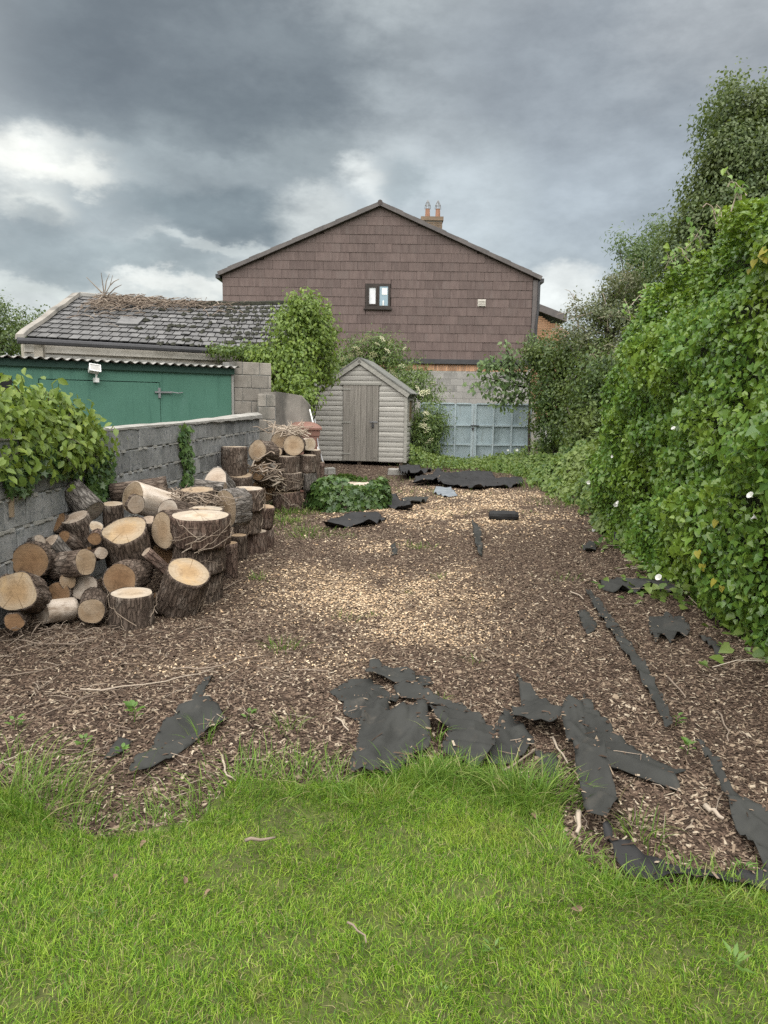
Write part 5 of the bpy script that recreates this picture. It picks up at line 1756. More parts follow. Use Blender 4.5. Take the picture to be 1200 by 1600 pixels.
# ================================================================== weed membrane
def sheet(outline, parent=None, lift=0.01, amp=0.02, seed=0, res=0.03, mat='membrane', name="weed_membrane", wdir=(1, 0), freq=7.0, edge=0.35, humps=(), slack=None):
    P = [gnd(px, py) for px, py in outline]
    poly = [(p.x, p.y) for p in P]
    rr = random.Random(seed)
    # round the outline (one corner-cutting pass), then fray it
    if len(poly) > 6:
        np2 = []
        for i in range(len(poly)):
            a, b_, c = Vector(poly[i - 1]), Vector(poly[i]), Vector(poly[(i + 1) % len(poly)])
            if (a - b_).angle(c - b_, 3.0) > 1.0:
                np2 += [tuple(b_.lerp(a, 0.10)), tuple(b_.lerp(c, 0.10))]
            else:
                np2.append(tuple(b_))
        poly = np2
    fine = []
    for i in range(len(poly)):
        a, b_ = Vector(poly[i]), Vector(poly[(i + 1) % len(poly)])
        m_ = max(1, int((b_ - a).length / max(res * 1.3, 0.03)))
        for k in range(m_):
            q = a.lerp(b_, k / m_)
            if k:
                pn = Vector((-(b_ - a).y, (b_ - a).x)).normalized()
                q += pn * ((vnoise([[q.x * 14, q.y * 14, seed]], 77)[0] - 0.5) * min(0.012, (b_ - a).length * 0.14) + rr.gauss(0, 0.0015))
            fine.append(q)
    poly = [(q.x, q.y) for q in fine]
    xs_, ys_ = [q[0] for q in poly], [q[1] for q in poly]
    gx, gy = np.meshgrid(np.arange(min(xs_), max(xs_), res), np.arange(min(ys_), max(ys_), res))
    gx, gy = gx.ravel() + rng.uniform(-.2, .2, gx.size) * res, gy.ravel() + rng.uniform(-.2, .2, gy.size) * res
    kp = inpoly(gx, gy, poly)
    n0 = len(poly)
    pts = [Vector(q) for q in poly] + [Vector((float(a), float(b_))) for a, b_ in zip(gx[kp], gy[kp])]
    r_ = delaunay_2d_cdt(pts, [(i, (i + 1) % n0) for i in range(n0)], [list(range(n0))], 1, 1e-6)
    V_ = np.array([(v.x, v.y, 0) for v in r_[0]])
    x, y = V_[:, 0], V_[:, 1]
    # distance to the outline
    E = np.array(poly)
    dmin = np.full(len(x), 9.0)
    for i in range(0, len(E)):
        a, b_ = E[i], E[(i + 1) % len(E)]
        ab = b_ - a
        tq = np.clip(((x - a[0]) * ab[0] + (y - a[1]) * ab[1]) / (ab @ ab + 1e-12), 0, 1)
        dmin = np.minimum(dmin, np.hypot(x - a[0] - tq * ab[0], y - a[1] - tq * ab[1]))
    # let the cloth settle: a little more cloth than ground, so it buckles into folds
    tri = np.array([list(f) for f in r_[2] if len(f) == 3])
    ed = np.sort(np.concatenate([tri[:, [0, 1]], tri[:, [1, 2]], tri[:, [2, 0]]]), axis=1)
    opp = np.concatenate([tri[:, 2], tri[:, 0], tri[:, 1]])
    key = ed[:, 0].astype(np.int64) * (len(x) + 1) + ed[:, 1]
    order = np.argsort(key, kind='stable')
    ks = key[order]
    same = np.nonzero(ks[1:] == ks[:-1])[0]
    bend = np.stack([opp[order[same]], opp[order[same + 1]]], 1)
    uq = np.unique(key, return_index=True)[1]
    ed = ed[uq]
    X_ = np.stack([x, y, np.zeros(len(x))], 1)
    wd_ = np.array(wdir, float) / np.hypot(*wdir)
    sl_ = 0.05 + amp * 4.0 if slack is None else slack

    def rest(pr):
        d = X_[pr[:, 1], :2] - X_[pr[:, 0], :2]
        l_ = np.hypot(d[:, 0], d[:, 1]) + 1e-9
        c_ = np.abs(-d[:, 0] * wd_[1] + d[:, 1] * wd_[0]) / l_
        m_ = (X_[pr[:, 1]] + X_[pr[:, 0]]) / 2
        loc_ = 0.35 + 1.3 * fbm(np.stack([m_[:, 0] * 4, m_[:, 1] * 4, np.full(len(m_), seed * 1.3)], 1), seed + 3, 2)
        return l_ * (1 + sl_ * loc_ * (0.25 + 0.75 * c_))
    r1, r2 = rest(ed), rest(bend)
    u = x * wd_[0] + y * wd_[1]
    v = -x * wd_[1] + y * wd_[0]
    W = np.stack([u * freq * 0.30, v * freq, np.full(len(x), seed * 1.7)], 1)
    W = W + fbm(W * 0.5, seed, 2)[:, None] * 1.5
    gh = ground_h(x, y) + 0.010
    Pc = X_.copy()
    Pc[:, 2] = gh + lift * 0.5 + 0.3 * amp + amp * 2.4 * (1 - np.abs(2 * vnoise(W, seed) - 1)) ** 2
    for (hx, hy, rad, hh) in humps:
        c = gnd(hx, hy)
        Pc[:, 2] += hh * np.exp(-((x - c.x) ** 2 + (y - c.y) ** 2) / rad ** 2)
    cnt1 = np.bincount(ed.ravel(), minlength=len(x)).astype(float)
    cnt2 = np.bincount(bend.ravel(), minlength=len(x)).astype(float) + 1e-9

    def relax(Pc, pr, rl, cnt, k):
        d = Pc[pr[:, 1]] - Pc[pr[:, 0]]
        l_ = np.linalg.norm(d, axis=1) + 1e-9
        cor = d * ((l_ - rl) / l_ * 0.5 * k)[:, None]
        for q in range(3):
            Pc[:, q] += (np.bincount(pr[:, 0], cor[:, q], len(cnt)) - np.bincount(pr[:, 1], cor[:, q], len(cnt))) / cnt * 1.7
    for it in range(110):
        Pc[:, 2] -= 0.00035 if it < 80 else 0.0001
        relax(Pc, ed, r1, cnt1, 1.0)
        if len(bend):
            relax(Pc, bend, r2, cnt2, 0.9)
        Pc[:, :2] += (X_[:, :2] - Pc[:, :2]) * 0.16
        Pc[:, 2] = np.maximum(Pc[:, 2], gh + (lift - 0.008) * 0.6)
    V_[:, 0], V_[:, 1] = Pc[:, 0], Pc[:, 1]
    z = Pc[:, 2]
    V_[:, 2] = z
    pr_ = np.where(dmin < 0.02, 0.22, np.where(dmin < 0.06, 0.05, 0.012)) * min(1.0, (res / 0.022) ** 2)
    sel_ = rng.random(len(x)) < pr_ * (1.6 if res < 0.03 else 0.8)
    SPILL.extend(np.stack([x, y, z], 1)[sel_].tolist())
    o = meshobj(name, V_, [list(f) for f in r_[2]], MT[mat], parent, True)
    so = o.modifiers.new("thickness", 'SOLIDIFY')
    so.thickness = 0.0015
    so.offset = -1
    return o


SPILL = []
GM = "torn weed membrane showing through the mulch"


def membrane(label, outline, **k):
    o = sheet(outline, **k)
    return tag(o, label, "weed membrane", GM)


# left piece
membrane("pointed scrap of weed membrane on the mulch in front of the log heap",
         [(333, 1056), (331, 1072), (316, 1100), (327, 1110), (357, 1133), (336, 1151), (318, 1162), (300, 1172), (261, 1196), (240, 1206), (210, 1215), (201, 1214), (228, 1184), (264, 1142), (294, 1109), (312, 1085)],
         amp=0.022, seed=11, wdir=(0.55, 0.83), res=0.022, humps=[(268, 1150, 0.07, 0.06), (312, 1120, 0.06, 0.05), (240, 1195, 0.05, 0.03)])
membrane("tiny scrap of weed membrane half buried beside the pointed scrap", [(162, 1190), (186, 1157), (207, 1163), (192, 1178)], amp=0.01, seed=12, res=0.025)
# centre piece
cm = thing("weed_membrane", "large torn sheet of weed membrane with flaps, at the middle lawn edge", "weed membrane", tuple(gp(620, 1150)), GM)
sheet([(515, 1085), (567, 1064), (600, 1077), (600, 1096), (580, 1112), (560, 1132), (537, 1120), (538, 1102), (522, 1092)], cm, 0.006, 0.012, 21, 0.025, name="torn_flap", wdir=(1, 0.2))
sheet([(575, 1102), (595, 1088), (625, 1092), (620, 1103), (607, 1113), (610, 1125), (632, 1131), (665, 1127), (671, 1150), (672, 1178), (640, 1197), (620, 1215), (585, 1219), (547, 1218), (551, 1195), (557, 1172), (565, 1132)],
      cm, 0.018, 0.026, 22, 0.022, name="torn_flap", wdir=(0.3, 0.95), freq=5.5, humps=[(628, 1140, 0.07, 0.07), (650, 1130, 0.09, 0.06), (560, 1200, 0.07, 0.05), (600, 1110, 0.06, 0.05), (668, 1140, 0.05, 0.05)])
sheet([(582, 1034), (595, 1050), (620, 1056), (648, 1060), (650, 1072), (647, 1083), (620, 1078), (602, 1074), (585, 1074), (570, 1071), (573, 1060)], cm, 0.030, 0.02, 23, 0.02, name="torn_flap", wdir=(1, 0.1), humps=[(585, 1072, 0.08, 0.07), (632, 1076, 0.05, 0.05)])
sheet([(650, 1060), (672, 1064), (677, 1072), (655, 1076)], cm, 0.010, 0.01, 24, 0.025, name="torn_flap")
sheet([(614, 1085), (634, 1083), (652, 1088), (680, 1102), (705, 1110), (722, 1117), (752, 1131), (728, 1125), (700, 1118), (672, 1107), (647, 1100), (627, 1098)], cm, 0.035, 0.03, 25, 0.02, name="torn_flap", wdir=(0.9, -0.4), freq=9)
sheet([(667, 1122), (690, 1125), (715, 1130), (740, 1142), (760, 1157), (776, 1170), (770, 1192), (755, 1200), (740, 1206), (722, 1196), (690, 1186), (700, 1160), (684, 1150), (664, 1135)], cm, 0.016, 0.035, 26, 0.022, name="torn_flap", wdir=(0.9, -0.5), freq=6, humps=[(745, 1160, 0.10, 0.09), (690, 1140, 0.06, 0.08)])
# right piece
rm = thing("weed_membrane", "twisted strap of weed membrane crossing a flat triangular sheet, near the lawn corner", "weed membrane", tuple(gp(890, 1160)), GM)
sheet([(912, 1090), (924, 1104), (936, 1119), (965, 1156), (1017, 1189), (1050, 1203), (1072, 1207), (1050, 1218), (1064, 1247), (1040, 1242), (1017, 1233), (970, 1215), (925, 1200), (905, 1170), (899, 1119)], rm, 0.008, 0.018, 31, 0.028, name="flat_sheet", wdir=(0.75, -0.65), freq=5)
sheet([(786, 1108), (797, 1112), (815, 1140), (835, 1156), (826, 1178), (811, 1193), (785, 1198), (764, 1201), (760, 1174), (775, 1141)], rm, 0.008, 0.022, 32, 0.022, name="torn_flap", wdir=(0.15, 1), freq=9)
sheet([(837, 1178), (866, 1181), (872, 1200), (870, 1222), (848, 1218)], rm, 0.006, 0.012, 35, 0.025, name="torn_flap", wdir=(0.2, 1))
sheet([(808, 1060), (818, 1076), (826, 1090), (845, 1106), (866, 1119), (885, 1131), (902, 1142), (890, 1155), (859, 1157), (830, 1150), (800, 1138), (797, 1115), (815, 1113), (811, 1092)], rm, 0.040, 0.03, 33, 0.016, name="strap", wdir=(0.75, -0.65), freq=6, humps=[(885, 1148, 0.10, 0.10), (840, 1140, 0.07, 0.06), (815, 1090, 0.06, 0.04)])
sheet([(874, 1156), (888, 1147), (902, 1143), (908, 1167), (922, 1190), (936, 1210), (952, 1250), (966, 1284), (962, 1300), (944, 1314), (918, 1302), (908, 1280), (904, 1255), (892, 1203)], rm, 0.045, 0.055, 34, 0.018, name="strap", wdir=(0.28, -0.96), freq=9, humps=[(890, 1152, 0.08, 0.10), (915, 1230, 0.07, 0.05), (945, 1290, 0.07, 0.06)])
# long strip running away on the right-hand side
ls = thing("weed_membrane", "long narrow strip of weed membrane edge running towards the hedge", "weed membrane", tuple(gp(1010, 1080)), GM)
sheet([(914, 928), (922, 925), (936, 942), (951, 960), (967, 984), (983, 1008), (1000, 1034), (1016, 1058), (1027, 1080), (1037, 1102), (1051, 1140), (1040, 1143), (1024, 1110), (1012, 1084), (999, 1062), (985, 1038), (967, 1013), (953, 990), (940, 970), (928, 950)],
      ls, 0.03, 0.02, 41, 0.014, name="strip", wdir=(0.4, -0.9), freq=12, edge=0.15, mat='membrane')
sheet([(1083, 1178), (1091, 1180), (1113, 1206), (1136, 1240), (1155, 1260), (1176, 1276), (1230, 1325), (1230, 1420), (1196, 1376), (1165, 1330), (1148, 1306), (1137, 1285), (1129, 1250), (1106, 1214)],
      ls, 0.03, 0.035, 42, 0.016, name="strip", wdir=(0.45, -0.9), freq=9, edge=0.25)
membrane("black crumpled membrane edge lying along the lawn corner under the grass",
         [(938, 1308), (948, 1312), (957, 1335), (985, 1350), (1003, 1358), (1040, 1362), (1075, 1366), (1130, 1372), (1200, 1380), (1230, 1385), (1230, 1404), (1150, 1396), (1080, 1388), (1020, 1384), (985, 1376), (962, 1362), (948, 1340)],
         lift=0.02, amp=0.035, seed=43, res=0.018, slack=0.25, wdir=(0.95, -0.3), freq=10, mat='membrane_black', edge=0.2)
# small ones on the right
membrane("rectangular scrap of membrane beside the start of the long strip", [(902, 955), (915, 953), (932, 977), (930, 988), (917, 993), (908, 975)], amp=0.012, seed=51, res=0.03)
membrane("ribbed patch of membrane half covered by mulch, between long strip and hedge", [(1013, 975), (1020, 967), (1030, 970), (1040, 963), (1052, 970), (1060, 963), (1068, 974), (1072, 985), (1078, 993), (1062, 1000), (1047, 1007), (1036, 999), (1024, 1007), (1017, 995)], amp=0.03, seed=52, res=0.025, wdir=(0.6, -0.75), freq=13)
membrane("narrow strip of membrane next to the ribbed patch", [(1090, 994), (1101, 994), (1116, 1008), (1131, 1025), (1120, 1028), (1105, 1012)], amp=0.018, seed=53, res=0.025, wdir=(0.6, -0.75))
membrane("wide grey strip of membrane leading under the trailing hedge leaves", [(935, 917), (948, 913), (965, 911), (1010, 914), (1073, 911), (1080, 921), (1067, 926), (1010, 925), (960, 928), (942, 924)], amp=0.035, seed=54, res=0.03, wdir=(0.6, -0.75), freq=10)
membrane("dark folded membrane poking out from the hedge foot", [(1146, 975), (1152, 962), (1166, 956), (1185, 957), (1190, 972), (1182, 986), (1166, 984), (1154, 992)], amp=0.09, seed=55, res=0.02, freq=8, slack=0.3, mat='membrane_black', edge=0.3)
membrane("small grey scrap of membrane beside the white scrap near the hedge", [(910, 858), (920, 851), (932, 852), (930, 863), (915, 864)], amp=0.02, seed=56, res=0.04)
membrane("small dark scrap of membrane close to the hedge foot", [(957, 840), (965, 838), (974, 852), (972, 858), (962, 852)], amp=0.05, seed=57, res=0.035)
# far ones
membrane("long black crumpled membrane roll lying across the far mulch before the gate",
         [(676, 746), (684, 741), (691, 745), (717, 749), (739, 745), (757, 746), (782, 753), (800, 751), (817, 751), (818, 760), (790, 764), (765, 763), (749, 766), (717, 763), (690, 763), (682, 759), (660, 760), (643, 759)],
         lift=0.02, amp=0.06, seed=61, res=0.045, freq=2.6, slack=0.12, wdir=(1, 0.15), mat='membrane_black', edge=0.15)
membrane("black crumpled membrane below the shed corner by the block", [(623, 741), (635, 736), (648, 737), (662, 741), (676, 745), (655, 748), (640, 748), (626, 752)], lift=0.02, amp=0.08, seed=62, res=0.045, freq=4, slack=0.25, mat='membrane_black')
membrane("flat blue grey sheet lying beside the long black roll", [(681, 763), (704, 762), (714, 777), (695, 779), (678, 773)], amp=0.01, seed=63, res=0.06, mat='membrane_blue')
membrane("thin dark strip of membrane on the far mulch past the ivy stump", [(626, 786), (650, 783), (671, 786), (655, 790), (632, 790)], amp=0.04, seed=64, res=0.04, mat='membrane')
membrane("pointed black membrane sticking out from behind the ivy stump", [(605, 783), (616, 788), (641, 796), (646, 799), (622, 799), (606, 797)], amp=0.06, seed=65, res=0.035, slack=0.25, mat='membrane_black')
membrane("dark folded membrane directly in front of the ivy stump", [(505, 828), (515, 820), (527, 813), (545, 810), (567, 807), (590, 809), (604, 813), (590, 820), (575, 823), (550, 824), (533, 826)], lift=0.015, amp=0.05, seed=66, res=0.035, freq=3, slack=0.12, wdir=(1, 0.1), mat='membrane_black', edge=0.2)
membrane("narrow upright-pointing strip of membrane in the middle of the far mulch", [(737, 815), (743, 823), (749, 827), (752, 845), (754, 872), (747, 871), (742, 850), (739, 830)], amp=0.03, seed=67, res=0.035, wdir=(0.05, 1))
membrane("faint grey scrap of membrane alone in the middle mulch", [(611, 853), (618, 851), (621, 868), (613, 870)], amp=0.01, seed=68, res=0.04)
# black lump
p = gp(786, 812)
lump = thing("membrane_roll", "short black roll of membrane lying alone on the far mulch", "weed membrane", tuple(p), GM)
Vl, Fl = [], []
nl = 12
for i in range(9):
    uu = i / 8
    for j in range(nl):
        a = j / nl * 2 * math.pi
        rr_ = 0.075 * (1 + 0.25 * (vnoise([[uu * 4, math.cos(a) * 1.5, math.sin(a) * 1.5]], 9)[0] - 0.5)) * (0.7 if i in (0, 8) else 1)
        Vl.append(p + Vector((-0.2 + 0.4 * uu, 0.05 * math.cos(a) * rr_ / 0.05 - 0.06 * uu, 0.06 + math.sin(a) * rr_)))
for i in range(8):
    for j in range(nl):
        k = (j + 1) % nl
        Fl.append((i * nl + j, i * nl + k, i * nl + nl + k, i * nl + nl + j))
Fl += [tuple(range(nl - 1, -1, -1)), tuple(8 * nl + j for j in range(nl))]
meshobj("rolled_sheet", np.array([tuple(v) for v in Vl]), Fl, MT['membrane_black'], lump)

# ================================================================== leaves
def leaf_template(kind):
    if kind == 'oval':
        V_ = [(0, 0, 0), (-0.28, 0.30, 0.05), (0, 0.34, -0.03), (0.28, 0.30, 0.05), (-0.24, 0.66, 0.03), (0, 0.68, -0.06), (0.24, 0.66, 0.03), (0, 1.0, -0.16)]
        F_ = [(0, 2, 1), (0, 3, 2), (1, 2, 5, 4), (2, 3, 6, 5), (4, 5, 7), (5, 6, 7)]
    elif kind == 'heart':
        V_ = [(0, 0.08, 0), (-0.30, -0.04, 0.05), (-0.46, 0.25, 0.06), (0, 0.40, -0.03), (0.46, 0.25, 0.06), (0.30, -0.04, 0.05), (-0.26, 0.66, 0.02), (0.26, 0.66, 0.02), (0, 1.0, -0.15)]
        F_ = [(0, 3, 2, 1), (0, 5, 4, 3), (2, 3, 6), (3, 4, 7), (3, 8, 6), (3, 7, 8)]
    elif kind == 'heart_small':
        V_ = [(0, 0.04, 0), (-0.46, 0.17, 0.06), (0.46, 0.17, 0.06), (0, 0.42, -0.04), (-0.27, 0.64, 0.02), (0.27, 0.64, 0.02), (0, 1.0, -0.15)]
        F_ = [(0, 3, 1), (0, 2, 3), (1, 3, 4), (4, 3, 6), (3, 5, 6), (3, 2, 5)]
    elif kind == 'oval_small':
        V_ = [(0, 0, 0), (-0.30, 0.45, 0.05), (0, 0.48, -0.04), (0.30, 0.45, 0.05), (0, 1.0, -0.14)]
        F_ = [(0, 2, 1), (0, 3, 2), (1, 2, 4), (2, 3, 4)]
    elif kind == 'ivy':
        V_ = [(0, 0, 0), (-0.45, 0.10, 0.03), (-0.25, 0.35, 0.0), (-0.5, 0.62, 0.02), (-0.18, 0.62, 0), (0, 1.0, -0.08), (0.18, 0.62, 0), (0.5, 0.62, 0.02), (0.25, 0.35, 0), (0.45, 0.10, 0.03), (0, 0.4, -0.05)]
        F_ = [(0, 10, 2, 1), (2, 10, 4, 3), (4, 10, 6, 5), (6, 10, 8, 7), (8, 10, 0, 9)]
    elif kind == 'lance':
        V_ = [(0, 0, 0), (-0.15, 0.4, 0.03), (0, 0.42, -0.02), (0.15, 0.4, 0.03), (0, 1.0, -0.15)]
        F_ = [(0, 2, 1), (0, 3, 2), (1, 2, 4), (2, 3, 4)]
    else:   # 'simple'
        V_ = [(0, 0, 0), (-0.3, 0.45, 0.07), (0.3, 0.45, 0.07), (0, 1.0, -0.06)]
        F_ = [(0, 2, 1), (1, 2, 3)]
    return np.array(V_, float), F_


def norm(a):
    return a / (np.linalg.norm(a, axis=1)[:, None] + 1e-9)


def leaf_frames(N, nrm, spread=0.5, droop=0.8, wild=0.5):
    n_ = norm(nrm + rng.normal(0, spread, (N, 3)))
    d = np.array([0, 0, -droop])[None, :] + rng.normal(0, wild, (N, 3))
    y = norm(d - n_ * (d * n_).sum(1)[:, None])
    x = np.cross(y, n_)
    return x, y, n_


def scatter(name, P, frames, size, kind, mat, parent=None, local=False, smooth=True):
    T, F_ = leaf_template(kind)
    x, y, z = frames
    s = np.asarray(size)[:, None, None]
    V_ = P[:, None, :] + s * (x[:, None, :] * T[None, :, 0:1] + y[:, None, :] * T[None, :, 1:2] + z[:, None, :] * T[None, :, 2:3])
    N, k = len(P), len(T)
    by = {}
    for f in F_:
        by.setdefault(len(f), []).append(f)
    V_ = V_.reshape(-1, 3)
    if len(by) == 1 :
        f = np.array(F_)
        Fa = (f[None] + (np.arange(N) * k)[:, None, None]).reshape(-1, f.shape[1])
        return meshobj(name, V_, Fa, mat, parent, smooth)
    # mixed sizes: triangulate
    tr = []
    for f in F_:
        for i in range(1, len(f) - 1):
            tr.append((f[0], f[i], f[i + 1]))
    f = np.array(tr)
    Fa = (f[None] + (np.arange(N) * k)[:, None, None]).reshape(-1, 3)
    return meshobj(name, V_, Fa, mat, parent, smooth)


_leafme = {}


def leaf_parts(P, frames, size, kind, mat, parent, name="leaf"):
    key = (kind, mat.name)
    if key not in _leafme:
        T, F_ = leaf_template(kind)
        me = bpy.data.meshes.new(name)
        setmesh(me, T, F_)
        me.polygons.foreach_set("use_smooth", np.ones(len(F_), bool))
        me.materials.append(mat)
        _leafme[key] = me
    rl_ = rootloc(parent)
    x, y, z = frames
    for i in range(len(P)):
        o = bpy.data.objects.new(name, _leafme[key])
        COL.objects.link(o)
        o.parent = parent
        o.location = Vector(P[i]) - rl_
        R_ = Matrix((Vector(x[i]), Vector(y[i]), Vector(z[i]))).transposed()
        o.rotation_euler = R_.to_euler()
        o.scale = (size[i],) * 3


def project(P):
    """pixel position and depth of points"""
    M = np.array(CAMROT)
    q = (P - np.array([0, 0, CAM_H])) @ M
    return 600 + FPX * q[:, 0] / -q[:, 2], 800 - FPX * q[:, 1] / -q[:, 2], -q[:, 2]


def foliage(parent, P, nrm, size, kind, mat, spread=0.5, droop=0.8, wild=0.5, n_parts=0, name="foliage", seen=None):
    fr_ = leaf_frames(len(P), nrm, spread, droop, wild)
    size = np.asarray(size)
    if n_parts:
        px, py, dp = project(P)
        big = size / dp
        ok = (px > 5) & (px < 1195) & (py > 5) & (py < 1595) & (dp > 0)
        if seen is not None:
            ok &= seen
        order = np.argsort(-(big * ok))[:n_parts]
        m = np.zeros(len(P), bool)
        m[order] = True
        leaf_parts(P[m], tuple(f[m] for f in fr_), size[m], kind, mat, parent)
        P, size, fr_ = P[~m], size[~m], tuple(f[~m] for f in fr_)
    if len(P) > 6000:
        kind = {'heart': 'heart_small', 'oval': 'oval_small'}.get(kind, kind)
    o = scatter(name, P, fr_, size, kind, mat, parent)
    o['kind'] = 'stuff'
    return o


def blob_points(N, centers, radii, shell=0.55, clump=0.0, nclump=0, flat=1.0):
    """points in a union of ellipsoids, gathered in clumps near the surface; also outward normals"""
    centers = np.asarray(centers, float)
    radii = np.asarray(radii, float)
    vol = np.prod(radii, axis=1) ** (2 / 3)
    if nclump:
        ci = rng.choice(len(centers), nclump, p=vol / vol.sum())
        d = norm(rng.normal(0, 1, (nclump, 3)))
        rr_ = (shell + (1 - shell) * rng.random(nclump)) ** 0.7
        C = centers[ci] + d * radii[ci] * rr_[:, None]
        k = rng.integers(0, nclump, N)
        off = rng.normal(0, clump, (N, 3)) * np.array([1, 1, flat])
        P = C[k] + off
        nr = norm(d[k] * 0.8 + off / clump * 0.5 + np.array([0, 0, 0.5]))
        return P, nr, C
    ci = rng.choice(len(centers), N, p=vol / vol.sum())
    d = norm(rng.normal(0, 1, (N, 3)))
    rr_ = (shell + (1 - shell) * rng.random(N)) ** 0.7
    P = centers[ci] + d * radii[ci] * rr_[:, None]
    return P, norm(d + np.array([0, 0, 0.3])), centers


def sprigs(parent, C, mid, n_, ln, lsz, kind, mat, per=7, up=0.35):
    """short leafy shoots that break up an outline"""
    mb = MB()
    LP, LN = [], []
    mid = np.asarray(mid)
    for _ in range(n_):
        c = C[rng.integers(0, len(C))]
        d = norm((c - mid)[None])[0] * 0.8 + rng.normal(0, 0.45, 3) + np.array([0, -0.2, up])
        d = d / np.linalg.norm(d)
        l_ = rng.uniform(*ln)
        e = c + d * l_ + np.array([0, 0, -0.15 * l_])
        m_ = c + d * l_ * 0.55
        mb.tube([c, m_, e], [0.006, 0.004, 0.002], 4)
        for q in np.linspace(0.25, 1, per):
            LP.append(c + (m_ - c) * min(q / 0.55, 1) + (e - m_) * max(0, (q - 0.55) / 0.45) + rng.normal(0, 0.02, 3))
            LN.append((rng.normal(0, .6), rng.normal(-.5, .5), 0.6))
    tag(mb.build("shoot", MT['trunk'], parent), kind='stuff')
    foliage(parent, np.array(LP), np.array(LN), rng.uniform(*lsz, len(LP)), kind, mat, 0.4, 0.9, 0.6, name="shoot_leaves")


def trunk_limbs(parent, base, top, rad, targets, mat, n_limbs=12, sides=7):
    base, top = np.array(base, float), np.array(top, float)
    pts = np.array([base + (top - base) * s + np.array([0.06 * math.sin(5 * s + base[0]), 0.06 * math.cos(4 * s), 0]) * np.linalg.norm(top - base) * 0.3 for s in np.linspace(0, 1, 8)])
    MB().tube(pts, np.linspace(rad, rad * 0.35, 8), sides).build("trunk", mat, parent, True)
    idx_ = rng.choice(len(targets), min(n_limbs, len(targets)), replace=False)
    for i in idx_:
        s = rng.uniform(0.25, 0.95)
        a = pts[int(s * 7)]
        b_ = np.asarray(targets[i])
        mid = (a + b_) / 2 + np.array([0, 0, -0.08 * np.linalg.norm(b_ - a)])
        MB().tube([a, mid, b_], [rad * 0.35, rad * 0.22, rad * 0.07], 5).build("limb", mat, parent, True)


# ------------------------------------------------------------------ the big hedge on the right
def hx(y):
    return 2.44 + (y - 4.2) * 0.056


def htop(y):
    return np.interp(y, [2.0, 4.6, 5.4, 6.7, 7.4, 8.1, 8.8, 9.5, 10.0], [3.30, 3.26, 3.22, 3.17, 3.12, 3.02, 2.84, 2.52, 2.25])


hedge = thing("bindweed_hedge", "tall green hedge smothered in bindweed along the mulch", "hedge", (2.9, 6.0, 0))
HN = 76000


def hedge_points(N, y0=2.3, y1=10.0):
    y = rng.uniform(y0, y1, N)
    top = htop(y)
    s = rng.random(N)                       # 0 foot .. 1 crest .. beyond: over the top
    arc = s * (top + 0.9)
    z = np.minimum(arc, top)
    over = np.maximum(arc - top, 0)
    P3 = np.stack([np.full(N, 1.0), y * 1.3, z * 1.5], 1)
    bulge = (fbm(P3, 31, 3) - 0.5) * 0.75
    hol = (fbm(P3 * 2.6, 33, 2) - 0.5) * 0.40
    rnd = np.clip((z / top - 0.72) / 0.28, 0, 1)
    foot = np.clip(1 - z / 0.5, 0, 1)
    bulge = bulge * np.clip(0.25 + z / 1.2, 0, 1)
    x = hx(y) - bulge - hol * np.clip(0.4 + z, 0, 1) + 0.30 * rnd ** 2 + over * 1.0 + 0.14 * foot ** 2 * (rng.random(N) - 0.2)
    endr = np.clip((y - 9.35) / 0.65, 0, 1)
    x = x + 0.35 * endr ** 2
    depth = rng.exponential(0.085, N) - 0.03 * rng.random(N)
    nr = np.stack([-np.ones(N) + 1.0 * rnd, -0.25 + 0.6 * endr, 0.25 + 1.1 * rnd], 1)
    z = z + 0.10 * (fbm(np.stack([x * 2, y * 2.2, np.zeros(N)], 1), 41, 2) - 0.5) * (rnd > 0.5) * 3
    P = np.stack([x + depth, y, np.maximum(z, 0.03)], 1)
    return P, norm(nr), depth


P, nr, dep = hedge_points(HN)
szs = rng.uniform(0.027, 0.057, HN) * (1 + 0.55 * (rng.random(HN) < 0.14))
foliage(hedge, P, nr, szs, 'heart', MT['leaf_hedge'], 0.55, 0.85, 0.6, n_parts=280, seen=dep < 0.02)
# dark hull behind the leaves, its colour standing in for inner shade
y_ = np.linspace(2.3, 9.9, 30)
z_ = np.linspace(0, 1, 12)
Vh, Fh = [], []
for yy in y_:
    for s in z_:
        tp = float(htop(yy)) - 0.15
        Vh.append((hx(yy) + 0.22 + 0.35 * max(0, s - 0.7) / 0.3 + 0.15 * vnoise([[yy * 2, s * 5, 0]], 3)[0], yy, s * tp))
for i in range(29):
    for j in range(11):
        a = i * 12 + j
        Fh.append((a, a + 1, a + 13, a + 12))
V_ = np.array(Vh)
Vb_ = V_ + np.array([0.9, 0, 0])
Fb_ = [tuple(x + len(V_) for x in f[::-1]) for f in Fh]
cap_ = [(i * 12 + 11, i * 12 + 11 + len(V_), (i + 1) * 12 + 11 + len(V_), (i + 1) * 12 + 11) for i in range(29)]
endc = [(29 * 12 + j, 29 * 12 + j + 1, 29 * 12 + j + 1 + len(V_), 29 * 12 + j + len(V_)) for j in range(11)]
MT['hedge_inside'] = surf("hedge_shade", (0.018, 0.026, 0.010), (0.04, 0.045, 0.02), 9, 0.95, 0.8, 40)
meshobj("inner_shade_hull", np.concatenate([V_, Vb_]), Fh + Fb_ + cap_ + endc, MT['hedge_inside'], hedge)
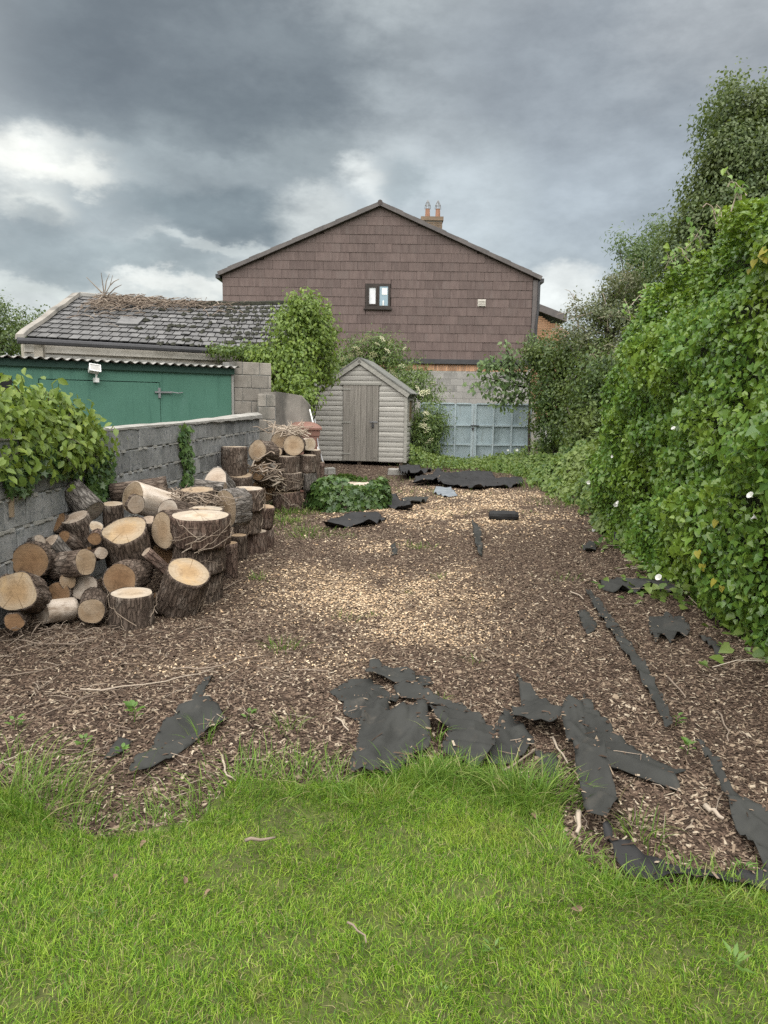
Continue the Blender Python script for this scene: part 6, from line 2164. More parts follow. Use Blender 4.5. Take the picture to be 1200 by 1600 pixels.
# loose shoots standing off the crest
mb = MB()
LP, LN = [], []
for k in range(46):
    yy = rng.uniform(4.2, 9.3)
    b0 = np.array([hx(yy) + 0.15 + rng.uniform(0, .3), yy, htop(yy) - 0.02])
    h_ = rng.uniform(0.08, 0.26)
    tp = b0 + np.array([rng.normal(0, .1), rng.normal(0, .1), h_])
    mb.tube([b0, (b0 + tp) / 2 + rng.normal(0, .02, 3), tp], [0.005, 0.004, 0.002], 4)
    for q in np.linspace(0.3, 1, 4):
        LP.append(b0 + (tp - b0) * q)
        LN.append((rng.normal(-0.4, .5), rng.normal(-.5, .5), 0.8))
# the curled dead bine over the crest
c0 = at(1143, 320, 6.0)
mb.tube([c0 + Vector((0, 0, -0.05)), at(1150, 305, 6.0), at(1154, 292, 6.0), at(1150, 286, 6.0), at(1141, 284, 6.0), at(1137, 292, 6.0)], 0.0055, 5)
mb.tube([at(1118, 335, 6.3), at(1112, 322, 6.3), at(1104, 318, 6.3), at(1098, 324, 6.3)], 0.0055, 5)
mb.tube([at(1122, 338, 6.3), at(1126, 326, 6.3), at(1119, 320, 6.3)], 0.0055, 5)
tag(mb.build("bine", MT['twig_pale'], hedge), kind='stuff')
foliage(hedge, np.array(LP), np.array(LN), rng.uniform(.04, .075, len(LP)), 'heart', MT['leaf_hedge'], 0.5, 0.7, 0.5, name="shoot_leaves")
# a few yellow leaves
yl = [(1190, 395, 5.2), (1180, 405, 5.25), (1172, 420, 5.3), (1198, 388, 5.1), (1195, 400, 5.15), (1120, 812, 5.3), (1090, 860, 5.5), (1128, 915, 5.0), (1118, 905, 5.1), (1097, 880, 5.3)]


def on_hedge(px, py, lift=0.05):
    d = pixdir(px, py)
    best = None
    for Yq in np.arange(2.4, 9.8, 0.02):
        x = d.x * Yq
        z = CAM_H + d.z * Yq
        tp = float(htop(Yq))
        if z > tp + 0.1 or z < 0:
            continue
        P3 = np.array([[1.0, Yq * 1.3, z * 1.5]])
        xf = hx(Yq) - (fbm(P3, 31, 3)[0] - 0.5) * 0.75 * min(1, 0.25 + z / 1.2) - (fbm(P3 * 2.6, 33, 2)[0] - 0.5) * 0.40 * min(1, 0.4 + z) + 0.30 * max(0, min(1, (z / tp - 0.72) / 0.28)) ** 2
        if x >= xf - lift:
            return Vector((x, Yq, z))
    return None


yp = [q for q in (on_hedge(px, py, 0.03) for px, py, _ in yl) if q is not None]
if yp:
    yp = np.array([tuple(q) for q in yp])
    leaf_parts(yp, leaf_frames(len(yp), np.tile([-1.0, -0.6, 0.4], (len(yp), 1)), 0.2, 1, 0.3), rng.uniform(0.05, 0.07, len(yp)), 'heart', MT['leaf_yellow'], hedge)


def flower_mesh():
    """trumpet of a bindweed flower, mouth along +z"""
    V_, F_ = [], []
    k = 10
    for r_, z_ in ((0.006, 0.0), (0.009, 0.022), (0.020, 0.040), (0.036, 0.050)):
        for j in range(k):
            a = 2 * math.pi * j / k
            rr_ = r_ * (1 + (0.08 * (j % 2) if r_ > .03 else 0))
            V_.append((rr_ * math.cos(a), rr_ * math.sin(a), z_))
    for i in range(3):
        for j in range(k):
            q = (j + 1) % k
            F_.append((i * k + j, i * k + q, i * k + k + q, i * k + k + j))
    F_.append(tuple(range(k - 1, -1, -1)))
    me = bpy.data.meshes.new("flower")
    setmesh(me, V_, F_)
    me.polygons.foreach_set("use_smooth", np.ones(len(F_), bool))
    me.materials.append(MT['petal'])
    return me


FLM = flower_mesh()


def flower(parent, p, d, s=1.0):
    o = bpy.data.objects.new("flower", FLM)
    COL.objects.link(o)
    o.parent = parent
    o.location = p - rootloc(parent)
    o.rotation_euler = Vector(d).to_track_quat('Z', 'Y').to_euler()
    o.scale = (s, s, s)


for px, py in ((1176, 777), (1173, 811), (1054, 672), (959, 713), (967, 787)):
    q = on_hedge(px, py, 0.09)
    if q is not None:
        flower(hedge, q, (random.choice((-0.9, 0.7, -0.6)), -0.35, 0.5 + random.uniform(-.5, .3)), random.uniform(0.5, 0.65))

# ------------------------------------------------------------------ trailing bindweed and weeds at the hedge foot, bank running to the gate
bank = thing("bindweed_bank", "low green bank of bindweed, grass and white flowers running from hedge to gate", "undergrowth", (3.4, 13, 0))
N = 26000
y = rng.uniform(7.6, 20.0, N)
front = np.interp(y, [7.6, 9.5, 11, 12.8, 14.5, 16.5, 18.2, 20], [2.62, 2.75, 3.05, 3.05, 3.05, 3.1, 2.6, 2.3])
u = rng.random(N)
ht = np.interp(y, [7.6, 9, 10.5, 12.5, 15, 17, 20], [0.25, 0.65, 1.15, 1.05, 0.80, 0.45, 0.22])
Pn = np.stack([u * 3, y * 1.2, np.zeros(N)], 1)
prof = np.clip(u * 2.2, 0, 1) ** 0.7
z = ht * prof * (0.55 + 0.9 * fbm(Pn, 55, 3)) * (0.75 + 0.25 * rng.random(N))
x = front + u * 1.7 + (fbm(Pn * 2, 57, 2) - 0.5) * 0.5
P = np.stack([x, y, np.maximum(z, 0.02)], 1)
nr = np.stack([-0.7 * np.ones(N), -0.5 * np.ones(N), 0.8 * np.ones(N)], 1)
foliage(bank, P, nr, rng.uniform(0.05, 0.10, N), 'heart', MT['leaf_bank'], 0.55, 0.6, 0.6)
mb_pts = []
for px, py, Yq in ((880, 721, 14.5), (842, 747, 16.5), (851, 756, 15.5), (929, 744, 10.8), (920, 755, 10.6), (980, 763, 9.0), (794, 704, 19.4), (808, 704, 19.3), (962, 790, 8.4), (839, 750, 16.2), (770, 745, 18.3), (852, 678, 18.0), (843, 690, 18.3)):
    flower(bank, at(px, py, Yq), (-0.3, -0.9, 0.4), random.uniform(0.7, 1.0))

# leafy trailers spilling onto the mulch
tr_ = [((1035, 895, 5.9), 0.32, 60, "trailing bindweed leaves on the mulch with a white flower, next to the grey strip"),
       ((1060, 935, 5.35), 0.30, 90, "clump of broad bindweed leaves below the grey membrane strip"),
       ((1130, 930, 5.0), 0.20, 40, "sprig of trailing leaves at the hedge foot beside dead pale bits"),
       ((1165, 1000, 4.5), 0.14, 18, "sprig of rounded leaves in front of the dark folded membrane"),
       ((1188, 1045, 4.15), 0.15, 16, "isolated leafy sprig at the edge of the mulch below the dark fold"),
       ((960, 858, 7.5), 0.22, 40, "flat patch of small weeds beside the small dark membrane scrap")]
for (a, rad_, nn__, lab) in tr_:
    c = gp(a[0], a[1])
    o = thing("bindweed_trailer", lab, "weed", tuple(c))
    k = nn__
    P = np.array(c)[None] + np.stack([rng.normal(0, rad_, k), rng.normal(0, rad_ * 0.7, k), np.abs(rng.normal(0.05, 0.04, k))], 1)
    foliage(o, P, np.tile([0.0, -0.25, 1.0], (k, 1)), rng.uniform(.05, .095, k), 'heart', MT['leaf_bank'], 0.4, 0.2, 0.8, n_parts=min(k - 1, 24))
    mb = MB()
    for q in range(5):
        e = Vector(c) + Vector((rng.normal(0, rad_), rng.normal(0, rad_ * .7), 0.03))
        mb.tube([Vector(c) + Vector((0.15, 0.05, 0.03)), (Vector(c) + e) / 2 + Vector((0, 0, 0.05)), e], 0.003, 4)
    mb.build("vine_stem", MT['stem'], o)
flower(bpy.data.objects["bindweed_trailer"], at(1032, 905, 5.72), (-0.7, -0.5, 0.6), 0.75)

# ------------------------------------------------------------------ vine pouring over the near end of the block wall
vine = thing("wall_vine", "bright green vine spilling over the near end of the block wall", "vine", (wallx(5.4), 5.4, 1.3))
cent, rads = [], []
for px, py, Yq, rx, rz in ((10, 660, 5.5, 0.22, 0.22), (60, 680, 5.8, 0.24, 0.20), (105, 680, 6.1, 0.20, 0.15), (20, 640, 5.7, 0.20, 0.16), (55, 640, 5.9, 0.16, 0.14),
                           (-60, 650, 5.1, 0.35, 0.32), (100, 655, 6.2, 0.16, 0.09), (140, 680, 6.45, 0.13, 0.08), (35, 700, 5.45, 0.20, 0.13), (85, 715, 5.8, 0.16, 0.10), (5, 720, 5.2, 0.16, 0.13), (122, 705, 6.2, 0.12, 0.10)):
    c = at(px, py, Yq)
    cent.append(tuple(c))
    rads.append((rx, 0.30, rz))
P, nr, C = blob_points(4600, cent, rads, 0.35, 0.075, 200)
nr = norm(nr + np.array([0.35, -0.5, 0.35]))
foliage(vine, P, nr, rng.uniform(0.045, 0.088, len(P)), 'oval', MT['leaf_vine'], 0.45, 0.9, 0.45, n_parts=230)
mb = MB()
SP, SN = [], []
for (a, b_) in (((45, 650, 5.8), (33, 587, 5.75)), ((80, 650, 6.0), (92, 590, 6.0)), ((60, 640, 5.9), (62, 612, 5.85)), ((20, 640, 5.6), (3, 615, 5.55)), ((120, 665, 6.3), (133, 647, 6.3)), ((100, 640, 6.1), (104, 622, 6.1)), ((150, 672, 6.5), (170, 670, 6.6))):
    pa, pb = np.array(at(*a)), np.array(at(*b_))
    mb.tube([pa, (pa + pb) / 2 + rng.normal(0, .015, 3), pb], [0.007, 0.005, 0.003], 5)
    for q in np.linspace(0.15, 1.0, 11):
        SP.append(pa + (pb - pa) * q + rng.normal(0, 0.035, 3))
        SN.append((rng.normal(.2, .6), rng.normal(-.6, .4), 0.5))
mb.build("shoot", MT['weed'], vine)
leaf_parts(np.array(SP), leaf_frames(len(SP), np.array(SN), 0.3, 0.9, 0.5), rng.uniform(.06, .11, len(SP)), 'oval', MT['leaf_vine'], vine)
sprigs(vine, C, np.array(cent).mean(0), 60, (0.12, 0.30), (0.04, 0.085), 'oval', MT['leaf_vine'])
# hanging dark ivy part on the wall face
Ph = []
for (px0, px1, py0, py1, k) in ((130, 168, 700, 770, 300), (138, 160, 765, 780, 40), (0, 35, 720, 765, 150), (20, 120, 690, 740, 260)):
    for _ in range(k):
        px, py = rng.uniform(px0, px1), rng.uniform(py0, py1)
        d = pixdir(px, py)
        Yq = -2.97 / (d.x - 0.065)
        Ph.append((d.x * Yq + rng.uniform(0.02, 0.07), Yq, CAM_H + d.z * Yq))
Ph = np.array(Ph)
foliage(vine, Ph, np.tile([0.9, -0.45, 0.2], (len(Ph), 1)), rng.uniform(.045, .085, len(Ph)), 'ivy', MT['leaf_ivy'], 0.35, 1, 0.4, name="hanging_ivy")

ivs = thing("ivy_strand", "narrow strand of dark ivy hanging down the block wall face", "ivy", (wallx(8.8), 8.8, 1.2))
Ph = []
for _ in range(300):
    py = rng.uniform(662, 758)
    px = 287 + rng.normal(0, 4.5) + 3 * math.sin(py / 14)
    d = pixdir(px, py)
    Yq = -2.97 / (d.x - 0.065)
    Ph.append((d.x * Yq + rng.uniform(0.015, 0.05), Yq, CAM_H + d.z * Yq))
foliage(ivs, np.array(Ph), np.tile([0.9, -0.45, 0.2], (len(Ph), 1)), rng.uniform(.045, .08, len(Ph)), 'ivy', MT['leaf_ivy'], 0.35, 1, 0.4)
mb = MB()
q = []
for py in range(660, 762, 12):
    d = pixdir(287 + 3 * math.sin(py / 14), py)
    Yq = -2.97 / (d.x - 0.065)
    q.append((d.x * Yq + 0.012, Yq, CAM_H + d.z * Yq))
mb.tube(q, 0.006, 5)
mb.build("ivy_stem", MT['trunk'], ivs)

# ------------------------------------------------------------------ climber heaped over the end of the outbuilding
cl = thing("climber", "bright green climber heaped over the right end of the slate outbuilding", "climber", tuple(gp(470, 735)))
cb = ((478, 490, 15.2, .30, .26), (455, 520, 15.0, .32, .36), (490, 525, 15.4, .32, .40), (440, 560, 14.8, .32, .32), (475, 570, 14.8, .36, .40), (470, 606, 14.5, .24, .28), (502, 552, 15.8, .24, .32), (422, 560, 15.1, .24, .20), (436, 594, 14.6, .22, .26), (498, 508, 15.9, .24, .28),
      (408, 564, 14.9, .20, .14), (400, 556, 15.0, .2, .1), (484, 474, 15.3, .14, .10), (466, 482, 15.1, .18, .14), (466, 634, 14.2, .12, .18), (478, 626, 14.3, .13, .18), (512, 530, 16, .14, .2), (446, 498, 15.1, .12, .14), (505, 580, 16.1, .16, .2))
cent = [tuple(at(q[0], q[1], q[2])) for q in cb]
rads = [(q[3], 0.42, q[4]) for q in cb]
P, nr, C = blob_points(13000, cent, rads, 0.5, 0.11, 330)
nr = norm(nr + np.array([0, -0.4, 0.3]))
foliage(cl, P, nr, rng.uniform(0.06, 0.105, len(P)), 'oval', MT['leaf_climb'], 0.4, 0.9, 0.4)
sprigs(cl, C, at(475, 560, 15.2), 150, (0.15, 0.42), (0.06, 0.10), 'oval', MT['leaf_climb'])
P, nr, C2 = blob_points(900, [tuple(at(395, 552, 15.0)), tuple(at(372, 550, 14.9)), tuple(at(345, 546, 14.6))], [(0.35, 0.2, 0.12), (0.4, 0.2, 0.10), (0.4, 0.2, 0.05)], 0.3, 0.06, 60)
foliage(cl, P, nr, rng.uniform(0.05, 0.08, len(P)), 'oval', MT['leaf_elder'], 0.5, 0.9, 0.4, name="trailing_leaves")
trunk_limbs(cl, gp(474, 728) + Vector((0, 1.9, 0)), at(478, 510, 15.2), 0.05, C, MT['trunk'], 8)

# ------------------------------------------------------------------ elder in flower behind the shed
el = thing("elder_bush", "elder bush with cream flower heads behind the timber shed", "bush", (1.0, 21.8, 0))
cent = [tuple(at(px, py, Yq)) for px, py, Yq in ((575, 552, 22), (545, 560, 22), (610, 556, 22), (640, 590, 21.4), (662, 612, 20.9), (666, 650, 20.1), (660, 690, 19.9), (620, 580, 22), (590, 540, 22.2), (674, 668, 20.0), (668, 706, 19.8), (530, 575, 21.8), (660, 722, 19.7))]
rads = [(0.6, 0.5, 0.4), (0.5, 0.5, 0.4), (0.5, 0.5, 0.4), (0.5, 0.5, 0.5), (0.4, 0.5, 0.5), (0.40, 0.4, 0.6), (0.38, 0.4, 0.6), (0.5, 0.4, 0.4), (0.5, 0.4, 0.25), (0.33, 0.3, 0.5), (0.33, 0.3, 0.4), (0.35, 0.3, 0.35), (0.3, 0.3, 0.35)]
P, nr, C = blob_points(12000, cent, rads, 0.4, 0.16, 260)
foliage(el, P, norm(nr + np.array([0, -0.3, 0.2])), rng.uniform(0.08, 0.14, len(P)), 'lance', MT['leaf_elder'], 0.5, 0.6, 0.6)
trunk_limbs(el, (1.15, 22.0, 0), tuple(at(600, 560, 22)), 0.09, C, MT['trunk'], 12)
sprigs(el, C, at(620, 620, 21.3), 130, (0.25, 0.55), (0.08, 0.13), 'lance', MT['leaf_elder'])
me = bpy.data.meshes.new("flower_head")
Vq, Fq = [], []
for k in range(26):
    a, r_ = k * 2.4, 0.10 * math.sqrt(k / 26)
    c = (r_ * math.cos(a), r_ * math.sin(a), 0.02 * math.sin(k * 1.7) + 0.03 * (1 - (r_ / .1) ** 2))
    b0 = len(Vq)
    s = 0.018
    Vq += [(c[0] - s, c[1], c[2]), (c[0], c[1] - s, c[2]), (c[0] + s, c[1], c[2]), (c[0], c[1] + s, c[2]), (c[0], c[1], c[2] + 0.012)]
    Fq += [(b0, b0 + 1, b0 + 4), (b0 + 1, b0 + 2, b0 + 4), (b0 + 2, b0 + 3, b0 + 4), (b0 + 3, b0, b0 + 4)]
setmesh(me, Vq, Fq)
me.materials.append(MT['cream'])
for px, py, Yq in ((556, 545, 21.4), (535, 563, 21.4), (566, 534, 21.7), (589, 538, 21.4), (605, 549, 21.4), (613, 584, 21.3), (619, 590, 21.3), (655, 591, 21.2), (632, 545, 21.6), (645, 600, 20.9), (652, 607, 20.5), (661, 614, 20.4), (668, 612, 20.4), (666, 646, 19.6), (665, 656, 19.6), (662, 666, 19.5), (668, 673, 19.5), (540, 575, 21.3), (548, 557, 21.3), (575, 527, 21.8), (600, 560, 21.4), (583, 555, 21.2), (628, 572, 21.3), (640, 575, 21.3), (597, 530, 21.7), (622, 600, 21.2), (672, 690, 19.4), (562, 553, 21.3), (675, 601, 21.2), (610, 536, 21.6)):
    o = bpy.data.objects.new("flower_head", me)
    COL.objects.link(o)
    o.parent = el
    o.location = at(px, py, Yq) - rootloc(el)
    o.rotation_euler = (random.uniform(0.4, 1.0), random.uniform(-.4, .4), random.uniform(0, 6))
    o.scale = (random.uniform(0.8, 1.3),) * 3
    o['kind'] = 'stuff'

# ------------------------------------------------------------------ ivy-covered stump
st = gp(548, 800)
stc = Vector((st.x, st.y + 0.50, 0))
stump = thing("ivy_stump", "low sawn tree stump covered all round with dark ivy", "tree stump", tuple(stc))
ths = np.linspace(0, 2 * math.pi, 29)[:-1]
RX, RY, SH = 0.50, 0.42, 0.37
Vs, Fs = [], []
for h_, s in ((-0.03, 1.05), (0.15, 0.95), (SH - 0.02, 0.9), (SH, 0.82)):
    for a in ths:
        q = s * (1 + 0.08 * math.sin(3 * a + 1) + 0.05 * math.sin(7 * a))
        Vs.append((stc.x + RX * q * math.cos(a), stc.y + RY * q * math.sin(a), h_))
for i in range(3):
    for j in range(28):
        k = (j + 1) % 28
        Fs.append((i * 28 + j, i * 28 + k, i * 28 + 28 + k, i * 28 + 28 + j))
meshobj("trunk", np.array(Vs), Fs, MT['bark'], stump, True)
Vs = [(stc.x, stc.y, SH)] + [(stc.x + RX * 0.82 * (1 + 0.08 * math.sin(3 * a + 1) + 0.05 * math.sin(7 * a)) * math.cos(a), stc.y + RY * 0.82 * (1 + 0.08 * math.sin(3 * a + 1) + 0.05 * math.sin(7 * a)) * math.sin(a), SH + 0.001) for a in ths]
meshobj("cut_face", np.array(Vs), [(0, 1 + j, 1 + (j + 1) % 28) for j in range(28)], MT['bark_bare'], stump)
N = 2600
a = rng.uniform(0, 2 * math.pi, N)
hq = rng.uniform(0, 1, N) ** 0.8
onrim = rng.random(N) < 0.33
rad_ = np.where(onrim, rng.uniform(0.55, 1.05, N), 1.02 + 0.12 * rng.random(N) + 0.10 * (1 - hq))
leftb = 1 + 0.16 * np.clip(-np.cos(a), 0, 1)
P = np.stack([stc.x + RX * rad_ * leftb * np.cos(a), stc.y + RY * rad_ * np.sin(a), np.where(onrim, SH + rng.uniform(0, 0.07, N) + 0.05 * np.sin(3 * a + 2), hq * (SH + 0.02))], 1)
# the cut is left showing on its right-hand side
bare_ = onrim & (np.hypot((P[:, 0] - stc.x - 0.12) / 0.30, (P[:, 1] - stc.y + 0.05) / 0.26) < 1)
P = P[~bare_]
nr = norm(np.stack([np.cos(a), np.sin(a), 0.2 + 0.8 * onrim], 1))[~bare_]
foliage(stump, P, nr, rng.uniform(0.06, 0.10, len(P)), 'ivy', MT['leaf_ivy'], 0.4, 0.8, 0.5)

# ------------------------------------------------------------------ bushes and trees to the right
db = thing("dark_bush", "dense dark green bush hanging over the end of the steel gate", "bush", (4.2, 18.4, 0))
cent = [tuple(at(px, py, Yq)) for px, py, Yq in ((860, 560, 18.3), (900, 580, 17.8), (856, 600, 18.3), (880, 630, 17.7), (915, 620, 17.2), (845, 555, 18.8), (905, 552, 18.0), (850, 650, 18.4), (905, 660, 17.0), (870, 670, 18), (938, 570, 16.5), (856, 692, 18.6), (852, 575, 18.6), (850, 625, 18.5), (940, 630, 14.8), (935, 590, 14.8), (930, 665, 14.6), (915, 690, 15.5))]
rads = [(0.6, 0.6, 0.5), (0.6, 0.6, 0.6), (0.5, 0.5, 0.5), (0.6, 0.6, 0.5), (0.6, 0.6, 0.6), (0.5, 0.5, 0.35), (0.5, 0.5, 0.4), (0.4, 0.4, 0.4), (0.6, 0.6, 0.5), (0.5, 0.5, 0.4), (0.5, 0.6, 0.5), (0.3, 0.3, 0.3), (0.3, 0.4, 0.3), (0.3, 0.3, 0.25), (0.5, 0.6, 0.6), (0.5, 0.6, 0.5), (0.5, 0.6, 0.5), (0.5, 0.5, 0.4)]
P, nr, C = blob_points(30000, cent, rads, 0.4, 0.13, 560)
foliage(db, P, norm(nr + np.array([-0.1, -0.35, 0.1])), rng.uniform(0.055, 0.10, len(P)), 'oval', MT['leaf_dark'], 0.5, 0.6, 0.6, name="crown")
trunk_limbs(db, (4.3, 18.6, 0), tuple(at(875, 560, 18.3)), 0.10, C, MT['trunk'], 14)

sprigs(db, C, at(885, 610, 18), 220, (0.2, 0.5), (0.05, 0.09), 'oval', MT['leaf_dark'], 9)

chy = thing("cherry_sapling", "pale leafy cherry branches reaching over the gate from the dark bush", "tree", (3.6, 18.9, 0))
mb = MB()
LP, LN = [], []
for pth in (((830, 600), (800, 575), (770, 560), (742, 580)), ((825, 590), (795, 555), (788, 532)), ((820, 605), (790, 600), (762, 590), (735, 607)), ((815, 615), (785, 615), (770, 625)), ((800, 565), (770, 575), (755, 566)), ((825, 610), (800, 625), (786, 636)), ((810, 585), (780, 590), (760, 612)), ((806, 600), (795, 580), (800, 550))):
    pp = [np.array(at(px, py, 19.3 - 0.004 * (830 - px) * 2)) for px, py in pth]
    mb.tube(pp, np.linspace(0.022, 0.006, len(pp)), 5)
    for i in range(len(pp) - 1):
        for q in np.linspace(0, 1, 11):
            for _ in range(3):
                LP.append(pp[i] + (pp[i + 1] - pp[i]) * q + rng.normal(0, 0.10, 3))
                LN.append((rng.normal(0, .5), -0.7, 0.7))
mb.build("branch", MT['trunk'], chy)
foliage(chy, np.array(LP), np.array(LN), rng.uniform(0.10, 0.17, len(LP)), 'oval', MT['leaf_cherry'], 0.35, 1.1, 0.45, name="crown")
MB().tube([(3.75, 19.2, 0), (3.7, 19.15, 1.2), tuple(at(828, 600, 19.2))], [0.04, 0.035, 0.02], 6).build("trunk", MT['trunk'], chy)


def tree(name, label, base, blobs, n_leaf, leafsz, kind, mat, clump, ncl, trad, top, nl=14, group=None, shell=0.4, droop=0.5):
    t_ = thing(name, label, "tree", base, group)
    cent = [tuple(at(*b_[:3])) for b_ in blobs]
    rads = [b_[3] for b_ in blobs]
    P, nr, C = blob_points(n_leaf, cent, rads, shell, clump, ncl)
    foliage(t_, P, nr, rng.uniform(*leafsz, len(P)), kind, mat, 0.5, droop, 0.6, name="crown")
    trunk_limbs(t_, base, top, trad, C, MT['trunk'], nl)
    return t_, C


tb = at(1170, 600, 15.5)
tree("tall_tree", "tall dense grey-green tree towering beyond the bindweed hedge", (tb.x, 15.5, 0),
     [(1150, 185, 15.5, (0.75, 0.9, 0.75)), (1180, 200, 15.5, (0.9, 0.9, 0.9)), (1140, 240, 15.3, (0.6, 0.9, 0.65)), (1170, 270, 15, (1.1, 1, 0.9)), (1120, 300, 15.2, (0.6, 0.9, 0.55)), (1220, 230, 15.5, (1.1, 1, 1.1)),
      (1150, 340, 15, (1.0, 1, 0.8)), (1098, 345, 15.2, (0.42, 0.8, 0.35)), (1100, 380, 15, (0.8, 0.9, 0.7)), (1210, 330, 15, (1.1, 1, 1.0)), (1075, 392, 15.3, (0.3, 0.7, 0.25)), (1070, 425, 15, (0.5, 0.8, 0.5)), (1250, 300, 15.5, (1.1, 1, 1.2)), (1140, 440, 15, (1, 1, 1)), (1230, 430, 15, (1.2, 1, 1))],
     80000, (0.06, 0.10), 'simple', MT['leaf_tall'], 0.14, 1300, 0.22, tuple(at(1165, 230, 15.5)), 18, droop=0.9)
tb = at(985, 650, 18.0)
tree("ash_tree", "thin-crowned tree with upright leafy shoots at the end of the hedge", (tb.x, 18.0, 0),
     [(1010, 410, 18, (0.5, 0.7, 0.35)), (1020, 385, 18.2, (0.35, 0.6, 0.3)), (990, 392, 18, (0.25, 0.4, 0.15)), (966, 374, 18.2, (0.05, 0.2, 0.12)), (1030, 360, 18.3, (0.2, 0.4, 0.25)), (975, 390, 18.1, (0.18, 0.3, 0.07)), (990, 445, 17.8, (0.55, 0.7, 0.4)), (1005, 480, 17.5, (0.7, 0.8, 0.5))],
     7500, (0.08, 0.13), 'lance', MT['leaf_cherry'], 0.14, 220, 0.10, tuple(at(1000, 420, 18)), 16)
tb = at(945, 650, 16.6)
t_, C = tree("thorn_tree", "straggly brownish green thorn tree with bare grey twigs beside the hedge end", (tb.x, 16.6, 0),
             [(975, 445, 16.6, (0.4, 0.6, 0.35)), (935, 488, 16.6, (0.4, 0.5, 0.25)), (965, 500, 16.4, (0.5, 0.6, 0.4)), (905, 486, 16.8, (0.22, 0.4, 0.08)), (893, 472, 16.9, (0.12, 0.3, 0.06)), (925, 525, 16.6, (0.4, 0.5, 0.3)), (980, 545, 16, (0.4, 0.6, 0.5)), (948, 462, 16.8, (0.25, 0.4, 0.18)), (890, 520, 17.2, (0.3, 0.4, 0.15)), (955, 570, 15.8, (0.4, 0.5, 0.5))],
             11000, (0.045, 0.08), 'simple', MT['leaf_mid'], 0.11, 240, 0.09, tuple(at(945, 470, 16.6)), 16)
mb = MB()
for k in range(90):
    c = C[rng.integers(0, len(C))]
    d = norm(rng.normal(0, 1, (1, 3)))[0]
    l_ = rng.uniform(0.25, 0.6)
    mb.tube([c, c + d * l_ * 0.5 + rng.normal(0, .04, 3), c + d * l_ + np.array([0, 0, -0.08])], [0.008, 0.006, 0.003], 4)
mb.build("bare_twig", MT['twig_pale'], t_)['kind'] = 'stuff'
# trees far left beyond the outbuilding
for i, (lab, blobs, px) in enumerate((("larger light green tree far beyond the slate outbuilding", [(-20, 520, 30, (1.4, 1, 1.0)), (10, 500, 30, (0.9, 1, 0.7)), (30, 525, 30, (0.8, 1, 0.6)), (-40, 490, 30, (1.0, 1, 0.8)), (20, 545, 30, (1.0, 1, 0.6)), (-10, 480, 30, (0.5, 0.6, 0.5))], 0),
                                       ("smaller round tree far beyond the outbuilding verge", [(60, 510, 33, (0.6, 0.8, 0.5)), (50, 530, 33, (0.8, 0.8, 0.6)), (70, 495, 33, (0.3, 0.4, 0.25)), (40, 545, 33, (0.7, 0.8, 0.5)), (85, 540, 33, (0.8, 0.8, 0.8))], 55))):
    Yq = 30 + 3 * i
    tb = at(px, 600, Yq)
    tree("far_tree", lab, (tb.x, Yq, 0), blobs, 5500, (0.09, 0.15), 'simple', MT['leaf_far'], 0.2, 150, 0.15, tuple(at(px, 520, Yq)), 10, group="trees beyond the outbuilding")
# wild growth in front of the gate
wd = []
N = 5200
px = rng.uniform(640, 850, N)
Yq = rng.uniform(17.4, 20.2, N)
x = (px - 600) / FPX * Yq
hgt = np.interp(px, [640, 680, 720, 760, 800, 850], [0.5, 0.25, 0.14, 0.2, 0.4, 0.7]) * (0.4 + 1.2 * fbm(np.stack([x * 1.5, Yq, np.zeros(N)], 1), 71, 3))
dens = rng.random(N) < np.clip((Yq - 17.3) / 1.5, 0.12, 1)
z = np.clip(rng.random(N) * hgt, 0.02, 1)
P = np.stack([x, Yq, z], 1)[dens]
o = scatter("undergrowth", P, leaf_frames(len(P), np.tile([0, -0.5, 0.8], (len(P), 1)), 0.6, 0.3, 0.8), rng.uniform(.05, .10, len(P)), 'oval', MT['leaf_bank'])
tag(o, "weeds and wild plants growing along the foot of the gate", kind='stuff')


# ================================================================== grass, chips and litter
def blades(name, P, H, W, lean, az, mat, segs=3, label=None, parent=None):
    N = len(P)
    ts = np.linspace(0, 1, segs + 1)
    d = np.stack([np.cos(az), np.sin(az), np.zeros(N)], 1)
    tw = az + math.pi / 2 + rng.normal(0, 0.7, N)
    s = np.stack([np.cos(tw), np.sin(tw), np.zeros(N)], 1)
    V_ = np.zeros((N, 2 * segs + 1, 3))
    for i, t_ in enumerate(ts):
        c = P + d * (lean * t_ ** 1.7 * H)[:, None] + np.array([0, 0, 1.0]) * (H * (t_ - 0.45 * np.clip(lean, 0, 1.6) * t_ ** 2.4))[:, None]
        if i < segs:
            wv = (W * (1 - 0.75 * t_ ** 1.5))[:, None] * s * 0.5
            V_[:, 2 * i] = c - wv
            V_[:, 2 * i + 1] = c + wv
        else:
            V_[:, 2 * segs] = c
    k = 2 * segs + 1
    f4 = np.array([(2 * i, 2 * i + 1, 2 * i + 3, 2 * i + 2) for i in range(segs - 1)])
    base_ = (np.arange(N) * k)[:, None, None]
    f3 = np.concatenate([f4[:, [0, 1, 2]], f4[:, [0, 2, 3]], np.array([[2 * segs - 2, 2 * segs - 1, 2 * segs]])])
    Fa = (f3[None] + base_).reshape(-1, 3)
    o = meshobj(name, V_.reshape(-1, 3), Fa, mat, parent, True)
    return tag(o, label, kind='stuff')


def jitter_edge(x, y):
    P = np.stack([x * 6, y * 6, np.zeros(len(x))], 1)
    return (fbm(P, 81, 3) - 0.5) * 0.22


N = 480000
x = rng.uniform(-3.0, 3.2, N)
y = rng.uniform(0.9, 3.45, N)
keep = inpoly(x, y + jitter_edge(x, y), lawn_poly)
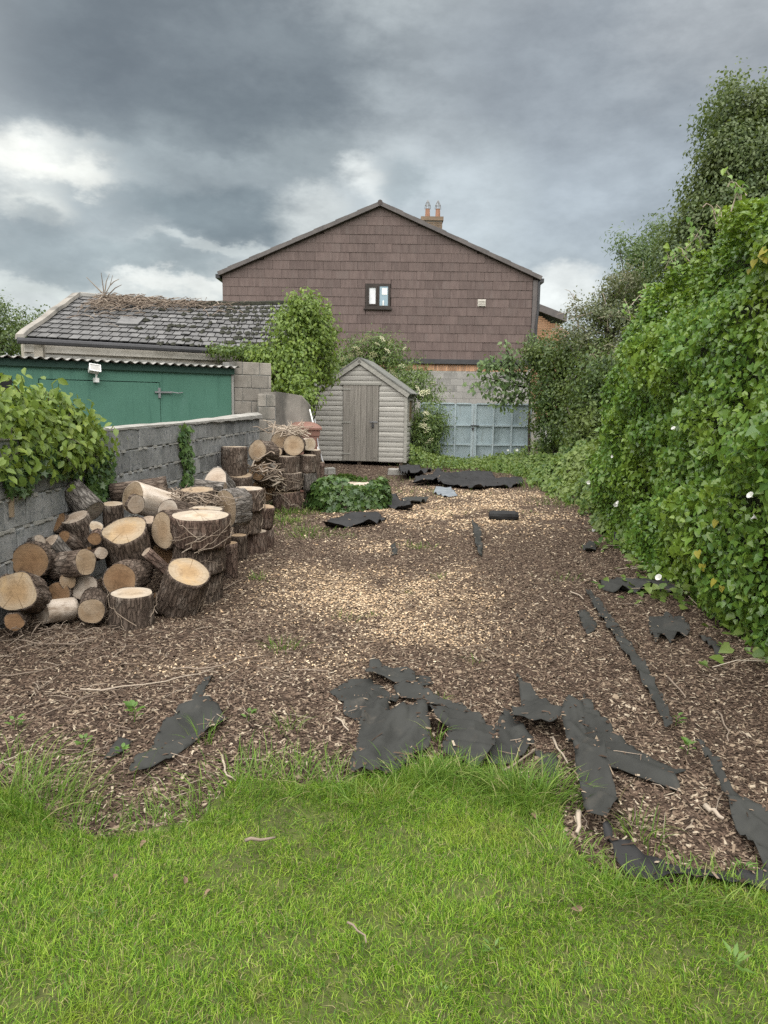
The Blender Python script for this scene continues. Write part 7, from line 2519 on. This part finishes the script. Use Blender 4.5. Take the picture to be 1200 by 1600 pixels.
# thin growth where the fixed frame never looks: keep the density inside the view, less outside
vis = np.abs(x) < (0.56 * y + 0.45)
keep &= vis | (rng.random(N) < 0.45)
x, y = x[keep], y[keep]
N = len(x)
cl_ = fbm(np.stack([x * 3.0, y * 3.0, np.zeros(N)], 1), 91, 3)
cl2 = fbm(np.stack([x * 9.0, y * 9.0, np.ones(N)], 1), 92, 2)
thin = rng.random(N) < np.clip(0.55 + 2.0 * (cl2 - 0.28), 0.45, 1)
x, y, cl_, cl2 = x[thin], y[thin], cl_[thin], cl2[thin]
N = len(x)
H = (0.014 + 0.026 * cl_ + 0.014 * cl2) * rng.uniform(0.6, 1.25, N)
az = 2 * math.pi * fbm(np.stack([x * 1.6, y * 1.6, 3 * np.ones(N)], 1), 93, 2) * 2 + rng.normal(0, 1.6, N)
blades("grass", np.stack([x, y, ground_h(x, y) + 0.004], 1), H, rng.uniform(0.0016, 0.0036, N), np.abs(rng.normal(0.75, 0.5, N)), az, MT['grass'], 2, "short green lawn grass in front of the mulch")
# long tufts along the lawn edge and small ones out in the mulch
TP = []
for px, py, n_, rad_, h_ in ((15, 1262, 260, 0.16, 0.22), (60, 1280, 160, 0.12, 0.18), (-30, 1250, 200, 0.2, 0.24), (360, 1250, 130, 0.14, 0.13), (410, 1232, 160, 0.14, 0.14), (455, 1225, 110, 0.12, 0.13), (560, 1258, 180, 0.11, 0.10), (610, 1248, 180, 0.11, 0.10),
                             (665, 1222, 240, 0.085, 0.15), (698, 1214, 170, 0.06, 0.14), (735, 1226, 100, 0.09, 0.10), (812, 1250, 260, 0.10, 0.17), (846, 1252, 200, 0.07, 0.16), (780, 1230, 160, 0.1, 0.14), (700, 1250, 160, 0.2, 0.13), (868, 1345, 110, 0.10, 0.11),
                             (950, 1400, 150, 0.12, 0.10), (1020, 1412, 170, 0.13, 0.10), (1090, 1414, 150, 0.13, 0.10), (1170, 1424, 160, 0.13, 0.10), (1000, 1312, 45, 0.05, 0.12), (520, 1232, 120, 0.12, 0.13), (130, 1308, 120, 0.1, 0.12), (230, 1296, 110, 0.12, 0.1), (300, 1285, 110, 0.1, 0.11),
                             (320, 1165, 22, 0.03, 0.17), (680, 1160, 20, 0.02, 0.15), (440, 1018, 70, 0.07, 0.09), (450, 1145, 28, 0.06, 0.10), (395, 1200, 30, 0.06, 0.12), (470, 1200, 40, 0.1, 0.1), (658, 856, 60, 0.13, 0.07), (540, 966, 26, 0.06, 0.07), (640, 750, 130, 0.5, 0.09), (660, 772, 160, 0.5, 0.08), (700, 800, 30, 0.25, 0.07),
                             (450, 800, 320, 0.22, 0.12), (440, 815, 260, 0.2, 0.11), (480, 830, 150, 0.2, 0.09), (432, 790, 200, 0.12, 0.13), (478, 838, 70, 0.12, 0.08), (545, 838, 30, 0.1, 0.06), (404, 905, 26, 0.05, 0.10), (580, 960, 16, 0.04, 0.06), (640, 925, 12, 0.03, 0.06), (690, 905, 14, 0.05, 0.07), (878, 905, 30, 0.12, 0.06), (870, 790, 40, 0.25, 0.07), (820, 800, 30, 0.2, 0.06),
                             (740, 1036, 14, 0.04, 0.06), (720, 728, 200, 0.7, 0.22), (790, 730, 260, 0.7, 0.30), (850, 745, 320, 0.6, 0.45), (880, 765, 240, 0.4, 0.38), (670, 728, 160, 0.4, 0.35), (900, 790, 140, 0.3, 0.26),  (690, 1098, 14, 0.03, 0.06)):
    c = gnd(px, py)
    q = rng.normal(0, 1, (n_, 2)) * rad_ * np.array([1, 0.75])
    for i in range(n_):
        TP.append((c.x + q[i, 0], c.y + q[i, 1], h_ * rng.uniform(0.5, 1.15), q[i, 0], q[i, 1], rad_))
TP = np.array(TP)
az = np.arctan2(TP[:, 4], TP[:, 3]) + rng.normal(0, 0.6, len(TP))
ok = np.where(TP[:, 5] > 0.1, 1, 1)
blades("grass", np.stack([TP[:, 0], TP[:, 1], ground_h(TP[:, 0], TP[:, 1])], 1), TP[:, 2], rng.uniform(0.0025, 0.0055, len(TP)) * np.where(TP[:, 1] > 6, 1.7, 1), np.abs(rng.normal(0.75, 0.35, len(TP))), az, MT['tuft'], 4, "longer grass tufts along the lawn edge and in the mulch")


# bark chips: small ridged slivers, lying every way
def chips(name, x, y, ln, wd_, mat, label, lift=0.004, tilt=0.25):
    N = len(x)
    T = np.array([(-0.5, -0.5, 0), (0.5, -0.42, 0.02), (0.5, 0.42, 0), (-0.5, 0.5, 0.02), (-0.15, 0.05, 0.42)], float)
    F_ = np.array([(0, 1, 4), (1, 2, 4), (2, 3, 4), (3, 0, 4)])
    a = rng.uniform(0, 2 * math.pi, N)
    ca, sa_ = np.cos(a), np.sin(a)
    th_ = wd_ * rng.uniform(0.4, 1.0, N)
    X_ = T[None, :, 0] * ln[:, None] * rng.uniform(0.8, 1.2, (N, 5))
    Y_ = T[None, :, 1] * wd_[:, None] * rng.uniform(0.7, 1.3, (N, 5))
    Z_ = T[None, :, 2] * th_[:, None]
    tl, tw_ = rng.normal(0, tilt, N), rng.normal(0, tilt, N)
    Z_ = Z_ + X_ * tl[:, None] + Y_ * tw_[:, None]
    V_ = np.stack([x[:, None] + X_ * ca[:, None] - Y_ * sa_[:, None], y[:, None] + X_ * sa_[:, None] + Y_ * ca[:, None], (ground_h(x, y) + lift)[:, None] + Z_], 2)
    Fa = (F_[None] + (np.arange(N) * 5)[:, None, None]).reshape(-1, 3)
    return tag(meshobj(name, V_.reshape(-1, 3), Fa, mat), label, kind='stuff')


def mulch_spots(N, y0, y1, power=1.0):
    y = y0 + (y1 - y0) * rng.random(N) ** power
    x = rng.uniform(-1, 1, N) * (0.56 * y + 0.6)
    x = np.maximum(x, -2.97 + 0.065 * y + 0.02)
    ok = ~inpoly(x, y + jitter_edge(x, y) * 0.6, lawn_poly) & (x < np.where(y > 7, 3.3, 4.2))
    return x[ok], y[ok]


x, y = mulch_spots(62000, 2.3, 5.2)
n_ = len(x)
chips("bark_chips", x, y, rng.lognormal(-3.95, 0.45, n_), rng.lognormal(-4.9, 0.4, n_), MT['chip'], "bark chips of the near mulch", tilt=0.3)
x, y = mulch_spots(80000, 5.0, 9.5)
n_ = len(x)
chips("bark_chips", x, y, rng.lognormal(-3.9, 0.42, n_), rng.lognormal(-4.8, 0.4, n_), MT['chip'], "bark chips of the middle mulch", tilt=0.3)
x, y = mulch_spots(70000, 9.0, 19.5)
n_ = len(x)
chips("bark_chips", x, y, rng.lognormal(-3.7, 0.45, n_), rng.lognormal(-4.45, 0.45, n_), MT['chip'], "bark chips of the far mulch", tilt=0.3)
x, y = mulch_spots(190000, 3.2, 16.5)
sel = rng.random(len(x)) < saw_mask(x, y) * 1.1
x, y = x[sel], y[sel]
n_ = len(x)
chips("sawdust", x, y, rng.uniform(0.008, 0.024, n_) * np.clip(y / 6, 0.8, 1.6), rng.uniform(0.006, 0.014, n_) * np.clip(y / 6, 0.8, 1.6), MT['sawdust'], "pale sawdust flakes scattered on the mulch", lift=0.008)
if SPILL:
    sp_ = np.array(SPILL)
    k = len(sp_)
    g0 = ground_h
    zz_ = sp_[:, 2]
    base_h = ground_h(sp_[:, 0], sp_[:, 1])
    o = chips("bark_chips", sp_[:, 0], sp_[:, 1], rng.lognormal(-3.9, 0.45, k) * np.clip(sp_[:, 1] / 5, 1, 2), rng.lognormal(-4.8, 0.4, k) * np.clip(sp_[:, 1] / 5, 1, 2), MT['chip'], "bark chips spilt over the membrane", lift=0.001, tilt=0.2)
    co = np.zeros(k * 15, np.float32)
    o.data.vertices.foreach_get("co", co)
    co = co.reshape(k, 5, 3)
    co[:, :, 2] += (zz_ - base_h)[:, None]
    o.data.vertices.foreach_set("co", co.ravel())
    o.data.update()
# small twig litter everywhere
mb = MB()
for k in range(520):
    yq = 2.6 + 9 * random.random() ** 1.8
    xq = random.uniform(-1, 1) * (0.55 * yq + 0.3)
    if random.random() < 0.35:
        xq = random.uniform(-2.6, -0.6)
        yq = random.uniform(2.9, 5.0)
    if xq < wallx(yq) + 0.05 or inpoly(np.array([xq]), np.array([yq]), lawn_poly)[0]:
        continue
    a = random.uniform(0, math.pi)
    l_ = random.uniform(0.05, 0.22)
    d = Vector((math.cos(a), math.sin(a), 0))
    m0 = Vector((xq, yq, gz(xq, yq) + 0.014))
    mb.tube([m0 - d * l_ / 2, m0 + Vector((random.gauss(0, .012), random.gauss(0, .012), 0.006)), m0 + d * l_ / 2], [0.0015, 0.0022, 0.001], 4)
tag(mb.build("twig_litter", MT['twig']), "small dry twigs littering the mulch", kind='stuff')

# long sticks one can pick out
TW_ = [([(125, 1085), (190, 1080), (260, 1070), (310, 1058), (335, 1048)], 0.0045, "longest thin pale stick on the mulch, reaching the tip of the pointed membrane scrap"),
       ([(275, 1050), (310, 1051), (345, 1046), (372, 1036), (420, 1028)], 0.0055, "curved stick lying past the tip of the pointed membrane scrap"),
       ([(0, 1062), (40, 1058), (75, 1050), (110, 1038)], 0.004, "dark thin stick on the mulch in front of the split log"),
       ([(348, 1190), (350, 1205), (357, 1218), (368, 1226)], 0.006, "white bow-shaped twig at the lawn edge"),
       ([(524, 1127), (534, 1134), (545, 1147)], 0.006, "short curved pale twig beside the torn centre membrane"),
       ([(618, 1125), (632, 1118), (645, 1108)], 0.013, "brown stick lying in the hole of the torn centre membrane"),
       ([(610, 1124), (622, 1119), (634, 1113)], 0.006, "thin pale stick beside the brown stick in the membrane hole"),
       ([(785, 1212), (805, 1200), (836, 1178)], 0.007, "grey stick poking from the lawn tuft towards the twisted strap"),
       ([(863, 1157), (870, 1176), (887, 1199)], 0.007, "pale stick lying between the strap and the lower flap"),
       ([(1043, 1064), (1055, 1076), (1071, 1094)], 0.007, "straight whitish stick on the mulch beside the long strip"),
       ([(1122, 1118), (1130, 1130), (1138, 1150), (1138, 1164)], 0.006, "curved whitish twig on the bare mulch near the hedge"),
       ([(902, 1290), (905, 1305), (900, 1322)], 0.012, "chunky bleached stick at the lawn edge by the strap end"),
       ([(1103, 1272), (1115, 1279), (1130, 1288)], 0.012, "thick pale splinter of wood beside the long strip"),
       ([(890, 928), (905, 933), (912, 940)], 0.007, "pale bent stick near the start of the long strip"),
       ([(385, 1335), (405, 1333), (430, 1328)], 0.007, "brown twig lying on the lawn grass"),
       ([(0, 1198), (20, 1190), (48, 1178), (60, 1170)], 0.0035, "pale thin stick on the mulch above the lawn corner tuft"),
       ([(20, 1005), (60, 1010), (120, 1012), (150, 1003)], 0.006, "twig lying along the foot of the front logs"),
       ([(318, 946), (350, 925), (385, 905)], 0.006, "thin stick leaning away from the orange-topped log on the mulch"),
       ([(540, 1462), (560, 1478), (572, 1495)], 0.004, "dead straw stem lying in the lawn")]
for pth, r_, lab in TW_:
    pts = [gp(px, py) + Vector((0, 0, r_ + 0.012)) for px, py in pth]
    lawn_ = any(py > 1300 for _, py in pth)
    fine = []
    for i in range(len(pts) - 1):
        for q in (0, 0.5):
            fine.append(pts[i].lerp(pts[i + 1], q) + Vector((random.gauss(0, .004), random.gauss(0, .004), abs(random.gauss(0, .006)) + (0.03 if lawn_ else 0))))
    fine.append(pts[-1] + Vector((0, 0, 0.03 if lawn_ else 0)))
    o = MB().tube(fine, np.linspace(r_, r_ * 0.55, len(fine)), 6).build("stick", MT['twig_pale'] if ('pale' in lab or 'white' in lab or 'bleached' in lab) else MT['twig'], None, True)
    tag(o, lab, "stick", "sticks on the mulch")

# single weeds that can be told apart
WD = [((24, 1140), 0.07, "leafy weed on the mulch nearest the block wall"), ((132, 1170), 0.07, "broad-leaved seedling beside the tiny membrane scrap"), ((210, 1128), 0.10, "tall bright weed between the log heap and pointed membrane scrap"),
      ((388, 1128), 0.08, "small upright weed beside the tip of the pointed membrane"), ((1055, 1135), 0.07, "weed growing at the gap of the long strip"), ((1074, 1178), 0.07, "second weed just below the gap of the long strip"),
      ((1130, 1020), 0.06, "small weed beside the narrow strip near the hedge"), ((192, 1184), 0.05, "tiny weed just past the tiny membrane scrap"), ((1160, 1370), 0.06, "pale leaf rosette by the dark lawn corner membrane"), ((1145, 1530), 0.085, "large dock leaves in the lawn, nearest the camera on the hedge side"),
      ((690, 1560), 0.03, "clover-like weed in the near lawn"), ((770, 1500), 0.05, "broad dandelion leaves in the middle of the lawn"), ((150, 1440), 0.055, "dandelion rosette in the lawn on the wall side"), ((905, 1530), 0.04, "small weed with rounded leaves in the lawn")]
for (px, py), h_, lab in WD:
    c = gp(px, py)
    o = thing("weed", lab, "weed", tuple(c), "single weeds")
    k = 9 if h_ < 0.1 else 12
    an = rng.uniform(0, 6.28, k)
    mb = MB()
    P, X_, Y_, Z_ = [], [], [], []
    for i in range(k):
        up_ = rng.uniform(0.1, 1.0)
        p = np.array(c) + np.array([0.012 * math.cos(an[i]), 0.012 * math.sin(an[i]), 0.01 + h_ * up_ * 0.7])
        yv = norm(np.array([[math.cos(an[i]), math.sin(an[i]), 0.55]]))[0]
        zv = norm(np.array([[-math.cos(an[i]) * 0.5, -math.sin(an[i]) * 0.5, 1.0]]))[0]
        xv = norm(np.cross(yv, zv)[None])[0]
        P.append(p); X_.append(xv); Y_.append(yv); Z_.append(np.cross(xv, yv))
    MB().tube([c, c + Vector((0.005, 0, h_ * 0.5)), c + Vector((0, 0.005, h_ * 0.8))], [0.003, 0.0025, 0.0015], 5).build("stem", MT['weed'], o)
    leaf_parts(np.array(P), (np.array(X_), np.array(Y_), np.array(Z_)), rng.uniform(0.6, 1.1, k) * h_ * 0.6, 'oval' if py < 1300 else 'lance', MT['weed'], o)

# bits of litter
o = MB()
c = gp(933, 831)
Vl = [(c.x + rng.normal(0, 0.05), c.y + rng.normal(0, 0.04), c.z + abs(rng.normal(0.02, 0.02))) for _ in range(26)]
bm = bmesh.new()
for v in Vl:
    bm.verts.new(v)
bmesh.ops.convex_hull(bm, input=bm.verts[:])
me = bpy.data.meshes.new("white_scrap")
bm.to_mesh(me)
bm.free()
me.materials.append(MT['white'])
o = bpy.data.objects.new("white_scrap", me)
COL.objects.link(o)
tag(o, "crumpled white scrap lying on the mulch near the hedge", "litter")
for (px, py), lab in (((222, 1240), "curled dead leaf lying in the lawn edge grass"), ((288, 1395), "dark curled dead leaf on the lawn near the middle"), ((330, 1402), "brown dead leaf beside the dark curled one"), ((228, 1325), "pale dead leaf on the lawn near the mulch"), ((178, 1378), "reddish dead leaf stuck upright in the lawn"), ((830, 1282), "pale dead leaf behind the long tuft by the strap"), ((910, 1432), "grey dead leaf in the lawn below the strap")):
    c = gp(px, py) + Vector((0, 0, 0.03))
    x, y, z = leaf_frames(1, np.array([[rng.normal(0, .3), rng.normal(-.3, .3), 1.0]]), 0.3, 0.0, 1.0)
    T, F_ = leaf_template('oval')
    T = T * np.array([1, 1, 3.0])
    s = rng.uniform(0.028, 0.042)
    V_ = np.array(c) + s * (x[0] * T[:, :1] + y[0] * T[:, 1:2] + z[0] * T[:, 2:])
    o = meshobj("dead_leaf", V_, F_, MT['curled'], None, True)
    tag(o, lab, "leaf", "dead leaves on the lawn")
